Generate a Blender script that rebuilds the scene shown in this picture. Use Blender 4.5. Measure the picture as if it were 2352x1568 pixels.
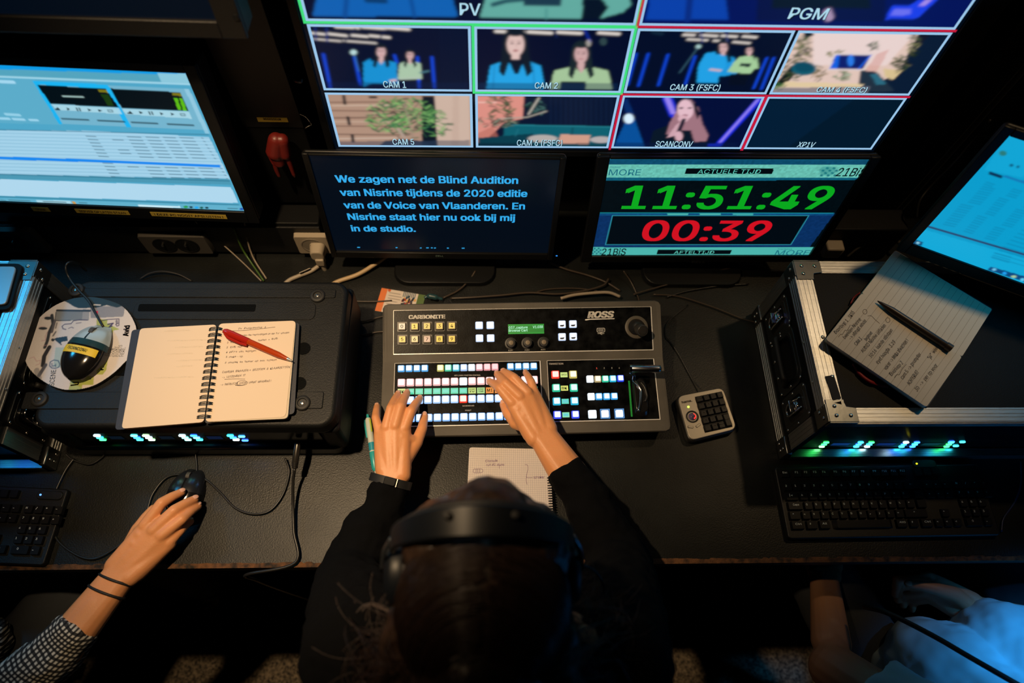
import bpy, math, random
import numpy as np
from mathutils import Matrix, Vector
random.seed(7); rng = np.random.default_rng(7)
for o in list(bpy.data.objects): bpy.data.objects.remove(o)
SC = bpy.context.scene
COL = SC.collection
V = Vector
# ------------------------------------------------------------------ camera
CAMH = 1.15            # camera height above the desk top (desk top is z = 0)
def cam_axes(pitch, yaw, roll):
    cp, sp = math.cos(pitch), math.sin(pitch)
    Z = Matrix.Rotation(yaw, 3, 'Z')
    r, u, f = Z @ V((1, 0, 0)), Z @ V((0, cp, sp)), Z @ V((0, sp, -cp))
    c, s = math.cos(roll), math.sin(roll)
    return c*r + s*u, -s*r + c*u, f
CR, CU, CF = cam_axes(math.radians(26.1227), math.radians(-4.4216), math.radians(4.0526))
cd = bpy.data.cameras.new('camera'); cam = bpy.data.objects.new('camera', cd); COL.objects.link(cam)
cd.sensor_width = 36; cd.lens = 24.0; cd.clip_start = .02
M = Matrix((CR, CU, -CF)).transposed().to_4x4(); M.translation = (0, 0, CAMH); cam.matrix_world = M
cd.dof.use_dof = True; cd.dof.focus_distance = 1.13; cd.dof.aperture_fstop = 2.2
SC.camera = cam
# ------------------------------------------------------------------ world and light
SC.view_settings.view_transform = 'Standard'; SC.view_settings.look = 'None'
SC.view_settings.gamma = 1; SC.view_settings.use_curve_mapping = False
SC.view_settings.exposure = 0.0
W = bpy.data.worlds.new('world'); SC.world = W; W.use_nodes = True
W.node_tree.nodes['Background'].inputs[0].default_value = (.10, .55, .62, 1)
W.node_tree.nodes['Background'].inputs[1].default_value = .0085
def lamp(kind, name, loc, target, energy, color, **kw):
    l = bpy.data.lights.new(name, kind); l.energy = energy; l.color = color
    for k, v in kw.items(): setattr(l, k, v)
    o = bpy.data.objects.new(name, l); COL.objects.link(o); o.location = loc
    d = V(target) - V(loc); o.rotation_euler = d.to_track_quat('-Z', 'Y').to_euler(); return o
# two warm ceiling spotlights over the desk and two blue fill spots added for their light (out of the frame, housings are built further down)
LAMP = V((-.46, .37, 1.36)); LAMP2 = V((.92, .79, 1.25)); BLUE1 = V((1.25, .36, 1.40)); BLUE2 = V((-1.27, .77, .86))
TG = V((-.20, .44, 0)); TG2 = V((.70, .56, .1)); TGB1 = V((.92, -.12, .02)); TGB2 = V((-.80, .40, .15))
lamp('SPOT', 'warm_spot_light_left', LAMP, TG, 74, (1.0, .70, .40), spot_size=math.radians(61), spot_blend=1.0, shadow_soft_size=.025)
lamp('SPOT', 'warm_spot_light_right', LAMP2, TG2, 12.5, (1.0, .68, .36), spot_size=math.radians(44), spot_blend=1.0, shadow_soft_size=.025)
lamp('SPOT', 'blue_fill_light_right', BLUE1, TGB1, 300, (.03, .29, .74), spot_size=math.radians(22), spot_blend=.9, shadow_soft_size=.06)  # unseen lamp, added to turn the T-shirt blue
lamp('SPOT', 'blue_fill_light_left', BLUE2, TGB2, 13, (.04, .52, 1.0), spot_size=math.radians(62), spot_blend=1., shadow_soft_size=.09)  # unseen lamp, added in place of blue screen light on the left case
# ------------------------------------------------------------------ pixel to point (photo taken as 2352 x 1568)
def ray(px, py): return ((px-1176)*CR - (py-784)*CU)/1568 + CF
def P(px, py, z=0.):
    d = ray(px, py); return V((0, 0, CAMH)) + d*((z-CAMH)/d.z)
def PY(px, py, Y):
    d = ray(px, py); return V((0, 0, CAMH)) + d*(Y/d.y)
class Plane:
    def __init__(s, o, ex, ey):
        s.o = V(o); s.ex = V(ex).normalized(); s.n = s.ex.cross(V(ey)).normalized(); s.ey = s.n.cross(s.ex)
    def uv(s, px, py):
        d = ray(px, py); c = V((0, 0, CAMH)); t = (s.o-c).dot(s.n)/d.dot(s.n); q = c+d*t-s.o
        return q.dot(s.ex), q.dot(s.ey)
    def at(s, u, v, h=0.): return s.o + s.ex*u + s.ey*v + s.n*h
    def px(s, x, y, h=0.): return s.at(*s.uv(x, y), h)
    def frame(s, u, v, h=0., rot=0.):
        a = s.ex*math.cos(rot)+s.ey*math.sin(rot); b = s.n.cross(a)
        m = Matrix((a, b, s.n)).transposed().to_4x4(); m.translation = s.at(u, v, h); return m
def zplane(z, yaw=0., o=(0, 0)):
    return Plane((o[0], o[1], z), (math.cos(yaw), math.sin(yaw), 0), (-math.sin(yaw), math.cos(yaw), 0))
# ------------------------------------------------------------------ colour and materials
def lin(h):
    if isinstance(h, (tuple, list)): return tuple(h)[:3]
    h = h.lstrip('#')
    c = [int(h[i:i+2], 16)/255 for i in (0, 2, 4)]
    return tuple(x/12.92 if x <= .04045 else ((x+.055)/1.055)**2.4 for x in c)
MATS = {}
def mat(name, color=(.1, .1, .1), rough=.5, metal=0., emit=None, es=1., bump=0., bscale=300., var=0., vscale=20., attr=False, spec=.5, trans=0., sss=0., coat=0., color2=None, stretch=None):
    if name in MATS: return MATS[name]
    m = bpy.data.materials.new(name); m.use_nodes = True; nt = m.node_tree; b = nt.nodes['Principled BSDF']
    c = lin(color); b.inputs['Base Color'].default_value = (*c, 1)
    b.inputs['Roughness'].default_value = rough; b.inputs['Metallic'].default_value = metal
    b.inputs['Specular IOR Level'].default_value = spec
    if trans: b.inputs['Transmission Weight'].default_value = trans
    if coat: b.inputs['Coat Weight'].default_value = coat; b.inputs['Coat Roughness'].default_value = .08
    if sss:
        b.inputs['Subsurface Weight'].default_value = sss; b.inputs['Subsurface Radius'].default_value = (1, .35, .18)
        b.inputs['Subsurface Scale'].default_value = .006
    if emit is not None:
        b.inputs['Emission Color'].default_value = (*lin(emit), 1); b.inputs['Emission Strength'].default_value = es
    if attr:
        a = nt.nodes.new('ShaderNodeAttribute'); a.attribute_name = 'Col'
        nt.links.new(a.outputs['Color'], b.inputs['Emission Color' if attr == 'emit' else 'Base Color'])
        if attr == 'emit': b.inputs['Emission Strength'].default_value = es
    if bump or var:
        tc = nt.nodes.new('ShaderNodeTexCoord'); src = tc.outputs['Object']
        if stretch:
            mp = nt.nodes.new('ShaderNodeMapping'); mp.inputs['Scale'].default_value = stretch
            nt.links.new(src, mp.inputs['Vector']); src = mp.outputs['Vector']
    if bump:
        n = nt.nodes.new('ShaderNodeTexNoise'); n.inputs['Scale'].default_value = bscale; n.inputs['Detail'].default_value = 4
        nt.links.new(src, n.inputs['Vector'])
        bp = nt.nodes.new('ShaderNodeBump'); bp.inputs['Strength'].default_value = bump; bp.inputs['Distance'].default_value = .001
        nt.links.new(n.outputs['Fac'], bp.inputs['Height']); nt.links.new(bp.outputs['Normal'], b.inputs['Normal'])
    if var:
        n = nt.nodes.new('ShaderNodeTexNoise'); n.inputs['Scale'].default_value = vscale; n.inputs['Detail'].default_value = 6
        nt.links.new(src, n.inputs['Vector'])
        r = nt.nodes.new('ShaderNodeValToRGB'); r.color_ramp.elements[0].position = .35; r.color_ramp.elements[1].position = .68
        c2 = lin(color2) if color2 else tuple(x*(1+var) for x in c)
        c1 = c if color2 else tuple(x*(1-var) for x in c)
        r.color_ramp.elements[0].color = (*c1, 1); r.color_ramp.elements[1].color = (*c2, 1)
        nt.links.new(n.outputs['Fac'], r.inputs['Fac']); nt.links.new(r.outputs['Color'], b.inputs['Base Color'])
    MATS[name] = m; return m
def glow(h, es=1.):
    return mat('light_%s_%g' % (h.lstrip('#'), es), (.02, .02, .02), .4, emit=h, es=es)
BLK = mat('black_plastic', (.006, .0065, .007), .42, bump=.25, bscale=900, spec=.35)
GLOSS = mat('glossy_black', (.006, .007, .008), .16)
BEZEL = mat('monitor_bezel', (.006, .0065, .007), .38, spec=.25)
RUB = mat('rubber', (.012, .012, .012), .6)
CHROME = mat('chrome', (.75, .75, .76), .12, 1)
ALU = mat('aluminium', (.62, .63, .62), .36, 1, bump=.15, bscale=60, stretch=(1, 60, 1), var=.12, vscale=40)
STEEL = mat('steel', (.6, .58, .54), .25, 1)
CASEBLK = mat('case_laminate', (.003, .0034, .0038), .55, bump=.3, bscale=700, spec=.2)
PAPER = mat('cream_paper', (.80, .71, .56), .8, var=.03, vscale=8)
PAPERW = mat('white_paper', (.74, .68, .66), .8, var=.03, vscale=8)
INK = mat('dark_ink', (.03, .025, .05), .7)
WHITEP = mat('white_print', (.95, .93, .88), .6)
SKIN = mat('skin', (.74, .325, .135), .46, sss=.18, bump=.22, bscale=420, var=.10, vscale=28, color2=(.80, .35, .15))
NAIL = mat('nail', (.80, .44, .30), .25)
# ------------------------------------------------------------------ mesh builder (vertices in world space)
class MB:
    def __init__(s): s.v = []; s.f = []; s.m = []
    def add(s, vs, fs, mi=0):
        k = len(s.v); s.v += [tuple(v) for v in vs]; s.f += [tuple(i+k for i in f) for f in fs]; s.m += [mi]*len(fs)
        return s
    def box(s, M, sx, sy, sz, mi=0):       # centred box in frame M
        vs = [M @ V((x*sx/2, y*sy/2, z*sz/2)) for x in (-1, 1) for y in (-1, 1) for z in (-1, 1)]
        return s.add(vs, [(0, 1, 3, 2), (4, 6, 7, 5), (0, 4, 5, 1), (2, 3, 7, 6), (0, 2, 6, 4), (1, 5, 7, 3)], mi)
    def bx(s, a, b, mi=0):                 # world axis-aligned box from corner to corner
        a, b = V(a), V(b); M = Matrix.Translation((a+b)/2); d = b-a
        return s.box(M, abs(d.x), abs(d.y), abs(d.z), mi)
    def prism(s, pts, M, z0, z1, mi=0, top=None):   # pts 2D outline (ccw) in frame M; top = (scale) of upper outline
        n = len(pts)
        if top is None: tp = pts
        elif callable(top): tp = [top(p) for p in pts]
        else:
            cx = sum(p[0] for p in pts)/n; cy = sum(p[1] for p in pts)/n
            tp = [(cx+(p[0]-cx)*top, cy+(p[1]-cy)*top) for p in pts]
        vs = [M @ V((x, y, z0)) for x, y in pts] + [M @ V((x, y, z1)) for x, y in tp]
        fs = [tuple(range(n-1, -1, -1)), tuple(range(n, 2*n))] + [(i, (i+1) % n, n+(i+1) % n, n+i) for i in range(n)]
        return s.add(vs, fs, mi)
    def flat(s, pts, M, z=0., mi=0): return s.add([M @ V((x, y, z)) for x, y in pts], [tuple(range(len(pts)))], mi)
    def tube(s, pts, r, n=8, mi=0, cap=True):
        pts = [V(p) for p in pts]; k = len(pts); rs = r if hasattr(r, '__len__') else [r]*k
        up = V((0, 0, 1)); vs = []; a = None
        for i, p in enumerate(pts):
            t = (pts[min(i+1, k-1)]-pts[max(i-1, 0)]).normalized()
            if a is None: a = t.cross(up) if abs(t.z) < .9 else t.cross(V((1, 0, 0)))
            a = (a - t*a.dot(t)).normalized(); b = t.cross(a)
            vs += [p + (a*math.cos(2*math.pi*j/n) + b*math.sin(2*math.pi*j/n))*rs[i] for j in range(n)]
        fs = [(i*n+j, i*n+(j+1) % n, (i+1)*n+(j+1) % n, (i+1)*n+j) for i in range(k-1) for j in range(n)]
        if cap: fs += [tuple(range(n-1, -1, -1)), tuple(range((k-1)*n, k*n))]
        return s.add(vs, fs, mi)
    def lathe(s, prof, M, n=24, mi=0, sx=1., sy=1., cap=True):   # prof: (radius, z) bottom to top
        vs = []; fs = []; k = len(prof)
        for r, z in prof: vs += [M @ V((r*sx*math.cos(2*math.pi*j/n), r*sy*math.sin(2*math.pi*j/n), z)) for j in range(n)]
        fs = [(i*n+j, i*n+(j+1) % n, (i+1)*n+(j+1) % n, (i+1)*n+j) for i in range(k-1) for j in range(n)]
        if cap: fs += [tuple(range(n-1, -1, -1)), tuple(range((k-1)*n, k*n))]
        return s.add(vs, fs, mi)
    def ell(s, M, rx, ry, rz, n=16, mi=0):
        k = n//2; prof = [(max(math.sin(math.pi*i/k), .001), -math.cos(math.pi*i/k)) for i in range(k+1)]
        vs = []
        for r, z in prof: vs += [M @ V((r*rx*math.cos(2*math.pi*j/n), r*ry*math.sin(2*math.pi*j/n), z*rz)) for j in range(n)]
        fs = [(i*n+j, i*n+(j+1) % n, (i+1)*n+(j+1) % n, (i+1)*n+j) for i in range(k) for j in range(n)]
        fs += [tuple(range(n-1, -1, -1)), tuple(range(k*n, (k+1)*n))]
        return s.add(vs, fs, mi)
    def cap(s, a, b, ra, rb, n=14, mi=0):  # tapered capsule
        a, b = V(a), V(b); t = (b-a); L = t.length
        if L < 1e-6: t = V((0, 0, 1))
        t = t.normalized(); up = V((0, 0, 1)) if abs(t.z) < .9 else V((1, 0, 0)); e = t.cross(up).normalized(); g = t.cross(e)
        rings = []
        for i in range(5): th = math.pi/2*(1-i/4.); rings.append((a - t*ra*math.sin(th), max(ra*math.cos(th), ra*.04)))
        for i in range(5): th = math.pi/2*(i/4.); rings.append((b + t*rb*math.sin(th), max(rb*math.cos(th), rb*.04)))
        vs = []
        for c, r in rings: vs += [c+(e*math.cos(2*math.pi*j/n)+g*math.sin(2*math.pi*j/n))*r for j in range(n)]
        k = len(rings)
        fs = [(i*n+j, i*n+(j+1) % n, (i+1)*n+(j+1) % n, (i+1)*n+j) for i in range(k-1) for j in range(n)]
        fs += [tuple(range(n-1, -1, -1)), tuple(range((k-1)*n, k*n))]
        return s.add(vs, fs, mi)
WM = {}
def tag(o, label=None, cat=None, group=None, kind=None):
    if label: o['label'] = label
    if cat: o['category'] = cat
    if group: o['group'] = group
    if kind: o['kind'] = kind
    return o
def W_(o): return WM[o.name] if o is not None else Matrix.Identity(4)
def thing(name, label, cat, loc=(0, 0, 0), group=None, rz=0.):
    o = bpy.data.objects.new(name, None); COL.objects.link(o); o.empty_display_size = .02
    m = Matrix.Translation(V(loc)) @ Matrix.Rotation(rz, 4, 'Z'); o.matrix_world = m; WM[o.name] = m
    return tag(o, label, cat, group)
def finish(me, smooth):
    if smooth:
        me.polygons.foreach_set('use_smooth', [True]*len(me.polygons))
        if smooth < 170: me.set_sharp_from_angle(angle=math.radians(smooth))
    me.update()
def link(name, me, parent, frame):
    o = bpy.data.objects.new(name, me); COL.objects.link(o)
    if parent is not None: o.parent = parent; o.matrix_local = W_(parent).inverted() @ frame
    else: o.matrix_world = frame
    WM[o.name] = frame.copy(); return o
def obj(name, mb, mats, parent=None, frame=None, smooth=35, bevel=0., seg=2, label=None):
    if frame is None: frame = W_(parent).copy() if parent is not None else Matrix.Translation(centre(mb))
    inv = frame.inverted()
    me = bpy.data.meshes.new(name); me.from_pydata([inv @ V(v) for v in mb.v], [], mb.f)
    for m in (mats if isinstance(mats, (list, tuple)) else [mats]): me.materials.append(m)
    if any(mb.m): me.polygons.foreach_set('material_index', mb.m)
    finish(me, smooth)
    o = link(name, me, parent, frame)
    if bevel:
        b = o.modifiers.new('bevel', 'BEVEL'); b.width = bevel; b.segments = seg; b.limit_method = 'ANGLE'; b.angle_limit = math.radians(40)
    if label: o['label'] = label
    return o
def centre(mb):
    a = np.array(mb.v); lo, hi = a.min(0), a.max(0); return V(((lo[0]+hi[0])/2, (lo[1]+hi[1])/2, lo[2]))
def solo(name, mb, mats, label, cat, group=None, kind=None, **kw):
    return tag(obj(name, mb, mats, None, **kw), label, cat, group, kind)
def rr(w, h, r, n=5, cx=0., cy=0.):
    pts = []
    for sx, sy, a0 in ((1, -1, -90), (1, 1, 0), (-1, 1, 90), (-1, -1, 180)):
        for i in range(n+1):
            a = math.radians(a0+90*i/n); pts.append((cx+sx*(w/2-r)+r*math.cos(a), cy+sy*(h/2-r)+r*math.sin(a)))
    return pts
def smoothpts(pts, n=8):
    pts = [V(p) for p in pts]; out = []
    q = [2*pts[0]-pts[1]]+pts+[2*pts[-1]-pts[-2]]
    for i in range(1, len(q)-2):
        a, b, c, d = q[i-1:i+3]
        for k in range(n):
            t = k/n; out.append(.5*((2*b)+(c-a)*t+(2*a-5*b+4*c-d)*t*t+(3*b-a-3*c+d)*t**3))
    out.append(pts[-1]); return out
def cable(name, pts, r, m, label, parent=None, n=8, sub=8, cat='cable', group=None):
    mb = MB().tube(smoothpts(pts, sub), r, n)
    if parent is not None: return obj(name, mb, m, parent, smooth=180)
    return solo(name, mb, m, label, cat, group, smooth=180)
def px3(lst): return [P(*q) for q in lst]
# text, accumulated into a mesh builder
_tc = {}
try: FONT = bpy.data.fonts.load(bpy.utils.system_resource('DATAFILES', path='fonts')+'/Inter.woff2')   # Blender's own interface font
except Exception: FONT = None
CAPH = {}
def text_mesh(s, bold=0., shear=0., space=1.):
    if not CAPH and s != 'H': CAPH[0] = 1; v_ = text_mesh('H')[0]; CAPH[0] = max(v[1] for v in v_)-min(v[1] for v in v_)
    key = (s, bold, shear, space)
    if key in _tc: return _tc[key]
    cu = bpy.data.curves.new('t', 'FONT'); cu.body = s; cu.shear = shear; cu.space_character = space
    if FONT: cu.font = FONT
    cu.resolution_u = 3; o = bpy.data.objects.new('t', cu); COL.objects.link(o)
    dg = bpy.context.evaluated_depsgraph_get(); me = bpy.data.meshes.new_from_object(o.evaluated_get(dg))
    vs = [tuple(v.co) for v in me.vertices]; fs = [tuple(p.vertices) for p in me.polygons]
    bpy.data.objects.remove(o); bpy.data.curves.remove(cu); bpy.data.meshes.remove(me)
    if bold > 0:
        k = len(vs); b = bold*.9; base = vs; bf = fs; vs = []; fs = []
        for q, (dx, dy) in enumerate(((-b, -b*.5), (b, -b*.5), (-b, b*.5), (b, b*.5), (0, 0))): vs += [(x+dx, y+dy, z) for x, y, z in base]; fs += [tuple(i+q*k for i in f) for f in bf]
    _tc[key] = (vs, fs); return vs, fs
def text(mb, s, pl, a, b, h, lift=.0003, bold=0., shear=0., mi=0, px=True, align=None, space=1.):
    """write s on plane pl from a to b (photo pixels of baseline ends, or plane uv); h = cap height in metres"""
    vs, fs = text_mesh(s, bold, shear, space)
    if not vs: return
    A = pl.uv(*a) if px else a; B = pl.uv(*b) if px else b
    xs = [v[0] for v in vs]; x0, x1 = min(xs), max(xs); w = math.hypot(B[0]-A[0], B[1]-A[1]); ang = math.atan2(B[1]-A[1], B[0]-A[0])
    sx = w/(x1-x0); sy = h/CAPH[0]; c, q = math.cos(ang), math.sin(ang)
    out = []
    for x, y, z in vs:
        u, v = (x-x0)*sx, y*sy; out.append(pl.at(A[0]+u*c-v*q, A[1]+u*q+v*c, lift))
    mb.add(out, fs, mi)
def textobj(name, m, parent, s, pl, a, b, h, **kw):
    mb = MB(); text(mb, s, pl, a, b, h, **kw)
    return obj(name, mb, m, parent, smooth=0)
# small raster painter -> coloured grid mesh
class Canvas:
    def __init__(s, pl, u0, v0, u1, v1, nx, ny, bg, zoom=None):
        s.pl, s.u0, s.v0, s.u1, s.v1, s.nx, s.ny = pl, u0, v0, u1, v1, nx, ny
        s.a = np.empty((ny, nx, 3)); s.a[:] = lin(bg); s.Y, s.X = np.mgrid[0:ny, 0:nx].astype(float)
        s.z = zoom or (lambda x, y: (x, y))
    def m(s, x, y):
        u, v = s.pl.uv(*s.z(x, y)); return (u-s.u0)/(s.u1-s.u0)*(s.nx-1), (v-s.v0)/(s.v1-s.v0)*(s.ny-1)
    def blend(s, mask, col, al=1.): s.a += (np.array(lin(col))-s.a)*(np.clip(mask, 0, 1)*al)[..., None]
    def poly(s, col, pts, al=1., raw=False):
        q = [p if raw else s.m(*p) for p in zip(pts[0::2], pts[1::2])]; ins = np.zeros((s.ny, s.nx), bool)
        for i in range(len(q)):
            (x0, y0), (x1, y1) = q[i-1], q[i]
            if y0 == y1: continue
            c = ((y0 > s.Y) != (y1 > s.Y)) & (s.X < (x1-x0)*(s.Y-y0)/(y1-y0)+x0); ins ^= c
        s.blend(ins.astype(float), col, al)
    def ell(s, col, x, y, rx, ry, al=1., soft=.15):
        cx, cy = s.m(x, y); ax, ay = s.m(x+rx, y); bx, by = s.m(x, y+ry)
        Mi = np.linalg.inv(np.array([[ax-cx, bx-cx], [ay-cy, by-cy]])); dx, dy = s.X-cx, s.Y-cy
        d = np.hypot(Mi[0, 0]*dx+Mi[0, 1]*dy, Mi[1, 0]*dx+Mi[1, 1]*dy); s.blend((1-d)/soft+.5, col, al)
    def line(s, col, w, pts, al=1.):
        q = [s.m(*p) for p in zip(pts[0::2], pts[1::2])]; d = np.full((s.ny, s.nx), 1e9)
        cx, cy = s.m(pts[0], pts[1]); ax, ay = s.m(pts[0]+w, pts[1]); w2 = max(.5, math.hypot(ax-cx, ay-cy)/2)
        for (x0, y0), (x1, y1) in zip(q, q[1:]):
            L = (x1-x0)**2+(y1-y0)**2+1e-9; t = np.clip(((s.X-x0)*(x1-x0)+(s.Y-y0)*(y1-y0))/L, 0, 1)
            d = np.minimum(d, np.hypot(s.X-x0-t*(x1-x0), s.Y-y0-t*(y1-y0)))
        s.blend(w2+.5-d, col, al)
    def noise(s, amt, sc=3):
        n = rng.random((s.ny//sc+2, s.nx//sc+2)); n = np.kron(n, np.ones((sc, sc)))[:s.ny, :s.nx]
        s.a *= (1+amt*(n-.5))[..., None]
    def blur(s, r):
        k = np.exp(-.5*(np.arange(-3*int(r+1), 3*int(r+1)+1)/r)**2); k /= k.sum(); h = len(k)//2
        for ax in (0, 1):
            p = np.pad(s.a, [(h, h) if i == ax else (0, 0) for i in range(3)], mode='edge')
            s.a = sum(w*np.take(p, range(i, i+s.a.shape[ax]), axis=ax) for i, w in enumerate(k))
    def run(s, ops):
        for o in ops: getattr(s, {'p': 'poly', 'e': 'ell', 'l': 'line'}[o[0]])(*o[1:])
        return s
    def build(s, name, m, parent, lift=.0006, keep=None):
        nx, ny = s.nx, s.ny; us = np.linspace(s.u0, s.u1, nx); vs = np.linspace(s.v0, s.v1, ny)
        fr = s.pl.frame(0, 0, 0); co = np.zeros((ny, nx, 3)); co[..., 0] = us[None]; co[..., 1] = vs[:, None]; co[..., 2] = lift
        if keep is not None: k = keep(co[..., 0], co[..., 1])
        idx = np.arange(nx*ny).reshape(ny, nx)
        f = np.stack([idx[:-1, :-1], idx[:-1, 1:], idx[1:, 1:], idx[1:, :-1]], -1).reshape(-1, 4)
        if keep is not None: f = f[k.reshape(-1)[f].all(1)]
        me = bpy.data.meshes.new(name); me.vertices.add(nx*ny); me.vertices.foreach_set('co', co.ravel())
        me.loops.add(len(f)*4); me.polygons.add(len(f)); me.loops.foreach_set('vertex_index', f.ravel())
        me.polygons.foreach_set('loop_start', np.arange(len(f))*4); me.polygons.foreach_set('loop_total', np.full(len(f), 4)); me.update(calc_edges=True)
        at = me.color_attributes.new('Col', 'FLOAT_COLOR', 'POINT'); c = np.ones((ny*nx, 4)); c[:, :3] = np.clip(s.a, 0, 4).reshape(-1, 3)
        at.data.foreach_set('color', c.ravel()); me.materials.append(m); me.validate()
        return link(name, me, parent, fr)
SCREEN = mat('screen_picture', (.003, .003, .004), .32, attr='emit', es=1.0, spec=.2)
PRINT = mat('printed_picture', (.5, .5, .5), .45, attr='base')
# organic surfaces: union of capsules, voxel remeshed and smoothed
def organic_mesh(mb, voxel, it=6, fac=.5, wrinkle=None):
    me = bpy.data.meshes.new('o'); me.from_pydata(mb.v, [], mb.f); o = bpy.data.objects.new('o', me); COL.objects.link(o)
    r = o.modifiers.new('r', 'REMESH'); r.mode = 'VOXEL'; r.voxel_size = voxel
    s = o.modifiers.new('s', 'SMOOTH'); s.iterations = it; s.factor = fac
    if wrinkle:
        tx = bpy.data.textures.new('w', 'CLOUDS'); tx.noise_scale = wrinkle[1]; d = o.modifiers.new('d', 'DISPLACE'); d.texture = tx
        d.strength = wrinkle[0]; d.mid_level = .5; d.texture_coords = 'GLOBAL'
        s = o.modifiers.new('s2', 'SMOOTH'); s.iterations = 2
    dg = bpy.context.evaluated_depsgraph_get(); e = bpy.data.meshes.new_from_object(o.evaluated_get(dg))
    co = np.empty(len(e.vertices)*3); e.vertices.foreach_get('co', co); fs = [tuple(p.vertices) for p in e.polygons]
    bpy.data.objects.remove(o); bpy.data.meshes.remove(me); bpy.data.meshes.remove(e)
    out = MB(); out.v = [tuple(x) for x in co.reshape(-1, 3)]; out.f = fs; out.m = [0]*len(fs); return out
# ================================================================== the setting
FZ = -.74
I4 = Matrix.Identity(4)
def struct(name, mb, m, **kw): return tag(obj(name, mb, m, None, **kw), kind='structure')
WALLM = mat('black_wall', (.004, .0052, .0056), .7, bump=.4, bscale=80, spec=.2)
CARPET = mat('carpet', (.02, .017, .013), .95, var=.9, vscale=170, color2=(.26, .20, .13), bump=1., bscale=300)
struct('floor', MB().bx((-2, -1.7, FZ-.05), (2, .95, FZ)), CARPET)
struct('wall_back', MB().bx((-2, .88, FZ), (2, .95, 1.7)), WALLM)
struct('wall_left', MB().bx((-2.06, -1.7, FZ), (-2, .95, 1.7)), WALLM)
struct('wall_right', MB().bx((2, -1.7, FZ), (2.06, .95, 1.7)), WALLM)
struct('wall_front', MB().bx((-2, -1.76, FZ), (2, -1.7, 1.7)), WALLM)
struct('ceiling', MB().bx((-2.06, -1.76, 1.7), (2.06, .95, 1.76)), WALLM)
# lamp housing on the ceiling, for the warm spots and the added blue ones
def spot_can(at, target, label, r=1.):
    t = thing('ceiling_spotlight', label, 'lamp', tuple(at)); d = (V(at)-V(target)).normalized(); e = d.cross(V((0, 1, 0))).normalized(); g = d.cross(e)
    m = Matrix((e, g, d)).transposed().to_4x4(); m.translation = at
    obj('lamp_shade', MB().lathe([(.075*r, -.05), (.078*r, -.05), (.062*r, .08), (.03, .11), (.028, .108), (.056*r, .075), (.058*r, -.03), (.070*r, -.05)], m, 32, cap=False), BLK, t, smooth=60)
    obj('stem', MB().tube([m @ V((0, 0, .105)), (at[0], at[1], 1.699)], .012, 12), BLK, t)
spot_can(LAMP, TG, 'black ceiling spotlight shining warm light down on the left half of the desk')
spot_can(LAMP2, TG2, 'black ceiling spotlight shining warm light down on the right half of the desk')
spot_can(BLUE1, TGB1, 'black ceiling spotlight added out of view to put blue light on the person at the right')
spot_can(BLUE2, TGB2, 'black ceiling spotlight added out of view to put blue light on the left flight case')
# ---- desk
DESKY = .160
DESKM = mat('desk_laminate', (.0086, .0096, .0090), .40, bump=.35, bscale=420, var=.45, vscale=9, spec=.28)
def desk_details(m):
    nt = m.node_tree; b = nt.nodes['Principled BSDF']
    tc = nt.nodes.new('ShaderNodeTexCoord'); n = nt.nodes.new('ShaderNodeTexNoise'); n.inputs['Scale'].default_value = 5; n.inputs['Detail'].default_value = 8
    nt.links.new(tc.outputs['Object'], n.inputs['Vector']); mr = nt.nodes.new('ShaderNodeMapRange')
    mr.inputs['To Min'].default_value = .30; mr.inputs['To Max'].default_value = .52; nt.links.new(n.outputs['Fac'], mr.inputs['Value']); nt.links.new(mr.outputs[0], b.inputs['Roughness'])
desk_details(DESKM)
desk = thing('desk', 'long black laminate desk with worn brown front edge', 'desk', (0, DESKY, FZ))
obj('worktop', MB().bx((-1.55, DESKY+.004, -.032), (1.55, .865, 0)), DESKM, desk, bevel=.0015)
WORN = mat('worn_chipboard', (.17, .07, .022), .8, var=.95, vscale=90, color2=(.012, .009, .006), bump=1, bscale=500)
mb = MB()   # ragged strip of bare chipboard along the front edge
xs = np.arange(-1.5, 1.5, .004); wv = np.clip(.0018+.0016*rng.standard_normal(len(xs)).cumsum()*.25 % .003, .0006, .0042)
vs = []
for x, w in zip(xs, wv): vs += [(x, DESKY-.001, -.004), (x, DESKY-.0005, .0004), (x, DESKY+.004+w, .0007)]
mb.add(vs, [(3*i, 3*i+3, 3*i+4, 3*i+1) for i in range(len(xs)-1)]+[(3*i+1, 3*i+4, 3*i+5, 3*i+2) for i in range(len(xs)-1)])
obj('worn_edge', mb, WORN, desk, smooth=0)
obj('edge_band', MB().bx((-1.55, DESKY, -.032), (1.55, DESKY+.004, -.0002)), mat('edge_band', (.02, .018, .016), .6), desk)
for x in (-1.5, 1.5, -.25, .36):
    obj('desk_leg', MB().bx((x-.015, DESKY+.12, FZ), (x+.015, .84, -.032)), CASEBLK, desk, bevel=.002)
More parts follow.
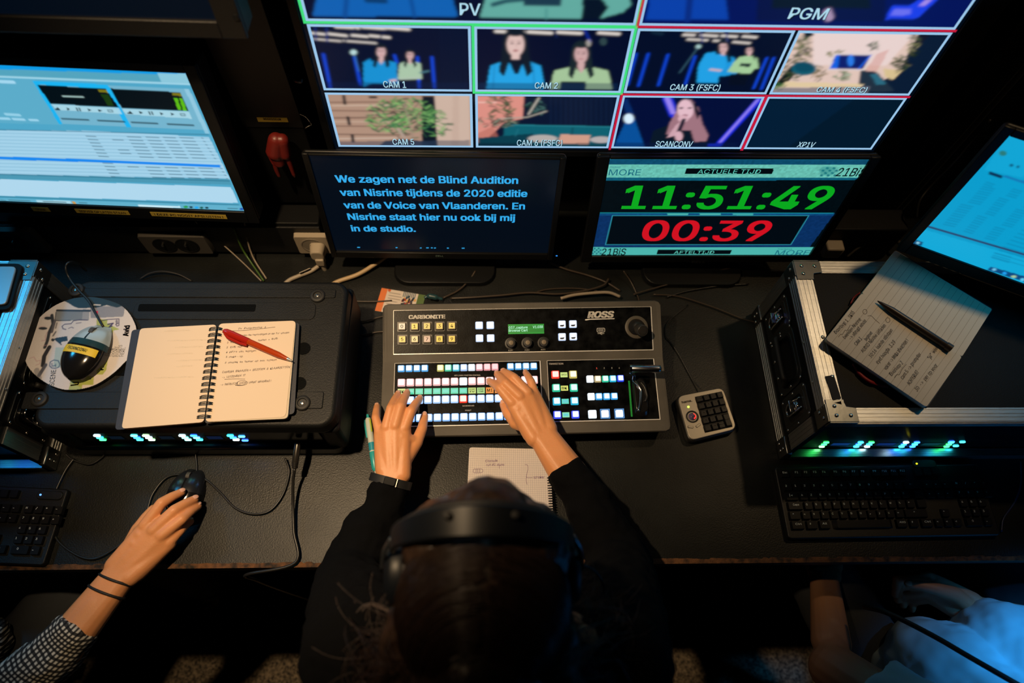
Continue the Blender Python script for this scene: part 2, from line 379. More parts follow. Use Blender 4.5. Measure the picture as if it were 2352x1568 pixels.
# ---- cable trunking along the back of the desk
tk = thing('cable_trunking', 'long black cable trunking with wall sockets under the editing monitor', 'trunking', (0, .76, 0))
obj('trunk_body', MB().bx((-1.3, .755, 0), (-.315, .80, .100)), CASEBLK, tk, bevel=.003)
obj('trunk_cover', MB().bx((-1.3, .750, .012), (-.315, .755, .094)), BLK, tk, bevel=.001)
tk2 = solo('cable_trunking', MB().bx((.645, .750, 0), (.80, .80, .100)), CASEBLK, 'short piece of black cable trunking right of the clock monitor', 'trunking', bevel=.003)
TRK = Plane((0, .750, 0), (1, 0, 0), (0, 0, 1))
def socket(label, c, hole, m, n=2, plate=None):
    q = [TRK.uv(*p) for p in c]; u0 = min(q[0][0], q[3][0]); u1 = max(q[1][0], q[2][0]); v1 = q[0][1]; v0 = q[3][1]
    cu, cv, w, h = (u0+u1)/2, (v0+v1)/2, u1-u0, v1-v0
    s = thing('wall_socket', label, 'socket', TRK.at(cu, v0, 0))
    obj('face_plate', MB().prism(rr(w, h, .004), TRK.frame(cu, cv), 0, .010, top=.97), m, s)
    for k in range(n):
        x = cu+(k-(n-1)/2)*.042
        obj('socket_well', MB().lathe([(.0185, .0102), (.0195, .0112), (.0215, .0112), (.0215, .0098)], TRK.frame(x, cv), 28).lathe([(.0183, .0103), (.0183, .0106)], TRK.frame(x, cv), 28), hole, s)
        obj('earth_pin', MB().lathe([(.0022, .0105), (.0022, .017), (.001, .018)], TRK.frame(x, cv+.008), 10), STEEL, s)
    return s, cu, cv
GREYP = mat('grey_plastic', (.085, .078, .068), .5, bump=.2, bscale=600)
socket('grey double wall socket on the trunking, below the yellow taped edge of the editing screen', [(318, 533), (470, 545), (497, 575), (345, 572)], BLK, GREYP)
socket('grey double wall socket at the far left edge of the photo, above the flight case', [(-70, 520), (80, 528), (120, 572), (-40, 570)], BLK, GREYP)
IVORY = mat('ivory_plastic', (.38, .32, .24), .45)
s, cu, cv = socket('ivory wall socket beside the autocue screen with a white plug in it', [(676, 534), (750, 534), (760, 572), (690, 572)], mat('ivory_well', (.22, .19, .15), .5), IVORY, 1)
# white plug and lead
pl_ = thing('power_plug', 'white angled power plug and lead in the ivory wall socket', 'plug', TRK.at(cu+.012, cv-.03, .012))
c0 = TRK.at(cu+.008, cv, .0125)
obj('plug_body', MB().prism(rr(.030, .034, .01), TRK.frame(cu+.010, cv-.004, .011), 0, .022, top=.8).box(Matrix.Translation(c0+V((.004, -.016, -.022))), .016, .016, .02), IVORY, pl_, bevel=.002)
obj('strain_relief', MB().tube([c0+V((.004, -.016, -.03)), c0+V((.006, -.018, -.052))], [.006, .0045], 10), IVORY, pl_, smooth=60)
cable('lead', [c0+V((.006, -.018, -.05)), P(741, 605, .012), P(715, 622, .006), P(685, 634, .006), P(662, 645, .006), P(640, 668, .005)], .0040, IVORY, '', parent=pl_)
obj('cable_tag', MB().box(Matrix.Translation(P(700, 622, .012)) @ Matrix.Rotation(.5, 4, 'Z') @ Matrix.Rotation(.5, 4, 'X'), .022, .001, .016), mat('tape_white', (.55, .50, .42), .6), pl_)
# ================================================================== monitors
def tpx(mb, s, pl, zf, x0, y0, x1, y1, h, **kw):
    a = zf(x0, y0); b = zf(x1, y1); u = pl.uv((a[0]+b[0])/2, (a[1]+b[1])/2); a2 = zf((x0+x1)/2, (y0+y1)/2-h); w = pl.uv(*a2)
    kw.setdefault('lift', .0009)
    text(mb, s, pl, a, b, abs(w[1]-u[1]), **kw)
def quadpx(pl, pts): return [pl.uv(*p) for p in pts]
def ring(mb, pl, u0, v0, u1, v1, w, h=.0008, mi=0, sides='lrtb', w2=None):
    w2 = w2 or w
    if 'b' in sides: mb.add([pl.at(*q, h) for q in ((u0, v0), (u1, v0), (u1, v0+w2), (u0, v0+w2))], [(0, 1, 2, 3)], mi)
    if 't' in sides: mb.add([pl.at(*q, h) for q in ((u0, v1-w2), (u1, v1-w2), (u1, v1), (u0, v1))], [(0, 1, 2, 3)], mi)
    if 'l' in sides: mb.add([pl.at(*q, h) for q in ((u0, v0), (u0+w, v0), (u0+w, v1), (u0, v1))], [(0, 1, 2, 3)], mi)
    if 'r' in sides: mb.add([pl.at(*q, h) for q in ((u1-w, v0), (u1, v0), (u1, v1), (u1-w, v1))], [(0, 1, 2, 3)], mi)
def monitor(name, label, pl, u0, v0, u1, v1, bz, depth=.035, m=BEZEL, lip=.006, stand=None, panel=True, su=None, sb=.20):
    """bz = (left, right, top, bottom) bezel widths; plane = screen surface"""
    l, r, tp, b = bz; base = pl.at((u0+u1)/2, v0-b, -depth/2)
    if stand is not None: base = V((base.x, base.y, stand))
    t = thing(name, label, 'monitor', base)
    cx, cy = (u0-l+u1+r)/2, (v0-b+v1+tp)/2; w, h = u1+r-u0+l, v1+tp-v0+b
    thin = .008 if stand is not None else depth
    obj('housing', MB().prism(rr(w, h, .006), pl.frame(cx, cy), -thin, -.0015, top=None), m, t, bevel=.002)
    if thin < depth: obj('back_cover', MB().prism(rr(w*.8, h*.62, .02), pl.frame(cx, cy-h*.12), -depth, -thin, top=1.04), m, t, bevel=.002)
    mb = MB()
    for a in ((u0-l, v0-b, u0, v1+tp), (u1, v0-b, u1+r, v1+tp), (u0, v0-b, u1, v0), (u0, v1, u1, v1+tp)):
        mb.box(pl.frame((a[0]+a[2])/2, (a[1]+a[3])/2, lip/2-.0015), a[2]-a[0], a[3]-a[1], lip)
    obj('bezel', mb, m, t, bevel=.0012)
    if panel: obj('screen', MB().flat([(u0, v0), (u1, v0), (u1, v1), (u0, v1)], pl.frame(0, 0), 0.), mat('dark_screen', (.003, .004, .006), .22, emit='020a16', spec=.2), t)
    if stand is not None:
        bx, by = pl.at(su or (u0+u1)/2, (v0+v1)/2, -depth-.012).xy
        obj('stand_neck', MB().bx((bx-.02, by-.010, stand+.01), (bx+.02, by+.012, pl.at(0, (v0+v1)/2).z)), m, t, bevel=.003)
        obj('stand_base', MB().prism(rr(sb, .13, .03, cx=bx, cy=by-.022), Matrix.Translation((0, 0, stand+.0004)), 0, .010, top=.97), m, t, bevel=.001)
    return t
def mkplane(o, yaw, tilt, roll=0.):
    y, t, r = map(math.radians, (yaw, tilt, roll)); ex = V((math.cos(y), math.sin(y), 0)); n = V((-math.sin(y), math.cos(y), 0))
    ey = math.cos(t)*V((0, 0, 1))+math.sin(t)*n
    return Plane(o, math.cos(r)*ex+math.sin(r)*ey, -math.sin(r)*ex+math.cos(r)*ey)
# ---- multiview
TW, TH = .907/4, .2350/2
MV = mkplane((.656, .8, .262), .682, 1.949, -.296)
UL = -.907
tv = monitor('multiview_screen', 'large wall screen tiled with camera feeds, lit blue, top centre', MV, UL-.004, -.003, .004, TH*4+.004, (.012, .040, .014, .012), .04, panel=True)
obj('wall_bracket', MB().bx((.05, .84, .40), (.35, .88, .60)), BLK, tv)
zl = lambda x, y: (680+x/2.94, y/2.94)
zr = lambda x, y: (1400+x/2.6727, y/2.6727)
FR = '9cc9ee'
def tile(col, row, span, zoom, bg, ops, blur=1.2, res=150, tally=None, label=None, lab=None, extra=None, sides='lrtb'):
    u0 = UL+col*TW; v0 = row*TH; u1 = u0+span*TW; v1 = v0+span*TH
    g = .0022; f = .0040
    c = Canvas(MV, u0+g+f*.8, v0+g+f*.8, u1-g-f*.8, v1-g-f*.8, int(res*span**.5), int(res*.56*span**.5), bg, zoom)
    c.run(ops)
    if extra: extra(c)
    if blur: c.blur(blur)
    o = c.build('picture_tile', SCREEN, tv, .0004)
    mb = MB(); ring(mb, MV, u0+g, v0+g, u1-g, v1-g, f); obj('tile_frame', mb, glow(FR, .95), o, smooth=0)
    if tally: mb = MB(); ring(mb, MV, u0-.0014, v0-.0014, u1+.0014, v1+.0014, .0040, .0010, sides=sides); obj('tally_border', mb, glow(tally, 1.), o, smooth=0)
    if label:
        mb = MB(); x0, y0, x1, y1, h = lab; h *= 1.2 if span == 1 else 1; lab = (x0, y0, x1, y1, h); tpx(mb, label, MV, zoom, x0+3, y0+3, x1+3, y1+3, h, bold=.035, lift=.0007)
        obj('caption_shadow', mb, glow('061020', 1), o, smooth=0)
        mb = MB(); tpx(mb, label, MV, zoom, x0, y0, x1, y1, h, bold=.012, lift=.0009); obj('caption', mb, glow('a9d4e6', 1), o, smooth=0)
    return o
def woman(hx, hy, s, jacket, hair='0c1a28', skin='d6b0b0', jw=3.2, jh=3.4, dark=None):
    """simple presenter figure: head centre, scale = face half width"""
    X = lambda a: hx+a*s
    Y = lambda a: hy+a*s
    return [('e', hair, hx, Y(-.2), 1.45*s, 1.75*s), ('p', hair, [X(-1.45), Y(0), X(1.45), Y(0), X(1.75), Y(2.6), X(.9), Y(3.0), X(-.9), Y(3.0), X(-1.75), Y(2.6)]),
            ('p', jacket, [X(-jw), Y(2.6+jh), X(-jw*.86), Y(2.4), X(-1.2), Y(1.75), X(0), Y(2.6), X(1.2), Y(1.75), X(jw*.86), Y(2.4), X(jw), Y(2.6+jh)]),
            ('p', skin, [X(-.45), Y(.9), X(.45), Y(.9), X(.5), Y(2.0), X(0), Y(2.8), X(-.5), Y(2.0)]),
            ('p', hair, [X(-1.4), Y(.2), X(-.95), Y(.2), X(-.8), Y(2.2), X(-1.3), Y(3.6), X(-1.9), Y(3.0)]), ('p', hair, [X(.95), Y(.2), X(1.4), Y(.2), X(1.9), Y(3.0), X(1.3), Y(3.6), X(.8), Y(2.2)]),
            ('e', skin, hx, hy, .98*s, 1.3*s), ('e', hair, hx, Y(-1.35), 1.0*s, .42*s),
            ('e', '4a3038', X(-.4), Y(-.12), .2*s, .09*s, .85), ('e', '4a3038', X(.4), Y(-.12), .2*s, .09*s, .85), ('l', '6a4448', .09*s, [X(-.62), Y(-.38), X(-.2), Y(-.42)], .7), ('l', '6a4448', .09*s, [X(.2), Y(-.42), X(.62), Y(-.38)], .7),
            ('e', '9a4a52', hx, Y(.68), .34*s, .10*s, .9), ('l', 'a87878', .1*s, [X(.05), Y(-.1), X(.12), Y(.3)], .4)]
bars = lambda lst, w=18, c='1046d8': [('l', c, w, l) for l in lst]
truss = lambda rows: sum([[('l', 'e6dcd4', w, r) for r in seg] for w, seg in rows], [])
tile(0, 1, 1, zl, '04102c', truss([(26, [[270, 178, 420, 185], [450, 180, 600, 190], [620, 185, 760, 196]]), (20, [[105, 222, 190, 230], [210, 226, 340, 240], [370, 236, 480, 246], [500, 240, 630, 252]]), (13, [[120, 262, 300, 276], [320, 274, 540, 290]])])
     + [('l', '0c2a7a', 12, [130, 180, 135, 270]), ('l', '0c2a7a', 12, [205, 180, 210, 280]), ('l', '0a1840', 10, [330, 280, 400, 190]), ('l', '0a1840', 10, [560, 270, 600, 200])]
     + bars([[185, 365, 232, 590], [395, 385, 435, 570], [665, 372, 680, 420], [820, 385, 832, 590], [918, 385, 935, 590]], 20)
     + [('l', '3f7fb0', 6, [392, 360, 425, 480]), ('e', 'bcdcdc', 388, 352, 22, 18)]
     + [('l', '071a3a', 8, [x, 200, x+14, 590], .5) for x in range(980, 1150, 30)]
     + woman(575, 350, 30, '1690d2', jw=3.9, jh=4.6) + [('p', '1690d2', [455, 420, 500, 395, 520, 550, 455, 590]), ('l', 'd6b0b0', 22, [640, 545, 670, 540])]
     + woman(770, 372, 23, 'aac6aa', jw=3.6, jh=4.2) + [('l', 'b0c4b0', 22, [700, 530, 840, 525]), ('l', '4a7a88', 14, [838, 490, 895, 478])]
     + [('p', '081c40', [130, 552, 1165, 555, 1168, 600, 190, 600], .45)], tally=None, label='CAM 1', lab=(592, 588, 745, 590, 36))
tile(1, 1, 1, zl, '040d2a', truss([(24, [[1350, 210, 1440, 214], [1570, 214, 1725, 222], [1765, 216, 1925, 224], [2045, 220, 2180, 228], [1460, 205, 1540, 214]])])
     + [('l', '0c2a9a', 16, [1945, 190, 1985, 280]), ('l', '102050', 14, [1745, 190, 1760, 250]), ('e', '3c5858', 2075, 280, 24, 26, .6)]
     + woman(1482, 300, 60, '22a2e4', skin='e0c0ba', jw=3.3, jh=2.4) + [('p', '071428', [1430, 400, 1540, 400, 1500, 500, 1475, 495]), ('l', '1678b4', 6, [1340, 440, 1330, 590]), ('l', '1678b4', 6, [1600, 430, 1610, 590])]
     + woman(1925, 366, 46, 'a4c49a', hair='17262c', skin='cfa8a8', jw=4.6, jh=2.5) + [('e', 'd8d0c4', 1975, 290, 16, 24, .5), ('p', '14212c', [1790, 548, 1958, 552, 1955, 600, 1780, 600])]
     + [('p', '0a2a50', [1230, 556, 2175, 562, 2170, 610, 1225, 605], .5)], tally='3ddc7a', label='CAM 2', lab=(1610, 594, 1765, 596, 34))
def leaves(cols, cx, cy, rx, ry, n, r):
    def f(c):
        for i in range(n):
            a, q = random.uniform(0, 6.28), math.sqrt(random.random()); x, y = cx+rx*q*math.cos(a), cy+ry*q*math.sin(a); b = random.uniform(-.9, .9)
            c.line(random.choice(cols), r*random.uniform(.3, .6), [x-r*math.cos(b), y-r*math.sin(b), x+r*math.cos(b), y+r*math.sin(b)], .9)
    return f
def cam5(c):
    leaves(['2c5a3c', '16382c', '0e2824'], 720, 800, 230, 140, 110, 22)(c); leaves(['4f8a4c', '6aa45a', '3f7a50', '8fbf74'], 700, 780, 250, 120, 150, 20)(c)
    leaves(['4f8a4c', '7ab068', '2c5a3c'], 940, 830, 110, 90, 60, 18)(c)
    c.run([('l', '9a8878', 10, [730, 700, 760, 800, 790, 930]), ('l', '7a6a5c', 8, [760, 780, 830, 690]), ('l', 'b09a8c', 26, [690, 870, 740, 940]),
           ('p', '1a2a3c', [560, 985, 600, 950, 720, 938, 850, 950, 915, 985], .9), ('p', '2a3c58', [290, 955, 1175, 945, 1175, 990, 290, 990], .55)])
tile(0, 0, 1, zl, 'b08f7c', [('l', '6a4c40', 9, [225, 690, 700, 686]), ('l', '6a4c40', 9, [240, 745, 700, 750]), ('l', '5a4038', 10, [255, 795, 700, 790]), ('l', '6a4c40', 9, [265, 850, 720, 852]), ('l', 'd8c0ac', 8, [240, 712, 700, 708]), ('l', 'c8ac98', 10, [250, 820, 700, 822]),
     ('l', '5c443a', 9, [275, 905, 740, 910]), ('l', 'd8c4b4', 8, [280, 935, 700, 930])] + [('l', '141820', 20, l) for l in ([322, 645, 330, 700], [520, 735, 560, 735], [350, 790, 360, 838], [380, 910, 385, 955], [500, 655, 540, 655])]
     + [('p', '0d1624', [850, 645, 940, 645, 955, 985, 850, 985]), ('p', 'ccb2a2', [935, 640, 1170, 640, 1180, 985, 955, 985]), ('p', 'b89a8c', [1060, 640, 1100, 640, 1100, 985, 1050, 985], .3)], extra=cam5, label='CAM 5', lab=(655, 974, 800, 974, 32))
def cam6(c):
    leaves(['2c4a34', '16302c', '4f6a44'], 1380, 740, 90, 110, 50, 22)(c); leaves(['5a6a5c', '1a2a2a', '8a9a84'], 1350, 820, 150, 40, 50, 16)(c); leaves(['2c4a4c', '16302c', '4f7a74'], 1620, 720, 70, 60, 30, 18)(c)
    c.run([('l', 'b8b0a4', 14, [1570, 770, 1640, 660]), ('l', 'a8a094', 12, [1380, 800, 1560, 790, 1690, 750])])
tile(1, 0, 1, zl, '0a1630', [('p', 'dc9084', [1215, 645, 1540, 645, 1532, 800, 1400, 830, 1330, 900, 1225, 985, 1215, 985]), ('p', 'b86a5c', [1225, 900, 1330, 850, 1400, 985, 1225, 985], .6), ('l', 'f0c8bc', 10, [1230, 690, 1350, 690])]
     + [('l', '102446', 8, [x, 660, x, 840], .7) for x in range(1720, 2160, 34)]
     + [('p', '0f6070', [1410, 838, 2150, 852, 2140, 985, 1390, 985]), ('p', '0a3c4c', [1230, 930, 1600, 900, 1600, 985, 1225, 985]), ('l', '2a8a98', 8, [1415, 842, 2150, 856]), ('l', '083440', 7, [1868, 860, 1860, 930]), ('l', '2a8090', 5, [1500, 870, 1480, 920], .6),
     ('e', 'b4aca8', 1665, 935, 100, 26), ('p', 'd09c88', [1785, 905, 1990, 912, 1975, 975, 1770, 968]), ('e', 'b4acac', 2060, 942, 75, 22), ('p', '0a1c30', [1225, 985, 1225, 965, 2150, 965, 2150, 995], .55)], extra=cam6, label='CAM 6 (FSFC)', lab=(1490, 980, 1795, 982, 32))
tile(2, 1, 1, zr, '040e28', truss([(18, [[470, 185, 560, 187], [600, 186, 700, 188], [740, 186, 860, 190]]), (17, [[455, 212, 520, 215], [560, 214, 660, 220], [690, 218, 780, 224], [820, 222, 900, 228]]), (14, [[480, 240, 600, 246], [640, 248, 720, 252], [760, 256, 860, 264]])])
     + [('l', '0c2a7a', 9, [560, 180, 570, 260]), ('l', '0c2a7a', 9, [715, 180, 725, 262]), ('l', '12283c', 30, [270, 195, 320, 205], .8)]
     + bars([[162, 330, 110, 520], [237, 330, 178, 525], [358, 335, 300, 522], [525, 345, 465, 515], [965, 355, 885, 540], [1008, 355, 932, 545]], 17)
     + [('l', '3f6a80', 5, [545, 288, 430, 445]), ('e', 'aacccc', 545, 284, 16, 12)] + woman(697, 292, 26, '1c96dc', jw=3.2, jh=4.0) + [('p', '22a0e4', [545, 400, 590, 325, 640, 318, 720, 345, 712, 420, 680, 440, 662, 510, 535, 505]), ('p', '0c1a28', [650, 300, 675, 260, 680, 330, 650, 330]), ('l', 'd6b0b0', 16, [620, 425, 680, 432])]
     + woman(858, 312, 19, 'a4cc9a', jw=3.0, jh=3) + [('p', 'a4cc9a', [722, 440, 760, 385, 800, 345, 880, 345, 905, 405, 862, 452]), ('p', '12242c', [805, 385, 870, 390, 862, 412, 798, 404]), ('p', '060e20', [740, 455, 860, 455, 830, 520, 730, 520])], label='CAM 3 (FSFC)', lab=(367, 550, 672, 554, 30))
def cam4(c):
    leaves(['4c5c38', '1c2c24', '8c8464'], 1180, 300, 55, 90, 60, 17)(c); leaves(['2c4428', '141c1c', '5c5a40'], 1110, 430, 70, 70, 45, 18)(c); leaves(['4c5c38', '1c2c1c', '9a9468'], 1860, 270, 40, 70, 34, 16)(c)
    leaves(['3c4c30', '141c1c', '6a6848'], 1790, 390, 50, 50, 34, 17)(c); leaves(['3c5c38', '243c2c'], 1620, 280, 28, 22, 16, 12)(c); leaves(['8c8450', '5c6438'], 1400, 330, 60, 22, 26, 12)(c)
    leaves(['5c7c50', '9ab49a', '34583c'], 1430, 465, 55, 28, 30, 12)(c); leaves(['7c6a40', '4c4c30'], 1280, 450, 50, 50, 30, 12)(c); leaves(['1c4c2c', '5c8448'], 1030, 530, 50, 22, 24, 13)(c)
    c.run([('e', '0f5a6e', 1192, 420, 76, 42), ('e', '0a4a60', 1195, 412, 60, 28), ('p', 'dcd0d0', [1380, 328, 1618, 328, 1562, 432, 1340, 428]), ('p', '0a1e6c', [1390, 336, 1606, 336, 1553, 422, 1350, 420]), ('p', '1060e0', [1390, 336, 1412, 338, 1400, 420, 1352, 420]), ('e', '2a7ae8', 1480, 370, 20, 36), ('l', '1c60e0', 12, [1600, 340, 1530, 420])])
tile(3, 1, 1, zr, 'e0c4b8', [('p', 'e8d2ce', [1250, 195, 1880, 195, 1700, 400, 1250, 400]), ('p', 'd69c94', [1640, 330, 1720, 300, 1600, 500, 1540, 480], .6), ('p', '0a1c34', [1960, 205, 2130, 205, 1830, 580, 1560, 580, 1620, 520, 1780, 440, 1830, 330, 1900, 240]), ('p', '14182a', [1900, 205, 1975, 205, 1890, 290, 1850, 300]), ('p', '203040', [1540, 430, 1640, 440, 1750, 560, 1520, 565]), ('p', '2c6a80', [1600, 455, 1640, 450, 1700, 515, 1640, 520]), ('p', 'd8c090', [1680, 420, 1800, 430, 1740, 490, 1690, 470]),
     ('p', '101c28', [1190, 195, 1240, 195, 1260, 215, 1200, 235]), ('p', '0a1418', [1120, 400, 1150, 440, 1080, 520, 1000, 530]), ('p', 'e0c8a0', [1080, 500, 1560, 515, 1540, 545, 1040, 530]), ('p', '6a6a78', [1000, 540, 1600, 530, 1580, 575, 990, 570], .8)], extra=cam4, label='CAM 4 (FSFC)', lab=(1265, 562, 1570, 565, 26))
tile(2, 0, 1, zr, '040f38', [('p', '0a58a8', [110, 720, 150, 720, 215, 900, 25, 900], .8), ('p', '0a3070', [70, 605, 110, 605, 150, 700, 110, 720], .8), ('e', 'd8f0ff', 118, 727, 30, 30), ('l', '1a30e0', 60, [355, 600, 395, 700], .9), ('l', '9a86f0', 30, [353, 600, 390, 690]), ('l', '1228dc', 46, [915, 615, 668, 885]), ('l', '8c7cf0', 20, [910, 612, 680, 870]), ('l', '1830d8', 26, [590, 890, 680, 888]),
     ('p', '0a1828', [240, 905, 270, 800, 350, 770, 420, 780, 540, 775, 600, 850, 605, 905]), ('p', 'a07480', [350, 822, 372, 750, 405, 690, 410, 640, 450, 612, 500, 612, 545, 660, 570, 760, 607, 830, 590, 868, 520, 868, 500, 800, 430, 800, 400, 830]), ('p', '141426', [405, 690, 408, 640, 440, 614, 480, 608, 530, 640, 556, 700, 540, 730, 510, 650, 440, 640]), ('e', 'e4bcc8', 466, 672, 50, 60), ('e', '2a1c30', 440, 662, 13, 5), ('e', '2a1c30', 492, 662, 13, 5), ('e', '7a2c48', 462, 708, 18, 7),
     ('e', 'dcb0bc', 452, 728, 32, 22), ('p', 'd0a4b0', [350, 845, 405, 770, 440, 740, 450, 770, 410, 830]), ('l', '0a1228', 26, [455, 735, 425, 805]), ('e', 'd8acb8', 425, 835, 24, 30), ('p', '081840', [10, 872, 780, 876, 780, 905, 0, 905], .5)], tally='c41a3c', label='SCANCONV', lab=(277, 897, 503, 899, 28), sides='lrt')
tile(3, 0, 1, zr, '03192c', [('p', '04203a', [960, 610, 1500, 610, 1100, 900, 850, 900], .7)], tally='c41a3c', label='XP1V', lab=(1147, 900, 1250, 902, 26), sides='lt')
tile(0, 2, 2, zl, '040e2c', [('p', '0f60b2', [110, 110, 150, -60, 260, -500, 900, -500, 1040, -60, 1095, 110]), ('l', '0a4a94', 30, [330, 110, 350, -100]), ('l', '0a4a94', 24, [800, 110, 760, -80]), ('l', '083868', 40, [480, 0, 600, 5])] + woman(600, -640, 110, '0f60b2')[0:1]
     + woman(600, -640, 110, '0f60b2')[5:] + woman(1760, -560, 100, '62aaa0', hair='17262c')[0:2] + [('p', '62aaa0', [1240, 115, 1300, -80, 1480, -420, 2050, -420, 2230, -80, 2262, 30, 2210, 80, 2030, 130])] + woman(1760, -560, 100, '62aaa0')[5:]
     + [('l', '1e4a58', 34, [1330, 30, 1420, 5, 1530, -5]), ('p', '1c3a4c', [1520, -60, 1790, -60, 1790, 40, 1540, 40]), ('p', '061426', [1935, -20, 2060, -20, 2110, 50, 2050, 125, 1930, 125]), ('l', '4a908c', 14, [1690, 60, 1690, 125])], blur=1.0, res=170, tally='3ddc7a', label='PV', lab=(1105, 98, 1245, 102, 80), sides='lrb')
tile(2, 2, 2, zr, '05155a', [('p', '0e4cc0', [225, 120, 260, -100, 700, -100, 730, 120], .7), ('l', '0a2c80', 40, [500, -80, 480, 120]), ('p', '1c40e8', [1690, 118, 1735, 35, 1850, 30, 1905, -10, 2020, -10, 1890, 112]), ('p', '6a70f0', [1720, 95, 1750, 55, 1850, 52, 1850, 90]), ('p', 'a48ce8', [1900, 30, 1940, -5, 1990, -8, 1930, 38]),
     ('p', '0a1230', [900, 130, 920, -200, 1700, -200, 1690, 130], .6), ('l', 'b49cc4', 44, [1290, 20, 1310, -30]), ('l', 'a890b0', 50, [1335, 70, 1350, 110]), ('l', 'b8a0b8', 30, [1500, 15, 1530, -10])] + woman(1300, -520, 95, '0a1828', hair='5a3c48'), blur=1.0, res=170, tally='c41a3c', label='PGM', lab=(1090, 112, 1320, 118, 68), sides='lb')
# ---- autocue monitor
PR = mkplane((.123, .715, .068), -.081, 5.385, -.494)
zp = lambda x, y: (660+x/3.675, 330+y/3.675)
pm = monitor('autocue_monitor', 'small black monitor below the big screen showing blue Dutch prompt text', PR, -.408, 0, -.012, .238, (.010, .010, .0035, .016), .03, stand=0.)
mb = MB()
for s_, a in (('We zagen net de Blind Audition', (412, 322, 1948, 334, 58)), ('van Nisrine tijdens de 2020 editie', (450, 435, 2025, 445, 56)), ('van de Voice van Vlaanderen. En', (482, 541, 2005, 550, 54)), ('Nisrine staat hier nu ook bij mij', (515, 638, 1922, 648, 52)), ('in de studio.', (543, 735, 1086, 739, 48))):
    mb = MB(); tpx(mb, s_, PR, zp, *a, bold=.03); obj('prompt_line', mb, glow('2fa8e8', 1), pm, smooth=0)
mb = MB()
for x, y, w in ((590, 872, 24), (914, 874, 16), (1120, 877, 14), (1172, 876, 22), (1212, 876, 16), (1238, 877, 16), (1347, 878, 16), (1472, 879, 24)):
    q = quadpx(PR, [zp(x, y+3), zp(x+w, y+3), zp(x+w, y-4), zp(x, y-4)]); mb.flat(q, PR.frame(0, 0), .0009)
tag(obj('cut_off_line', mb, glow('2fa8e8', 1), pm, smooth=0), kind='stuff')
mb = MB(); tpx(mb, 'DELL', PR, zp, 1255, 934, 1320, 935, 14, lift=.0055); obj('maker_lettering', mb, mat('grey_print', (.20, .30, .26), .5), pm, smooth=0)
u, v = PR.uv(*zp(2272, 931)); obj('power_light', MB().box(PR.frame(u, v+.001, .005), .003, .0015, .001), glow('2a8ae8', 1.5), pm)
# ---- clock monitor
CK = mkplane((.612, .715, .068), -.14, 4.496, .871)
zc = lambda x, y: (1300+x/3.0947, 340+y/3.0947)
cm = monitor('clock_monitor', 'black monitor showing a green clock and red countdown digits', CK, -.417, 0, 0, .25, (.020, .016, .004, .018), .03, stand=0.)
c = Canvas(CK, -.417, 0, 0, .25, 300, 180, '020c12', zc)
c.run([('p', '0c4a6a', [300, 60, 2200, 60, 2130, 118, 290, 118]), ('l', '2a9cb0', 8, [310, 74, 2180, 76]), ('p', '66bcae', [280, 114, 2150, 116, 2075, 208, 270, 206]), ('p', '0c5a74', [270, 209, 2075, 211, 2050, 228, 250, 228])])
c.noise(.10, 2)
c.run([('p', '0a2f60', [190, 462, 1910, 462, 1730, 704, 170, 704]), ('p', '0c4a7a', [200, 462, 1910, 462, 1900, 478, 200, 478], .8)])
c.noise(.25, 3)
c.run([('l', '1aa0b0', 5, [235, 459, 1900, 461]), ('p', '020a12', [330, 479, 1725, 479, 1597, 684, 282, 684]), ('p', '4cb0a8', [718, 462, 870, 462, 865, 476, 722, 476]), ('p', '4cb0a8', [950, 462, 1100, 462, 1100, 476, 950, 476]), ('p', '3ca0a0', [1185, 462, 1330, 462, 1330, 476, 1185, 476]),
       ('l', '2f9cb0', 4, [330, 478, 1726, 478, 1598, 685, 281, 685, 330, 478]), ('p', '4cb4ac', [150, 703, 1760, 703, 1700, 790, 150, 790]),
       ('p', '020a10', [857, 142, 1478, 142, 1463, 183, 842, 183]), ('p', '020a10', [655, 722, 1182, 722, 1168, 752, 642, 752])])
for i in range(5):
    for j in range(4):
        if (i+j) % 2: c.ell('0c6a74', 1815+i*24+(3-j)*6, 142+j*17, 11, 8, .9, .4); c.ell('0c5a70', 190+i*14, 712+j*12, 7, 6, .9, .4)
c.ell('0f7a80', 1858, 162, 58, 34, .45)
c.build('clock_picture', SCREEN, cm, .0004)
mb = MB(); tpx(mb, '11:51:49', CK, zc, 392, 427, 1836, 430, 160, bold=.02); obj('clock_digits', mb, glow('0aa41e', 1), cm, smooth=0)
mb = MB(); tpx(mb, '00:39', CK, zc, 525, 654, 1410, 656, 140, bold=.02); obj('countdown_digits', mb, glow('cc1020', 1), cm, smooth=0)
for a in (('ACTUELE TIJD', 932, 178, 1376, 178, 30), ('AFTELTIJD', 765, 748, 1048, 748, 21)):
    mb = MB(); tpx(mb, a[0], CK, zc, *a[1:], lift=.0011); obj('banner_text', mb, glow('5cc4b4', 1), cm, smooth=0)
for a in (('21BiS', 1912, 196, 2112, 197, 58), ('21BiS', 250, 757, 420, 757, 46)):
    mb = MB(); tpx(mb, a[0], CK, zc, *a[1:], bold=.012, lift=.0011); obj('station_logo', mb, glow('04181c', 1), cm, smooth=0)
for a in (('MORE', 302, 190, 527, 190, 42), ('THOMAS', 308, 138, 386, 138, 13), ('MORE', 1480, 757, 1720, 757, 34), ('THOMAS', 1500, 720, 1602, 720, 10)):
    mb = MB(); tpx(mb, a[0], CK, zc, *a[1:], lift=.0011); obj('school_logo', mb, glow('17687c', 1), cm, smooth=0)
mb = MB(); tpx(mb, 'DELL', CK, zc, 890, 800, 985, 800, 16, lift=.0055); obj('maker_lettering', mb, mat('dim_print', (.05, .055, .05), .5), cm, smooth=0)
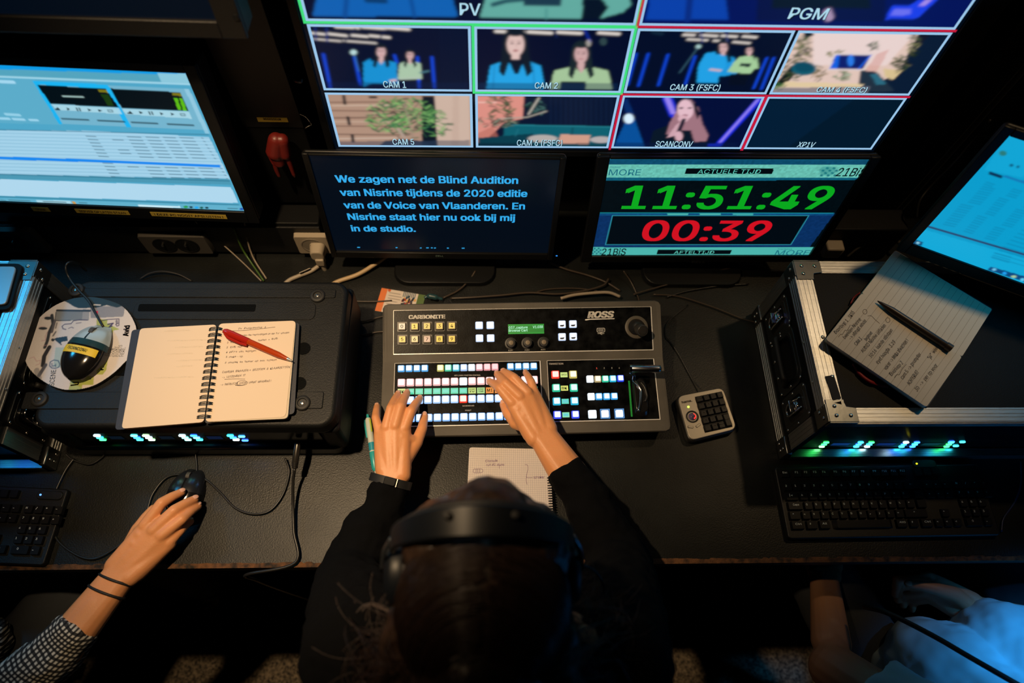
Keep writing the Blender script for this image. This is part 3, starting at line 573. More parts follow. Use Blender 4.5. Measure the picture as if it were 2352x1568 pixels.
# ---- editing monitor, left
LE = mkplane((-.417, .72, .185), -2.376, 6.277)
ze = lambda x, y: (x/2.904, 100+y/2.904)
em = monitor('editing_monitor', 'wide black editing monitor at the left with bright pale blue windows', LE, -.48, 0, 0, .274, (.016, .018, .014, .026), .035)
obj('wall_arm', MB().bx((-.70, .80, .30), (-.62, .88, .38)), BLK, em)
c = Canvas(LE, -.48, 0, 0, .274, 430, 250, '4fa6c8', ze)
c.run([('p', '0c9ae6', [-300, 100, 1260, 170, 1262, 214, -300, 170]), ('p', '54a4be', [-300, 160, 1100, 205, 1270, 262, -300, 212]), ('p', '8cc8dc', [1050, 196, 1245, 200, 1262, 262, 1075, 256]), ('l', 'a4d8ea', 14, [-300, 208, 1270, 270]), ('p', '5cacca', [-300, 222, 230, 240, 420, 540, -300, 520]), ('l', 'a4d8f0', 26, [0, 252, 90, 256]),
       ('l', '94d0e8', 22, [40, 470, 130, 476]), ('l', '9cd4ec', 20, [0, 498, 60, 500]), ('l', '9cd4ec', 20, [90, 502, 160, 506]), ('l', '9cd4ec', 18, [200, 508, 250, 510]),
       ('p', '74b4ce', [262, 260, 1250, 300, 1390, 575, 410, 535]), ('p', '1cb4f2', [215, 246, 720, 272, 880, 556, 845, 556, 700, 300, 262, 272, 420, 536, 395, 536]),
       ('p', '030f16', [248, 274, 705, 300, 795, 426, 338, 400]), ('p', '030f16', [738, 298, 1205, 324, 1258, 450, 812, 430]), ('p', 'b0dcea', [345, 404, 795, 430, 815, 470, 372, 440], .8), ('p', 'b0dcea', [815, 434, 1260, 452, 1280, 500, 840, 470], .8),
       ('p', '8c8418', [655, 305, 715, 310, 722, 328, 665, 323], .8), ('p', '8c8418', [1145, 325, 1205, 328, 1212, 350, 1152, 344], .8), ('p', '183a10', [670, 335, 725, 338, 760, 415, 720, 412]), ('p', '5cbc14', [1160, 362, 1184, 363, 1212, 444, 1188, 442]), ('p', '5cbc14', [1196, 364, 1218, 365, 1248, 447, 1222, 445]),
       ('l', 'b8dcd8', 10, [420, 350, 555, 355], .8), ('p', '9cd0e6', [1230, 300, 1262, 300, 1400, 600, 1370, 600], .7)])
for k, (x0, y0) in enumerate(((385, 430), (868, 455))):
    for i in range(6):
        x = x0+i*70; y = y0+i*3.4
        if i == 0: c.poly('0a2430', [x-18, y+10, x+20, y+12, x-2, y-8])
        elif i == 2: c.line('0a2430', 9, [x-14, y-8, x-6, y+10]); c.line('0a2430', 9, [x+4, y-8, x+12, y+10])
        elif i == 5: c.line('1a3a48', 5, [x-16, y-6, x+14, y-5, x+18, y+8, x-10, y+7, x-16, y-6])
        else: c.poly('0a2430', [x-12, y-9, x+16, y+1, x-4, y+11])
for x0, y0, x1 in ((415, 500, 590), (655, 512, 830), (880, 524, 1050), (1120, 536, 1290)): c.line('14303c', 14, [x0, y0, x1, y0+8], .8)
c.run([('p', 'a4d2ea', [-300, 575, 580, 580, 1395, 622, 1535, 905, 1500, 900, -300, 868]), ('l', '2c6c88', 7, [-300, 566, 1390, 606], .8)])
for i in range(13):
    y = 592+i*22.5; sh = i*14
    c.line('6ca8c6', 7, [-300, y-4, 1400+sh*.7, y+38], .5)
    if i in (7,): continue
    for x0, x1 in ((575, 640), (850, 940), (975, 1060), (1090, 1170), (1200, 1290), (1345, 1355)): c.line('1c4458', 6, [x0+sh, y+14+(x0/60), x1+sh, y+16+(x1/60)], .8)
    if i in (1, 4, 5, 9): c.line('1c4458', 6, [740+sh*.9, y+26, 810+sh*.9, y+28], .8)
c.run([('p', '1788f0', [-300, 742, 620, 772, 1468, 808, 1474, 824, 630, 790, -300, 762]), ('p', '4c98b4', [-300, 862, 1530, 905, 1545, 940, -300, 893]), ('l', '1c6480', 10, [-300, 862, 1530, 915], .6), ('p', 'b0d8ee', [-300, 893, 1540, 955, 1590, 1062, -300, 1003]), ('l', '3a8098', 9, [-300, 1010, 1590, 1074]), ('p', '62b0cc', [-300, 1020, 1600, 1080, 1640, 1120, -300, 1080]),
       ('p', 'a4d4e4', [240, 1040, 470, 1048, 480, 1070, 250, 1062]), ('l', '14303c', 8, [290, 1052, 440, 1058], .8), ('l', '14303c', 8, [60, 1042, 200, 1048], .6), ('p', 'cc9a50', [475, 1050, 500, 1050, 510, 1068, 488, 1068]), ('l', '14303c', 6, [530, 1060, 580, 1062], .8), ('p', 'c4e8f4', [920, 1072, 1200, 1082, 1205, 1096, 930, 1090]),
       ('e', '2c9c50', 1240, 1088, 16, 8), ('e', '14303c', 1275, 1090, 12, 7), ('e', '20a8f0', 1312, 1092, 14, 8), ('e', '1c5c50', 1345, 1094, 12, 7), ('e', '14303c', 1380, 1094, 12, 7), ('l', '14303c', 6, [1520, 1098, 1585, 1100], .8), ('e', '1c50b0', 1612, 1102, 14, 8), ('l', '20484c', 5, [5, 1040, 40, 1046], .8)])
c.blur(.7)
c.build('editing_picture', SCREEN, em, .0004)
YTAPE = mat('yellow_tape', (.50, .36, .05), .55)
for s_, a in (('SERVER OP LATEN STAAN', (520, 1112, 878, 1130)), ('\u26a0 DEZE PC NOOIT AFSLUITEN \u26a0', (1018, 1130, 1520, 1149)), ('OPNAME', (235, 1103, 352, 1112))):
    s_ = s_.replace('\u26a0', '!'); (x0, y0, x1, y1) = a
    u0, v0 = LE.uv(*ze(x0, y0)); u1, v1 = LE.uv(*ze(x1, y1)); uc, vc = (u0+u1)/2, (v0+v1)/2
    o = obj('tape_label', MB().box(LE.frame(uc, -.012, .0052), u1-u0, .0095, .0006), YTAPE, em)
    mb = MB(); text(mb, s_, LE, (u0+.006, -.0145), (u1-.006, -.0145), .0050, lift=.0058, bold=.01, px=False); obj('tape_lettering', mb, INK, o, smooth=0)
# ---- right hand monitor standing on the flight case
RM = mkplane((.691, .625, .24), -25.213, 5.397)
zq = lambda x, y: (1980+x/3.919, 280+y/3.919)
rm = monitor('document_monitor', 'monitor cut off by the right edge, cyan document page, standing over the ruled notebook', RM, 0, 0, .40, .229, (.014, .014, .012, .022), .03, stand=.1925, su=.30, sb=.15)
c = Canvas(RM, 0, 0, .40, .229, 330, 190, '0a9ccc', zq)
c.run([('p', '12a4d4', [1315, 110, 1600, 180, 1450, 500, 1100, 430]), ('e', '2a7a78', 1268, 280, 34, 24), ('e', '0e5c80', 1345, 388, 16, 14), ('e', '0e5c80', 1405, 402, 14, 12), ('p', '0a2c50', [1135, 470, 1150, 445, 1265, 480, 1255, 508]), ('p', '1478b4', [1262, 490, 1285, 478, 2400, 800, 2400, 870]),
       ('l', '2a1c4c', 22, [590, 938, 3000, 1640]), ('p', '18b0e0', [560, 965, 2900, 1640, 2900, 2000, 450, 1085], .6), ('p', '0a4c78', [480, 1058, 555, 1080, 530, 1115, 450, 1090]), ('e', '8cd0e8', 503, 1086, 16, 10),
       ('p', '0c4a80', [1160, 1300, 2900, 1800, 2900, 1900, 1130, 1330]), ('e', '6cc0e8', 1190, 1326, 20, 12), ('e', '20a0f0', 1282, 1360, 20, 14), ('e', 'a4c8a0', 1365, 1390, 24, 12), ('e', '60c8f0', 1445, 1416, 20, 14)])
for k in range(30):
    row = k//3; col = k % 3; x = 1120-row*75*.62+col*200+(k*37 % 50); y = 540+row*40+col*62
    for j in range(2): c.line('0a5c88', 9, [x-j*18, y+j*18, x+70+(k*53 % 40)-j*18, y+22+j*18], .55)
for j in range(9): c.line('0a5c88', 8, [1440-j*34, 970+j*30, 1900-j*30, 1110+j*30], .55)
for j in range(3): c.line('0a5c88', 9, [1190-j*10, 1175+j*22, 1340-j*10, 1215+j*24], .6)
c.blur(.8); c.build('document_picture', SCREEN, rm, .0004)
# ---- dark monitor corner, top left
zt = lambda x, y: (x/3.36, y/3.36)
BR_ = PY(571, 85, .70); TL2 = mkplane(tuple(BR_), -1., 3.)
mb_ = monitor('dark_monitor', 'switched-off monitor with dark grey frame in the top left corner', TL2, -.53, .022, -.030, .33, (.03, .030, .03, .022), .035, m=mat('grey_bezel', (.007, .007, .007), .5, bump=.3, bscale=800))
u, v = TL2.uv(*zt(1828, 112)); obj('frame_button', MB().lathe([(.004, .0045), (.004, .006), (.003, .0065)], TL2.frame(u, v), 16), BLK, mb_)
arm_at = TL2.at(-.28, .17, -.035)
obj('wall_arm', MB().bx((arm_at.x-.03, arm_at.y, arm_at.z-.03), (arm_at.x+.03, .88, arm_at.z+.03)), BLK, mb_)
# ---- equipment rack to the right of the big screen
BKP = Plane((0, .86, 0), (1, 0, 0), (0, 0, 1))
rk = thing('rack_cabinet', 'dark equipment rack with thin metal edge right of the big screen', 'rack', (1.05, .86, 0))
obj('rack_body', MB().bx((.79, .862, 0), (1.45, .878, 1.0)), CASEBLK, rk)
for x in (.835, .848): obj('metal_edge', MB().bx((x-.0012, .846, 0), (x+.0012, .862, 1.0)), ALU, rk)
zs = [0]+[BKP.uv(2150, y)[1] for y in (489, 454, 418, 380)]; zs += [zs[-1]+.045*i for i in range(1, 12)]
for a, b in zip(zs, zs[1:]):
    if b > .95: break
    obj('blank_panel', MB().bx((.862, .852, a+.0012), (1.33, .862, b-.0012)), BLK, rk, bevel=.001)
obj('rack_post', MB().bx((1.34, .846, 0), (1.39, .862, 1.0)), BLK, rk)
# ---- panel left of the big screen with the REGISSEUR strip
pn = thing('patch_panel', 'black equipment panel between the editing monitor and the big screen', 'panel', (-.35, .84, 0))
WP = Plane((0, .800, 0), (1, 0, 0), (0, 0, 1))
def wpx(x, y): return WP.uv(x, y)
obj('panel_box', MB().bx((-.395, .802, .10), (-.30, .865, .62)), CASEBLK, pn, bevel=.002)
obj('panel_face', MB().bx((-.395, .800, .30), (-.300, .802, .62)), BLK, pn)
u0, v0 = wpx(592, 275); u1, v1 = wpx(663, 280)
obj('strip_label', MB().box(WP.frame((u0+u1)/2, (v0+v1)/2+.003, .0005), u1-u0, .009, .0008), YTAPE, pn)
mb = MB(); text(mb, 'REGISSEUR', WP, (u0+.010, v0+.001), (u1-.010, v0+.0005), .0045, lift=.0012, bold=.02, px=False); obj('strip_lettering', mb, INK, pn, smooth=0)
u, v = wpx(681, 174); obj('hook', MB().tube(smoothpts([WP.at(u-.004, v+.004, 0), WP.at(u-.002, v, .008), WP.at(u+.006, v-.004, .008), WP.at(u+.008, v-.001, .005)], 5), .0022, 8), STEEL, pn)
# wire clip and red grips hanging there
solo('wire_hook', MB().tube(smoothpts([WP.at(*wpx(688, 256), .004), WP.at(*wpx(704, 262), .006), WP.at(*wpx(714, 272), .008), WP.at(*wpx(716, 280), .006), WP.at(*wpx(704, 284), .008), WP.at(*wpx(702, 291), .004)], 5), .0011, 6), STEEL, 'thin bent wire hook on the dark panel left of the big screen', 'hook', smooth=180)
RED = mat('red_rubber', (.15, .012, .009), .42, bump=.1, bscale=300)
rg = thing('red_clamp', 'red plastic spring clamp with two prongs hanging below the yellow strip', 'clamp', WP.at(*wpx(645, 380), .012))
RF = Plane((0, .780, 0), (1, 0, 0), (0, 0, 1))
def rpx(x, y, h=0.): return RF.px(x, y, h)
mb = MB()
for a, b, ra, rb in (((634, 322), (632, 345), .013, .0145), ((632, 345), (642, 368), .0145, .010), ((615, 348), (632, 370), .004, .006), ((648, 322), (655, 350), .011, .010)): mb.cap(rpx(*a, 0), rpx(*b, .003), ra, rb)
obj('clamp_body', organic_mesh(mb, .0012, 8), RED, rg, smooth=180)
for q in (((632, 366), (636, 385), (642, 400)), ((658, 350), (668, 375), (677, 400))): obj('prong', MB().tube(smoothpts([rpx(*p, .004) for p in q], 5), [.0052-.0002*i for i in range(11)], 10), RED, rg, smooth=180)
obj('mounting_peg', MB().tube([rpx(640, 335, -.02), rpx(640, 335, .002)], .004, 10), BLK, rg)
# adapter block to the right of the clock monitor
solo('adapter_block', MB().box(TRK.frame(*TRK.uv(1908, 560), .012), .034, .030, .024), IVORY, 'small beige power adapter on the trunking right of the clock monitor', 'adapter', bevel=.003)
# ================================================================== production switcher
CHAS = mat('console_grey', (.098, .090, .077), .6, spec=.3, bump=.2, bscale=900, var=.18, vscale=14)
PANELB = mat('panel_black', (.004, .0045, .005), .34, bump=.1, bscale=400, var=.9, vscale=60, spec=.09)
O = P(873, 1003, .045); E1 = P(1541, 988, .045); ex = (E1-O).normalized(); ey0 = V((0, 0, 1)).cross(ex)
CW = (E1-O).length
ZM, ZB = .058, .090
dm = (P(873, 832, ZM)-O).dot(ey0); db = (P(875, 697, ZB)-O).dot(ey0)
CF_ = Matrix((ex, ey0, V((0, 0, 1)))).transposed().to_4x4(); CF_.translation = (O.x, O.y, 0)
LP = Plane(O, ex, ey0*dm+V((0, 0, ZM-.045)))
UP = Plane(CF_ @ V((0, dm, ZM)), ex, ey0*(db-dm)+V((0, 0, ZB-ZM)))
sw = thing('production_switcher', 'grey and black live vision mixer console covered in lit buttons', 'switcher', CF_ @ V((CW/2, db/2, 0)))
prof = [(.022, .0005), (db-.004, .0005), (db, .006), (db, ZB-.003), (db-.003, ZB), (dm, ZM), (0, .045), (-.001, .042), (0, .036), (.022, .012)]
mb = MB(); n = len(prof)
r = .008; xs = [(0, r), (r*.3, r*.3), (r, 0), (CW-r, 0), (CW-r*.3, r*.3), (CW, r)]
vs = []
for x, inset in xs:
    for y, z in prof:
        yy = y+inset if y < .01 else (y-inset if y > db-.01 else y); vs.append(CF_ @ V((x, yy, z)))
fs = [(i*n+j, i*n+(j+1) % n, (i+1)*n+(j+1) % n, (i+1)*n+j) for i in range(len(xs)-1) for j in range(n)]
fs += [tuple(range(n)), tuple(range((len(xs)-1)*n, len(xs)*n))[::-1]]
mb.add(vs, fs)
obj('chassis', mb, CHAS, sw, smooth=0)
def qlocal(pl, pts):
    q = [pl.uv(*p) for p in pts]; return min(x for x, _ in (q[0], q[3])), min(y for _, y in (q[2], q[3])), max(x for x, _ in (q[1], q[2])), max(y for _, y in (q[0], q[1]))
def panel(name, pl, pts):
    u = [pl.uv(*p) for p in pts]; u0 = (u[0][0]+u[3][0])/2; u1 = (u[1][0]+u[2][0])/2; v1 = (u[0][1]+u[1][1])/2; v0 = (u[2][1]+u[3][1])/2
    o = obj(name, MB().box(pl.frame((u0+u1)/2, (v0+v1)/2, .0004), u1-u0, v1-v0, .0024), PANELB, sw, bevel=.0004)
    mb = MB()
    for a in ((u1-.0011, v0, u1+.0006, v1), (u0, v0-.0006, u1+.0006, v0+.0011), (u0-.0004, v0, u0+.0004, v1), (u0, v1-.0003, u1, v1+.0004)):
        mb.box(pl.frame((a[0]+a[2])/2, (a[1]+a[3])/2, .0013), a[2]-a[0], a[3]-a[1], .0012)
    obj('metal_rim', mb, mat('polished_rim', (.86, .84, .80), .35, .15, bump=.1), o, bevel=.0002)
    return o
pu = panel('upper_panel', UP, [(904, 713), (1495, 705), (1500, 803), (904, 815)])
pl1 = panel('crosspoint_panel', LP, [(905, 835), (1241, 829), (1247, 973), (905, 981)])
pl2 = panel('transition_panel', LP, [(1258, 829), (1503, 824), (1514, 963), (1262, 970)])
zk = lambda x, y: (860+x/3.36, 660+y/3.36)
zs_ = lambda x, y: (1220+x/6.918, 820+y/6.918)
H0 = .0016
def szz(pl, zf, x, y, w):   # metres for a width of w zoom pixels
    a = pl.uv(*zf(x-w/2, y)); b = pl.uv(*zf(x+w/2, y)); return abs(b[0]-a[0])
_bm = {}
def button(parent, pl, zf, x, y, w, rim, top, hgt=.0045, es=1.25, cap=.74, name='key_button', h=None):
    s = round(szz(pl, zf, x, y, w), 4); u, v = pl.uv(*zf(x, y)); key = (s, rim, top, hgt, cap, h)
    fr = pl.frame(u, v, H0)
    if key not in _bm:
        hh = (h or 1)*s; mb = MB(); q = rr(s, hh, s*.12, 3)
        mb.prism(q, I4, 0, hgt*.8, 0, top=.93); mb.prism([(a*.93, b*.93) for a, b in q], I4, hgt*.8, hgt, 0, top=.86)
        mb.prism([(a*cap, b*cap) for a, b in q], I4, hgt-.0002, hgt+.0003, 1, top=.92)
        me = bpy.data.meshes.new(name); me.from_pydata(mb.v, [], mb.f); me.polygons.foreach_set('material_index', mb.m)
        me.materials.append(glow(rim, es*.8)); me.materials.append(glow(top, es)); finish(me, 35); _bm[key] = me
    return link(name, _bm[key], parent, fr)
# keypad 0-9
AMB = [('0', 'e8cfa8'), ('1', 'f6cc50'), ('2', 'f0c860'), ('3', 'f2c858'), ('4', 'f4cc58'), ('5', 'f4cc58'), ('6', 'f0d088'), ('7', 'dcae8c'), ('8', 'f8cc48'), ('9', 'f6cc50')]
FRAME = mat('key_frame', (.02, .018, .014), .4); CAPB = mat('key_cap_brown', (.10, .07, .035), .4)
for k, (x, y) in enumerate([(216, 305), (313, 305), (408, 303), (504, 302), (599, 300), (218, 404), (314, 403), (409, 403), (504, 402), (599, 401)]):
    u, v = UP.uv(*zk(x, y)); s = szz(UP, zk, x, y, 76); fr = UP.frame(u, v, H0)
    mb = MB().prism(rr(s, s, .001, 2), fr, 0, .0012, 0).prism(rr(s*.80, s*.80, .001, 2), fr, .0012, .006, 1, top=.9).prism(rr(s*.60, s*.58, .0004, 2), fr, .0058, .0064, 2)
    o = obj('number_key', mb, [FRAME, CAPB, glow(AMB[k][1], .95)], pu, frame=fr)
    mb = MB(); d = s*.16; text(mb, AMB[k][0], UP, (u-d*.8, v-s*.17), (u+d*.8, v-s*.17), s*.32, lift=H0+.0068, bold=.01, px=False)
    mb2 = MB().add(mb.v, mb.f)
    for i in range(len(mb2.v)): pass
    SUBNUM = obj('digit', mb2, mat('digit_brown', (.10, .05, .03), .6), pu, smooth=0)
for x, y in ((808, 294), (894, 293), (811, 393), (897, 392)): button(pu, UP, zk, x, y, 58, 'c8dcff', 'eef4ff', name='menu_button', cap=.86)
for x, y in ((1446, 286), (1531, 284), (1447, 383), (1533, 380)):
    o = button(pu, UP, zk, x, y, 58, 'c8dcff', 'eef4ff', name='menu_button', cap=.86)
    u, v = UP.uv(*zk(x, y+12)); s = szz(UP, zk, x, y, 58)
    obj('button_reflection', MB().flat([(-s*.32, s*.06), (-s*.26, -s*.14), (s*.14, -s*.14), (s*.32, s*.10)], UP.frame(u, v), H0+.0052), mat('reflection_dark', (.02, .018, .02), .5), pu, smooth=0)  # dark reflection on the lit cap, painted as a flat shape
# green display
qd = [UP.uv(*zk(*p)) for p in ((1030, 288), (1308, 280), (1308, 355), (1032, 362))]; u0, u1, v0, v1 = (qd[0][0]+qd[3][0])/2, (qd[1][0]+qd[2][0])/2, (qd[2][1]+qd[3][1])/2, (qd[0][1]+qd[1][1])/2
obj('green_display', MB().box(UP.frame((u0+u1)/2, (v0+v1)/2, H0), u1-u0, v1-v0, .0008), glow('0a8c2c', 1), pu)
mbt = MB()
for i in range(24):
    for j in range(2):
        a = u0+(u1-u0)*(i+.5)/24; b = v0+(v1-v0)*(.32+.36*j); mbt.flat([(a-.0013, b-.0026), (a+.0013, b-.0026), (a+.0013, b+.0026), (a-.0013, b+.0026)], UP.frame(0, 0), H0+.0005)
obj('display_cells', mbt, glow('087a26', 1), pu, smooth=0)
for s_, x0, x1, y in (('037_capture', 1036, 1182, 320), ('V1.03B', 1222, 1300, 316), ('Browse Cart', 1036, 1182, 343)):
    obj('display_text', (lambda m: (text(m, s_, UP, zk(x0, y), zk(x1, y-3), .0042, lift=H0+.0008, bold=.01), m)[1])(MB()), glow('b8f8d0', 1.1), pu, smooth=0)
KNOB = mat('knob_black', (.014, .014, .014), .4)
for x, y in ((1053, 433), (1180, 431), (1304, 428)):
    u, v = UP.uv(*zk(x, y)); fr = UP.frame(u, v, H0)
    k = obj('push_knob', MB().lathe([(.0105, 0), (.0105, .0008), (.0082, .001), (.0078, .009), (.0072, .0098), (.0042, .0100)], fr, 28), KNOB, pu, frame=fr)
    obj('knob_centre', MB().lathe([(.0042, .0095), (.0040, .0104), (.0015, .0108)], fr, 20), mat('knob_tan', (.20, .16, .11), .5), pu)
    text_mb = MB(); text(text_mb, 'PUSH', UP, zk(x-20, y+58), zk(x+14, y+57), .0022, lift=H0+.0002, bold=.01)
    obj('lettering', text_mb, WHITEP, pu, smooth=0)
def plate(parent, s, pl, zf, x0, y0, x1, y1, h, m=WHITEP, bold=.02, shear=0., name='lettering'):
    mb = MB(); text(mb, s, pl, zf(x0, y0), zf(x1, y1), h, lift=H0+.0002, bold=bold, shear=shear); return obj(name, mb, m, parent, smooth=0)
plate(pu, 'CARBONITE', UP, zk, 264, 243, 547, 239, .0062, bold=.05, name='maker_lettering')
plate(pu, 'ROSS', UP, zk, 1642, 235, 1850, 231, .0108, bold=.05, shear=.25, name='maker_lettering')
mb = MB(); mb.add([UP.px(*zk(*p), H0+.0003) for p in ((1622, 252), (1628, 247), (1660, 243), (1852, 239), (1851, 245), (1662, 250), (1632, 256))], [tuple(range(6, -1, -1))]); obj('logo_swoosh', mb, WHITEP, pu, smooth=0)
mb = MB()
for a in (((1718, 316), (1772, 315), (1776, 320), (1776, 340), (1770, 345), (1722, 346), (1717, 341), (1717, 320)),): mb.tube([UP.px(*zk(*p), H0+.0003) for p in a+(a[0],)], .00045, 4)
mb.tube([UP.px(*zk(*p), H0+.0003) for p in ((1728, 326), (1766, 325), (1766, 334), (1728, 335), (1728, 326))], .0004, 4)
mb.tube([UP.px(*zk(*p), H0+.0003) for p in ((1722, 357), (1772, 356))], .0004, 4); mb.tube([UP.px(*zk(*p), H0+.0003) for p in ((1735, 357), (1745, 350), (1756, 350))], .0003, 4); mb.tube([UP.px(*zk(*p), H0+.0003) for p in ((1740, 357), (1750, 364), (1758, 364))], .0003, 4)
tag(obj('usb_symbol', mb, WHITEP, pu), kind='stuff')
# joystick
u, v = UP.uv(*zk(2020, 308)); fr = UP.frame(u, v, H0); q = [UP.px(*zk(2020, 308)), None]
RW = mat('joystick_ring', (.09, .078, .06), .5)
obj('joystick_ring', MB().lathe([(.0205, 0), (.0205, .0015), (.0190, .0022), (.0150, .0022), (.0120, -.0002)], fr, 48), RW, pu)
obj('joystick_boot', MB().lathe([(.0150, 0), (.0135, .006), (.0090, .012), (.0075, .017)], fr, 40), KNOB, pu, smooth=180)
tilt = fr @ Matrix.Rotation(math.radians(7), 4, 'Y') @ Matrix.Rotation(math.radians(20), 4, 'X')
obj('joystick_knob', MB().lathe([(.0085, .010), (.0098, .012), (.0102, .031), (.0096, .034), (.0086, .0346), (.0084, .0340), (.0070, .0340), (.0066, .0350), (.003, .0352)], tilt, 40), mat('joystick_cap', (.030, .028, .025), .35), pu, smooth=50)
# crosspoint rows
PKT = ('f0b8b4', 'fff2f2'); BLT = ('58aef0', 'eaf6ff'); PALE = ('a8ccff', 'f2f8ff')
row = lambda n, x0, y0, x1, y1: [(x0+(x1-x0)*i/(n-1), y0+(y1-y0)*i/(n-1)) for i in range(n)]
r1 = row(4, 208, 630, 389, 627)+row(8, 510, 626, 930, 617)+row(4, 1050, 614, 1228, 611)
c1 = [BLT]*4+[('c8c060', 'fbf6cc'), ('48d0a0', 'd0f4ea'), ('48c0dc', 'd4f2fa'), ('a8ccff', 'e8f2ff'), ('e8f2ff', 'ffffff'), ('e8a8b0', 'fbdfe2'), ('f09ca0', 'fbd2d4'), ('f09ca0', 'fbd2d4')]+[BLT]*4
for (x, y), (a, b) in zip(r1, c1): button(pl1, LP, zk, x, y, 53, a, b, es=1.15, cap=.80)
xs16 = [210+68.0*i for i in range(16)]
def rowy(y0, y1): return [(x, y0+(y1-y0)*i/15) for i, x in enumerate(xs16)]
for i, (x, y) in enumerate(rowy(738, 716)):
    a, b = PKT if i != 7 else ('e8f4ff', 'ffffff'); button(pl1, LP, zk, x, y, 60, a, b, es=1.3 if i != 7 else 1.5, cap=.80)
OL = [('d8e890', 'BK')]+[('58dcae', None)]*7+[('c8e080', 'S1EP\nIV'), ('b0e090', 'S2EP\nTEMP'), ('f0903c', 'M1'), ('f0903c', 'M2')]+[('58dcae', None)]*4
for (x, y), (c_, s_) in zip(rowy(806, 790), OL):
    u, v = LP.uv(*zk(x, y)); w = szz(LP, zk, x, y, 59); fr = LP.frame(u, v, H0)
    o = obj('label_display', MB().box(fr, w, w*.78, .0012), glow(c_, .95), pl1, frame=fr)
    if s_:
        for j, l_ in enumerate(s_.split('\n')):
            two = '\n' in s_; mb = MB(); hh = w*(.20 if two else .40); vv = v-hh/2 if not two else v+(.06-.30*j)*w
            text(mb, l_, LP, (u-w*.36, vv), (u+w*.36, vv), hh, lift=H0+.0009, bold=.02, px=False); obj('label_text', mb, mat('oled_ink', (.05, .10, .03), .6), pl1, smooth=0)
    else:
        mb = MB().flat([(-w*.36, -w*.2), (w*.36, -w*.2), (w*.36, w*.2), (-w*.36, w*.2)], fr, .0008); obj('label_picture', mb, glow('74e4cc', .95), pl1, smooth=0)
for i, (x, y) in enumerate(rowy(874, 852)):
    a, b = PALE if i != 7 else ('ff3c28', 'ffd8cc'); button(pl1, LP, zk, x, y, 60, a, b, es=1.35, cap=.80)
for i, (x, y) in enumerate(rowy(1012, 990)):
    button(pl1, LP, zk, x+5, y, 60, '88bcff', 'eef6ff', es=1.35, cap=.82)
plate(pl1, 'KEY / AUX / CUSTOM CONTROL', LP, zk, 618, 685, 820, 683, .0021)
plate(pl1, 'BACKGROUND', LP, zk, 680, 920, 770, 918, .0021); plate(pl1, 'PRESET', LP, zk, 700, 955, 747, 954, .0021)
# transition section
tr = [((382, 285), 'ff4030', 'ffd8d0'), ((395, 495), '28c498', 'd8f4ea'), ((404, 708), '28b4d8', 'd8f2fa'), ((414, 922), '4050f0', 'e8ecff'),
      ((663, 283), 'c0b058', 'f4efd8'), ((675, 492), '28c498', 'd4f4f0'), ((686, 703), '28b4d8', 'd8f0f8'), ((700, 917), '3c50f0', 'e8ecff')]
for (x, y), a, b in tr: button(pl2, LP, zs_, x, y, 126, a, b, cap=.76, name='transition_button')
for (x, y), c_, s_ in (((519, 285), 'd0e488', 'XP1V'), ((528, 497), 'e8ec78', 'BK'), ((540, 706), '5cdcc0', None), ((550, 920), '8ce8b8', None)):
    u, v = LP.uv(*zs_(x, y)); w = szz(LP, zs_, x, y, 112); fr = LP.frame(u, v, H0); obj('label_display', MB().box(fr, w, w*.72, .0012), glow(c_, .95), pl2, frame=fr)
    if s_: mb = MB(); hh = w*(.38 if s_ == 'BK' else .22); text(mb, s_, LP, (u-w*.38, v-hh/2), (u+w*.38, v-hh/2), hh, lift=H0+.0009, bold=.02, px=False); obj('label_text', mb, mat('oled_ink', (.05, .10, .03), .6), pl2, smooth=0)
    else: obj('label_picture', MB().flat([(-w*.36, -w*.2), (w*.36, -w*.2), (w*.36, w*.2), (-w*.36, w*.2)], fr, .0008), glow('64d4d8', .95), pl2, smooth=0)
plate(pl2, 'TRANSITION', LP, zs_, 278, 124, 508, 121, .0030)
for i, (x, y) in enumerate(((1040, 192), (1158, 190), (1279, 189), (1397, 188))): plate(pl2, str(i+1), LP, zs_, x-8, y, x+9, y, .0026, m=glow('ff5a44', 1) if i == 0 else WHITEP)
for x, y, a, b in ((1054, 355, 'b4a070', 'f4ead8'), (1174, 353, '28c498', 'd8f4ea'), (1293, 350, '28b4d8', 'd4f0fa'), (1414, 345, '2848f0', 'e0e8ff')): button(pl2, LP, zs_, x, y, 106, a, b, cap=.78, name='keyer_button')
for x, y in ((932, 355), (950, 633)): button(pl2, LP, zs_, x, y, 112, 'f0f8ff', 'ffffff', es=1.4, cap=.85, name='keyer_button')
for x, y in ((1072, 632), (1194, 630), (1315, 627)): button(pl2, LP, zs_, x, y, 108, '3ca8f0', 'e4f4ff', cap=.78, name='keyer_button')
for k, (x, y) in enumerate(((970, 912), (1170, 907), (1396, 903))):
    if k:
        u, v = LP.uv(*zs_(x, y)); w = szz(LP, zs_, x, y, 148); fr = LP.frame(u, v, H0); mb = MB()
        for a in ((-1, 0), (1, 0)): mb.box(fr @ Matrix.Translation((a[0]*w*.47, 0, .002)), w*.07, w, .004)
        for a in (-1, 1): mb.box(fr @ Matrix.Translation((0, a*w*.47, .002)), w, w*.07, .004)
        obj('cut_button_frame', mb, glow('5c9ce0', .7), pl2)
    button(pl2, LP, zs_, x, y, 134 if k == 0 else 118, 'e8f4ff', 'ffffff', es=1.35, cap=.85, name='cut_button')
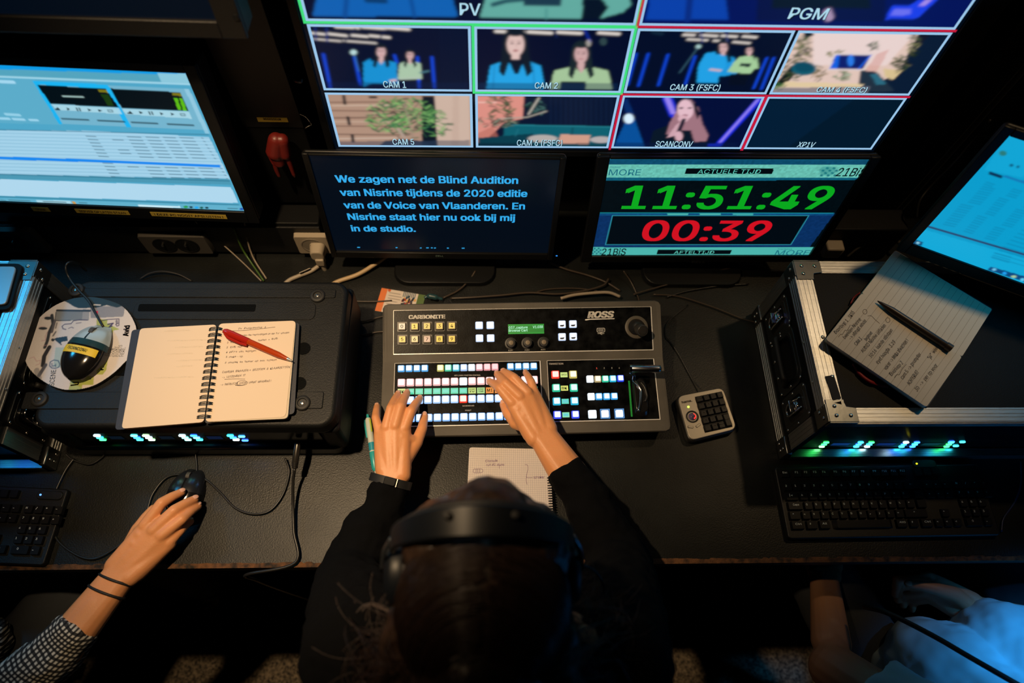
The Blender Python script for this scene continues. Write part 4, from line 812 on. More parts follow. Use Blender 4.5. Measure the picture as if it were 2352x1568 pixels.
# green level bar
for i in range(41):
    f = i/40; x = 1551+44*f; y = 386+556*f; u, v = LP.uv(*zs_(x, y)); w = szz(LP, zs_, x, y, 27)
    key = 'bar'
    if key not in _bm: me = bpy.data.meshes.new('level_segment'); b_ = MB().box(I4, w, w*.36, .0008); me.from_pydata(b_.v, [], b_.f); me.materials.append(glow('0a8428', .9)); _bm[key] = me
    link('level_segment', _bm[key], pl2, LP.frame(u, v, H0))
# fader bar
SLOT = mat('slot_black', (.003, .003, .003), .5)
def lp(x, y, h=0.): return LP.px(*zs_(x, y), h)
u, v = LP.uv(*zs_(1730, 640)); fr = LP.frame(u, v, H0)
obj('fader_quadrant', MB().prism(rr(.026, .070, .012, 6), fr, 0, .007, top=.8), mat('fader_plate', (.010, .010, .011), .18), pl2, smooth=50, bevel=.001)
mb = MB()
for off, pts in ((0, ((1600, 395), (1660, 450), (1715, 540), (1722, 640), (1715, 760), (1690, 880))), (1, ((1720, 425), (1780, 500), (1812, 600), (1818, 660), (1790, 730)))):
    obj('fader_cheek', MB().tube(smoothpts([lp(x, y, .010) for x, y in pts], 5), [.0022]*(5*(len(pts)-1)+1), 8), CHROME if off == 0 else KNOB, pl2, smooth=180)
hb = Plane(LP.at(0, 0, .030), LP.ex, LP.ey)
a = hb.px(*zs_(1568, 182)); b = hb.px(*zs_(2065, 190))
obj('fader_arm', MB().tube(smoothpts([hb.px(*zs_(1590, 195)), hb.px(*zs_(1596, 240), -.004), LP.px(*zs_(1600, 330), .018), LP.px(*zs_(1604, 400), .012)], 6), [.0030]*19, 10), mat('dark_chrome', (.30, .34, .42), .14, 1), pl2, smooth=180)
d = (b-a)
obj('fader_handle', MB().tube([a, a+d*.02, a+d*.03, a+d*.9, a+d*.97, b], [.0052, .0066, .0070, .0070, .0064, .0035], 32), mat('black_chrome', (.42, .44, .50), .24, 1), pl2, smooth=60)
obj('fader_collar', MB().tube([a-d*.012, a+d*.045], .0073, 32), CHROME, pl2, smooth=50)
def ccw(p): return p if sum(p[i-1][0]*p[i][1]-p[i][0]*p[i-1][1] for i in range(len(p))) > 0 else p[::-1]
def roundpoly(pts, r, n=4):
    out = []; k = len(pts)
    for i in range(k):
        p0, p, p1 = V(pts[i-1]), V(pts[i]), V(pts[(i+1) % k]); a = p+(p0-p).normalized()*r; b = p+(p1-p).normalized()*r
        for j in range(n+1): t = j/n; out.append(tuple((1-t)**2*a+2*t*(1-t)*p+t*t*b))
    return out
# ================================================================== flight cases and rack units
def strip(mb, fr, L, w, t=.0016, mi=0):      # ribbed aluminium strip, length along frame x, width along y, outward z
    mb.box(fr @ Matrix.Translation((0, 0, t/2)), L, w, t, mi)
    for k in (-.40, -.12, .12, .40): mb.box(fr @ Matrix.Translation((0, k*w, t+.0003)), L, w*.07, .0007, mi)
def fr_of(o, ex, ez):
    ex, ez = V(ex).normalized(), V(ez).normalized(); ey = ez.cross(ex); m = Matrix((ex, ey, ez)).transposed().to_4x4(); m.translation = V(o); return m
_rv = bpy.data.meshes.new('rivet'); _b = MB().lathe([(.0032, 0), (.0030, .0007), (.0020, .0014), (.0006, .0017)], I4, 12); _rv.from_pydata(_b.v, [], _b.f); _rv.materials.append(STEEL); finish(_rv, 60)
def rivet(parent, p, n=(0, 0, 1), s=1.):
    fr = fr_of(p, (0, 1, 0) if abs(V(n).y) < .5 else (1, 0, 0), n) @ Matrix.Scale(s, 4); return link('rivet', _rv, parent, fr)
BRACE = mat('brace_metal', (.20, .21, .21), .32, 1, bump=.1, bscale=100)
def flight_case(label, x0, x1, y0, y1, h, side):
    """side = -1: left face seen, +1: right face seen"""
    t = thing('flight_case', label, 'case', ((x0+x1)/2, (y0+y1)/2, 0)); w = .027; T = .009
    obj('top_panel', MB().bx((x0, y0, h-T), (x1, y1, h-.0012)), CASEBLK, t)
    obj('bottom_panel', MB().bx((x0, y0, .0006), (x1, y1, T)), CASEBLK, t)
    obj('back_panel', MB().bx((x0, y1-T, T), (x1, y1, h-T)), CASEBLK, t)
    for x in (x0, x1-T): obj('side_panel', MB().bx((x, y0, T), (x+T, y1-T, h-T)), CASEBLK, t)
    xm, ym = (x0+x1)/2, (y0+y1)/2
    def prof(*fr): mb = MB(); [strip(mb, *f) for f in fr]; return obj('edge_profile', mb, ALU, t, smooth=0)
    for xs, s in ((x0, -1), (x1, 1)):
        prof((fr_of((xs-s*w/2, ym, h-.001), (0, 1, 0), (0, 0, 1)), y1-y0-.05, w), (fr_of((xs, ym, h-w/2), (0, 1, 0), (s, 0, 0)), y1-y0-.05, w))
        prof((fr_of((xs, ym, w/2+.0006), (0, 1, 0), (s, 0, 0)), y1-y0-.03, w))
        prof((fr_of((xs, y0+w/2, h/2), (0, 0, 1), (s, 0, 0)), h-.10, w))
        prof((fr_of((xs, y1-w/2, h/2), (0, 0, 1), (s, 0, 0)), h-.07, w))
    for ys, s in ((y0, -1), (y1, 1)):
        prof((fr_of((xm, ys-s*w*.42, h-.001), (1, 0, 0), (0, 0, 1)), x1-x0-.07, w*.84), (fr_of((xm, ys, h-.008), (1, 0, 0), (0, s, 0)), x1-x0-.07, .014))
    # lower front rim, a shiny tray edge in front of the unit
    mb = MB(); strip(mb, fr_of((xm, y0+.004, .0170), (1, 0, 0), (0, 0, 1)), x1-x0-.02, .014); mb.bx((x0+.01, y0-.003, .0006), (x1-.01, y0+.002, .018)); obj('front_rim', mb, mat('rim_aluminium', (.6, .62, .64), .34, 1), t)
    for xs, s in ((x0, 1), (x1, -1)):
        for ys, q in ((y0, 1), (y1, -1)):
            L = .036
            pts = [(0, 0), (L*1.25, 0), (L*1.25, L*.62), (L*.85, L*.68), (L*.80, L*.86), (L*.80, L*1.0), (0, L*1.0)]
            pts = [(xs+s*a, ys+q*b) for a, b in pts]
            if s*q < 0: pts = pts[::-1]
            mb = MB().prism(pts, I4, h, h+.0022)
            mb.bx((xs-s*.0022, ys, h-L), (xs, ys+q*L*.8, h+.0022)); mb.bx((xs, ys-q*.0022, h-.016), (xs+s*L*1.2, ys, h+.0022))
            br = obj('corner_brace', mb, BRACE, t, bevel=.0006)
            for a, b in ((.012, .025), (.012, .010), (.034, .010)): rivet(br, (xs+s*a, ys+q*b, h+.0022))
            for a, b in ((.010, .010), (.020, .022)): rivet(br, (xs-s*.0022, ys+q*b, h-a), (-s, 0, 0))
            br = obj('bottom_corner', MB().bx((xs-s*.004, ys-q*.003, .0006), (xs+s*.006, ys+q*.03, .036)), BRACE, t, bevel=.002)
            for a, b in ((.012, .010), (.024, .010), (.012, .022)): rivet(br, (xs-s*.004, ys+q*b, a), (-s, 0, 0))
    xs = x0 if side < 0 else x1; N = (side, 0, 0)
    for yc in (y0+(y1-y0)*.5, y0+(y1-y0)*.26): rivet(t, (xs-side*.020, yc, h+.0008)); rivet(t, (xs+side*.0016, yc, h-.02), N, .8)
    for yc in (y0+.058, y1-.062):            # butterfly latches
        lf = fr_of((xs, yc, h*.50), (0, 1, 0), N); la = obj('butterfly_latch', MB().prism(rr(.060, .098, .012), lf, 0, .0016).prism(rr(.044, .078, .010), lf, .0016, .0019), BRACE, t, frame=lf, bevel=.0004)
        obj('latch_cup', MB().prism(rr(.036, .060, .010), lf, .0018, .0030, top=.9), mat('cup_dark', (.06, .06, .065), .3, 1), la)
        obj('latch_hook', MB().tube(smoothpts([lf @ V((.008, -.028, .004)), lf @ V((.010, .002, .008)), lf @ V((.006, .022, .006)), lf @ V((-.006, .022, .006)), lf @ V((-.010, .002, .008)), lf @ V((-.008, -.028, .004))], 4), .0018, 6), CHROME, la, smooth=180)
        obj('latch_wing', MB().lathe([(.010, .003), (.010, .005), (.007, .0075), (.003, .008)], lf @ Matrix.Translation((0, -.008, 0)), 20).box(lf @ Matrix.Translation((0, -.008, .0105)), .020, .0035, .010), CHROME, la, smooth=50, bevel=.0008)
        for a, b in ((-.024, -.043), (.024, -.043), (-.024, .043), (.024, .043), (-.026, 0), (.026, 0)): rivet(la, lf @ V((a, b, .0016)), N, .8)
    lf = fr_of((xs, (y0+y1)/2+.002, h*.5), (0, 1, 0), N)     # recessed spring handle
    hd = obj('handle_dish', MB().prism(rr(.108, .094, .022), lf, 0, .0018).prism(rr(.088, .074, .018), lf, .0018, .0021), BRACE, t, frame=lf, bevel=.0004)
    obj('handle_well', MB().prism(rr(.078, .062, .014), lf, .0018, .0024), mat('well_black', (.004, .004, .005), .3), hd)
    obj('handle_grip', MB().tube(smoothpts([lf @ V((-.040, .018, .004)), lf @ V((-.038, -.006, .012)), lf @ V((-.030, -.010, .016)), lf @ V((.030, -.010, .016)), lf @ V((.038, -.006, .012)), lf @ V((.040, .018, .004))], 5), .0045, 8), RUB, hd, smooth=180)
    for a, b in ((-.047, -.040), (.047, -.040), (-.047, .040), (.047, .040), (-.047, 0), (.047, 0), (-.016, .041), (.016, .041)): rivet(hd, lf @ V((a, b, .0018)), N, .85)
    return t
XR0, YR0, YR1, HR = .512, .335, .620, .190
fcr = flight_case('black and aluminium flight case at the right, carrying the ruled notebook', XR0, 1.04, YR0, YR1, HR, -1)
TOPR = zplane(HR)
q = [TOPR.uv(*p) for p in ((1894, 865), (1914, 862), (1931, 916), (1912, 921))]
obj('black_tape', MB().flat(q[::-1], I4, HR+.0022).flat([TOPR.uv(*p) for p in ((1914, 926), (1930, 922), (1932, 930))][::-1], I4, HR+.0022), mat('cloth_tape', (.006, .006, .006), .7), fcr, smooth=0)
XL1 = -.730
fcl = flight_case('aluminium-edged flight case cut off by the left edge of the photo', -1.25, XL1, .322, .612, .190, 1)
# lit control units inside the cases
def unit(case, x0, x1, yp, z0, z1, groups, lcds, w=.0085, zf=None, slant=0):
    FP = Plane((0, yp, 0), (1, 0, 0), (0, 0, 1))
    u = obj('control_unit', MB().bx((x0, yp, z0), (x1, yp+.12, z1)), GLOSS, case, bevel=.001)
    for (x, y, colr) in groups:
        a, b = FP.uv(*zf(x, y)); fr = FP.frame(a, b, 0)
        obj('lit_key', MB().prism(rr(w*1.15, w*.60, w*.25, 3), fr, 0, .0015, top=.9), glow(colr, 7), u, frame=fr)
    for (xa, xb, y, colr) in lcds:
        a, b = FP.uv(*zf(xa, y)); a2, _ = FP.uv(*zf(xb, y)); fr = FP.frame((a+a2)/2, b, 0)
        obj('small_display', MB().box(fr, a2-a, w*1.5, .001), glow(colr, 1), u, frame=fr)
        obj('display_surround', MB().box(fr @ Matrix.Translation((0, 0, -.0002)), a2-a+w*.6, w*2.0, .001), BLK, u)
    return u
zR = lambda x, y: (1700+x/2.903, 560+y/2.903)
G = '30e060'; CY = '30d8f0'; B = '2a70ff'; Wt = 'c8f4ff'
gr = []
for x, cs in ((560, (G, G, '70f088')), (790, (CY, B, CY)), (862, (G, CY, Wt)), (1092, (Wt, B, CY)), (1165, (B, CY, B)), (1392, (CY, G, G))):
    for k, cc in enumerate(cs): gr.append((x+14-k*15, 1322+k*14, cc))
gr += [(1410, 1318, B), (1482, 1319, CY), (1438, 1345, CY)]
unit(fcr, XR0+.012, 1.0, .3475, .018, .176, gr, [(612, 728, 1334, '0a2a60'), (915, 1030, 1334, '06205a'), (1215, 1330, 1334, '083038')], zf=zR)
zL = lambda x, y: (x/2.94, 580+y/2.94)
# black moulded rack case
SKB = mat('moulded_plastic', (.0070, .0080, .0090), .48, bump=.4, bscale=500, var=.12, vscale=30, spec=.28)
X0, X1, Y0, Y1, HL = -.700, -.236, .345, .612, .140
rc = thing('rack_case', 'black moulded plastic rack case carrying the mouse pad and spiral notebook', 'case', ((X0+X1)/2, (Y0+Y1)/2, 0))
cx, cy, w_, d_ = (X0+X1)/2, (Y0+Y1)/2, X1-X0, Y1-Y0
def rim_fn(p): return (cx+(p[0]-cx)*.985, cy+(p[1]-cy)*.972)
obj('case_lid', MB().prism(rr(w_, d_, .026, 8, cx, cy), I4, .112, HL-.001, top=rim_fn), SKB, rc, bevel=.006, seg=4, smooth=60)
obj('case_base', MB().prism(rr(w_, d_, .026, 8, cx, cy), I4, .0006, .036), mat('smooth_plastic', (.006, .007, .008), .28, spec=.5), rc, bevel=.006, seg=4, smooth=60)
for x in (X0, X1-.035): obj('case_side', MB().bx((x, Y0+.004, .024), (x+.035, Y1, .114)), SKB, rc, bevel=.008, seg=3, smooth=60)
obj('case_back', MB().bx((X0+.02, Y1-.02, .024), (X1-.02, Y1, .114)), SKB, rc)
def skb(px_list, z=HL): return [P(*p, z) for p in px_list]
def pill(x0, y0, x1, y1, z0, z1, m, name, r=.006, bev=.0008):
    a = P(x0, y0, HL); b = P(x1, y1, HL); obj(name, MB().prism(rr(abs(b.x-a.x), abs(b.y-a.y), r, 6, (a.x+b.x)/2, (a.y+b.y)/2), I4, z0, z1), m, rc, bevel=bev)
pill(168, 662, 770, 684, HL-.001, HL+.0010, SKB, 'raised_band', .003, .0009)
SK2 = mat('moulded_plastic_shade', (.002, .0025, .003), .6, bump=.4, bscale=500, spec=.05)  # darker copy of the moulded plastic, paints shade into slots and recesses
pill(312, 693, 722, 734, HL-.001, HL+.0004, SKB, 'slot_surround', .010)
pill(320, 698, 586, 716, HL-.001, HL+.0008, SK2, 'slot', .003)
pill(100, 836, 300, 862, HL-.001, HL+.0006, SK2, 'slot', .003)
pill(60, 900, 740, 938, HL-.001, HL+.0008, SKB, 'raised_band', .003, .0009)
for x, y in ((730, 680), (695, 926), (92, 917), (176, 667)):
    p = P(x, y, HL); fr = Matrix.Translation((p.x, p.y, HL-.001)); ft = obj('rubber_foot', MB().lathe([(.0125, 0), (.0125, .0035), (.0110, .0050), (.0075, .0050), (.0065, .0030), (.0030, .0028)], fr, 32), RUB, rc, frame=fr, smooth=50)
    obj('screw', MB().lathe([(.0028, .0020), (.0026, .0040), (.0012, .0044)], fr, 14), STEEL, ft)
for x, y in ((697, 800), (687, 880)): p = P(x, y, HL); obj('round_recess', MB().lathe([(.011, -.001), (.011, .0006)], Matrix.Translation((p.x, p.y, HL-.0005)), 28), SK2, rc)
gl = []
for x, cs in ((655, (Wt, CY, G)), (905, ('50e8e0', B, CY)), (985, ('b8f0b0', Wt, 'a0f0a0')), (1230, (Wt, '60c8c0', '70e8d0')), (1308, (B, '50a0ff', CY)), (1555, (CY, B, Wt))):
    for k, cc in enumerate(cs): gl.append((x+k*20, 1234+k*14, cc))
gl += [(1632, 1240, '40b0ff'), (1655, 1266, '3060ff')]
unit(rc, X0+.037, X1-.037, .354, .034, .113, gl, [(740, 830, 1248, '04101c'), (1080, 1170, 1248, '04101c'), (1400, 1500, 1248, '041430')], w=.0095, zf=zL)
unit(fcl, -1.2, XL1-.02, .338, .018, .176, [(x, 1022+k*9, '2a70ff' if (x//40+k) % 3 else '30d8f0') for x in (-150, -110, -70, -40, -12) for k in range(3)], [], zf=lambda x, y: (x, y-12))
# pale tablet lying on the left flight case
tq = [P(x, y, .199) for x, y in ((-160, 612), (38, 612), (14, 700), (-190, 700))]; tb = thing('tablet', 'pale blue tablet in a black cover lying on the left flight case', 'tablet', tq[0]*.5+tq[2]*.5-V((0, 0, .007)))
q_ = [V((p.x, p.y)) for p in tq]; cq = sum(q_, V((0, 0)))/4
obj('cover', MB().prism(ccw(roundpoly([cq+(p-cq)*1.0+V(((p-cq).x*.10, (p-cq).y*.22)) for p in q_], .012)), I4, .1922, .1965), CASEBLK, tb, bevel=.001)
obj('tablet_body', MB().prism(ccw(roundpoly(q_, .008)), I4, .1965, .200), mat('tablet_back', (.40, .44, .46), .4, .5), tb, bevel=.001)
# little audio plug hanging out of the case front
ap = thing('jack_cable', 'black cable with ribbed metal jack plug hanging over the desk edge', 'cable', P(677, 1075, .03))
c0 = [P(684, 1018, .055), P(681, 1040, .052), P(678, 1062, .047), P(677, 1076, .043)]
obj('jack_body', MB().tube(c0, [.0052, .0058, .0052, .0035], 14), mat('jack_metal', (.09, .085, .08), .25, .8), ap, smooth=60)
for k in range(5): a = c0[2]+(c0[3]-c0[2])*(k/5.); b = a+(c0[3]-c0[2])*.10; obj('jack_rib', MB().tube([a, b], .0056-.0002*k, 14), KNOB, ap)
cable('lead', [c0[3], P(673, 1110, .030), P(673, 1160, .016), P(675, 1220, .010), P(678, 1292, .007), V((-.385, .150, -.004)), V((-.387, .148, -.06)), V((-.388, .150, -.25)), V((-.39, .16, FZ+.01))], .0026, mat('cable_black', (.015, .015, .015), .35), '', parent=ap)
CB = MATS['cable_black']
# ================================================================== mouse pad, mice
ZP = HL+.0062; pad_px = [(90, 900), (100, 760), (160, 580), (250, 440), (400, 280), (560, 160), (700, 90), (850, 40), (1050, 10), (1250, 20), (1450, 70), (1620, 140), (1750, 260), (1840, 420), (1870, 560), (1870, 760), (1800, 920), (1690, 1030), (1540, 1180), (1380, 1300), (1200, 1400), (1000, 1455), (780, 1470), (600, 1430), (430, 1350), (260, 1220), (150, 1080)]
zm = lambda x, y: (40+x/6.817, 680+y/6.817)
ctr = P(*zm(1000, 750), ZP); PADP = Plane(ctr, (1, 0, 0), (0, 1, 0)); sp = smoothpts([PADP.at(*PADP.uv(*zm(*p))) for p in pad_px+pad_px[:1]], 4)[:-1]
pad2 = [((p-ctr).x, (p-ctr).y) for p in sp][::-1]
pad = thing('mouse_pad', 'round printed mouse pad with green lettering, lying on the rack case', 'mouse pad', (ctr.x, ctr.y, HL+.003))
obj('pad_base', MB().prism(pad2, Matrix.Translation(ctr), -.0050, -.0001, top=1.), RUB, pad, smooth=60)
us = [p[0] for p in pad2]; vs_ = [p[1] for p in pad2]
c = Canvas(PADP, min(us), min(vs_), max(us), max(vs_), 260, 220, 'd2cac6', zm)
c.run([('p', '8c8c94', [1230, 160, 1690, 150, 1660, 320, 1150, 345, 1140, 170]), ('p', '808488', [610, 230, 1130, 210, 1120, 380, 600, 385]), ('p', '9a9a9e', [1030, 200, 1130, 210, 1120, 380, 1010, 380]), ('l', '2a3038', 32, [620, 222, 1140, 230]), ('l', '383c42', 14, [605, 250, 590, 380, 640, 385, 830, 380]),
       ('p', '24343c', [600, -60, 700, 60, 800, 108, 880, 160, 960, 190, 1240, 180, 1400, 140, 1560, 180, 1650, 150, 1800, 100, 1600, -60]), ('l', '343840', 50, [540, 300, 560, 430, 500, 560, 470, 700, 430, 800]), ('l', '5a5860', 40, [590, 380, 540, 560]), ('l', '2c2c34', 66, [500, 800, 420, 940, 400, 1080]), ('l', '54545e', 60, [440, 1080, 340, 1240]), ('l', '6a6c78', 80, [300, 1160, 340, 1290], .6),
       ('e', '2c343c', 480, 345, 60, 26), ('e', '2c343c', 400, 505, 70, 22), ('l', 'c08898', 7, [330, 505, 345, 480, 440, 470], .7), ('l', 'c08898', 7, [390, 350, 440, 310, 520, 290], .7), ('l', 'b07088', 9, [380, 700, 440, 690, 440, 620, 470, 560], .7), ('l', 'b07088', 8, [190, 975, 260, 950, 300, 1020, 360, 1000, 350, 1060, 290, 1080], .7), ('l', 'c090a0', 7, [400, 780, 480, 760], .7),
       ('p', 'a0b8b4', [600, 800, 760, 800, 790, 1120, 560, 1110], .8), ('p', '24282c', [570, 670, 620, 650, 780, 625, 790, 700, 690, 715, 680, 760, 620, 715]), ('e', '24282c', 555, 685, 26, 22), ('l', '24282c', 16, [640, 710, 690, 760]), ('l', '30343c', 26, [600, 560, 560, 620], .8), ('l', '30343c', 22, [620, 420, 600, 500], .7),
       ('p', 'a3ad58', [1240, 360, 1420, 360, 1400, 420, 1600, 520, 1500, 540, 1460, 760, 1390, 1160, 1340, 1225, 1200, 1225, 1190, 1390, 1020, 1390, 1000, 1480, 800, 1480, 860, 1200, 1180, 1180, 1300, 1060, 1390, 530, 1240, 500]),
       ('p', 'd02860', [1230, 235, 1265, 235, 1258, 278, 1225, 275]), ('p', '2890a0', [1232, 300, 1275, 300, 1262, 338, 1228, 335]), ('l', 'e8e4e0', 16, [1200, 135, 1300, 140], .9),
       ('l', '3c2850', 14, [760, 522, 715, 510, 700, 470, 740, 440, 840, 432, 880, 385, 980, 370, 1100, 375]), ('l', '3c2850', 10, [800, 505, 850, 485, 880, 500]), ('l', '3c2850', 10, [920, 425, 1000, 415]), ('l', '3c2850', 13, [1300, 390, 1420, 365, 1590, 355, 1590, 460, 1560, 470, 1540, 440, 1590, 420]), ('l', '3c2850', 22, [1420, 440, 1500, 425, 1440, 480, 1480, 470]), ('e', '3c2850', 1555, 400, 18, 34, .7),
       ('l', '1f3c5c', 14, [665, 1065, 640, 1010, 570, 1000, 515, 1030, 505, 1090, 540, 1125, 600, 1130, 650, 1110, 665, 1065]), ('l', '1f3c5c', 12, [540, 1050, 545, 1095, 600, 1085]), ('l', '1f3c5c', 10, [600, 1060, 600, 1110])])
c.noise(.05, 2); c.blur(.6)
def inside(u, v):
    m = np.zeros(u.shape, bool)
    for i in range(len(pad2)):
        (x0, y0), (x1, y1) = pad2[i-1], pad2[i]
        if y0 == y1: continue
        m ^= ((y0 > v) != (y1 > v)) & (u < (x1-x0)*(v-y0)/(y1-y0)+x0)
    return m
c.build('pad_print', PRINT, pad, .0002, keep=inside)
for s_, a, b, h, m, bo in (('Avid', (1738, 628), (1762, 455), .0085, INK, .05), ('SCENE', (575, 1400), (610, 1150), .0075, mat('marker_blue', (.02, .05, .10), .6), .0), ('MADE OF', (1350, 1160), (1470, 590), .0130, WHITEP, .02), ('LE', (960, 1390), (975, 1250), .012, WHITEP, .02), ('VI', (1150, 1330), (1175, 1220), .012, WHITEP, .02),
                          ('YOUR', (1485, 950), (1515, 815), .0055, mat('grey_ink', (.22, .22, .23), .6), 0), ('STORY', (1545, 950), (1580, 785), .0055, MATS['grey_ink'], 0), ('STARTS', (1605, 950), (1645, 765), .0055, MATS['grey_ink'], 0), ('HERE.', (1660, 945), (1695, 800), .0055, MATS['grey_ink'], 0)):
    textobj('lettering', m, pad, s_, PADP, zm(*a), zm(*b), h, lift=.0006, bold=bo)
def mouse(name, label, fr, L, Wd, Hh, front_m, back_m, split, t=None, tape=None):
    t = thing(name, label, 'mouse', fr.translation)
    def S(a, b, k=1.):     # a in -1..1 across, b in 0 (rear) .. 1 (front)
        y = (b-.5)*L; ww = Wd/2*(max(0, 1-abs(2*b-1.04)**2.6))**.42*(.88+.16*math.cos((b-.42)*4.2)); hz = Hh*(max(0, 1-abs(2*b-.86)**2.2*.9))**.55
        ang = a*math.pi/2; return fr @ V((ww*math.sin(ang)*k, y*k, max(.001, hz*max(0, math.cos(ang))**.55*k)))
    def patch(b0, b1, a0=-1., a1=1., na=20, nb=20, k=1.):
        vs = [S(a0+(a1-a0)*i/na, b0+(b1-b0)*j/nb, k) for j in range(nb+1) for i in range(na+1)]
        return MB().add(vs, [(j*(na+1)+i, j*(na+1)+i+1, (j+1)*(na+1)+i+1, (j+1)*(na+1)+i) for j in range(nb) for i in range(na)])
    mb = patch(.005, .985, nb=40); mb.prism(rr(Wd*.78, L*.9, .02), fr, 0, .003); obj('shell', mb, back_m, t, smooth=180)
    for a0, a1 in ((-.93, -.03), (.03, .93)): obj('button', patch(split, .975, a0, a1, 10, 14, 1.012), front_m, t, smooth=180)
    wf = S(0, .80); obj('wheel', MB().tube([wf+(fr.to_3x3() @ V((-.003, 0, -.004))), wf+(fr.to_3x3() @ V((.003, 0, -.004)))], .0075, 20), mat('wheel_grey', (.06, .055, .05), .5), t, smooth=40)
    if tape:
        obj('band', patch(split-.10, split, -.93, .93, 20, 6, 1.010), mat('mouse_teal', (.012, .045, .06), .3), t, smooth=180)
        o = obj('name_tape', patch(split-.25, split-.13, -.62, .62, 20, 6, 1.018), mat('yellow_label', (.75, .55, .03), .5), t, smooth=180)
        pl = Plane(S(0, split-.19, 1.02)+V((0, 0, .0012)), fr.to_3x3() @ V((1, 0, 0)), fr.to_3x3() @ V((0, 1, -.12)))
        mb = MB(); text(mb, tape, pl, (-.0150, -.0024), (.0150, -.0024), .0050, lift=.0004, bold=.01, px=False); obj('lettering', mb, INK, t, smooth=0)
    return t, S
mp = P(197, 806, ZP+.012); fr = Matrix.Translation((mp.x, mp.y, ZP+.0004)) @ Matrix.Rotation(math.radians(-12), 4, 'Z')
m1, S1 = mouse('computer_mouse', 'silver and black computer mouse with a yellow name tape on the mouse pad', fr, .104, .062, .030, mat('mouse_silver', (.46, .56, .60), .3, .3), mat('mouse_black', (.008, .008, .009), .14), .64, tape='SCANCONV')
cable('mouse_lead', [S1(0, .97), P(215, 712, .150), P(203, 690, .152), P(182, 668, .150), P(160, 640, .150), P(151, 615, .16), P(160, 602, .16), P(180, 606, .13), P(198, 622, .10)], .0019, CB, '', parent=m1)
mp = P(425, 1132, .012); fr = Matrix.Translation((mp.x, mp.y, .0008)) @ Matrix.Rotation(math.radians(-8), 4, 'Z')
m2, S2 = mouse('computer_mouse', 'black mouse under the hand of the person at the left', fr, .088, .056, .029, mat('mouse_black2', (.012, .014, .018), .25), MATS['mouse_black'], .5)
cable('mouse_lead', [S2(0, .97), P(449, 1096, .003), P(452, 1075, .003), P(450, 1050, .004), P(449, 1036, .006)], .0015, CB, '', parent=m2)
# ================================================================== paper things
def sheet(name, pts_px, z0, z1, m, parent, r=.004, bevel=0):
    q = [P(*p, z1).xy for p in pts_px]; return obj(name, MB().prism(ccw(roundpoly([V((a.x, a.y)) for a in q], r)), I4, z0, z1), m, parent, bevel=bevel)
# spiral notebook
ZN = HL+.013
nb = thing('spiral_notebook', 'open spiral notebook with cream pages and a red pen, on the rack case', 'notebook', P(478, 860, HL+.0060))
COVER = mat('navy_cover', (.020, .026, .045), .55, bump=.2, bscale=500)
PNF = mat('notebook_page', (.75, .61, .47), .85)
sheet('cover', [(303, 757), (494, 749), (466, 971), (264, 987)], HL+.0062, HL+.0078, COVER, nb, .006)
sheet('cover', [(506, 747), (688, 741), (676, 950), (470, 973)], HL+.0062, HL+.0078, COVER, nb, .006)
sheet('left_page', [(322, 754), (497, 745), (468, 969), (279, 984)], HL+.0078, ZN, PNF, nb, .006)
sheet('right_page_block', [(503, 744), (680, 737), (661, 961), (472, 969)], HL+.0078, ZN-.0008, mat('page_edges', (.62, .54, .42), .8), nb, .007)
sheet('right_page', [(503, 743), (679, 736), (656, 957), (471, 968)], ZN-.0008, ZN, PNF, nb, .007)
PG = zplane(ZN); zn = lambda x, y: (440+x/6.273, 730+y/6.273)
A_, B_ = PG.at(*PG.uv(496, 757)), PG.at(*PG.uv(469, 958)); dr = (B_-A_); ang = math.atan2(-dr.x, dr.y)+math.pi
rb = MB()
for o_ in (-.0013, .0013):
    rb.tube([V((-.0105, o_, -.001)), V((-.0100, o_, .0015)), V((-.006, o_*.9, .0052)), V((0, o_*.9, .0066)), V((.006, o_*.9, .0052)), V((.0098, o_, .0015)), V((.0103, o_, -.001))], .00085, 6)
rme = bpy.data.meshes.new('wire_ring'); rme.from_pydata(rb.v, [], rb.f); rme.materials.append(mat('ring_black', (.012, .012, .012), .3, .5)); finish(rme, 180)
for k in range(15):
    p = A_+dr*(k/14.); link('wire_ring', rme, nb, Matrix.Translation(p) @ Matrix.Rotation(ang, 4, 'Z'))
PEN = mat('pen_ink_writing', (.07, .055, .07), .8)
def write(parent, pl, zf, lines, h, m=PEN, shear=.18, lift=.0003):
    for s_, x0, y0, x1, y1 in lines:
        mb = MB(); text(mb, s_, pl, zf(x0, y0), zf(x1, y1), h, lift=lift, shear=shear, bold=-.012); 
        for i, v in enumerate(mb.v): mb.v[i] = (v[0], v[1]+.0004*math.sin(v[0]*900+y0), v[2])
        obj('handwriting', mb, m, parent, smooth=0)
def stroke(parent, pl, zf, pts, w=.0003, m=PEN, name='pen_line', lift=.0002):
    obj(name, MB().tube(smoothpts([pl.px(*zf(*p), lift) for p in pts], 4), w, 4), m, parent, smooth=180)
write(nb, PG, zn, [('Tv  Programma  1', 672, 168, 1070, 142), ('van de reportages in de Tv-studio', 735, 262, 1405, 222), ('testen  +  DVD', 960, 335, 1240, 308), ('2  test', 510, 367, 625, 358), ('3   DVD  van', 500, 437, 725, 424), ("4  PPT's  van  wijzigen", 495, 507, 930, 482), ('5  make - up', 492, 577, 738, 562), ('6  muziek  en  teaser  op  hun  scherm', 480, 657, 1225, 614)], .0030)
write(nb, PG, zn, [('CAMERA  DRAAIEN =  BEZIGEN  &  KLAARZETTEN', 440, 797, 1420, 718), ('->  UITZENDEN  ??', 440, 872, 775, 838), ('->  PRODUCER  SHOW   VANAF  MAANDAG !', 420, 975, 1150, 918)], .0034)
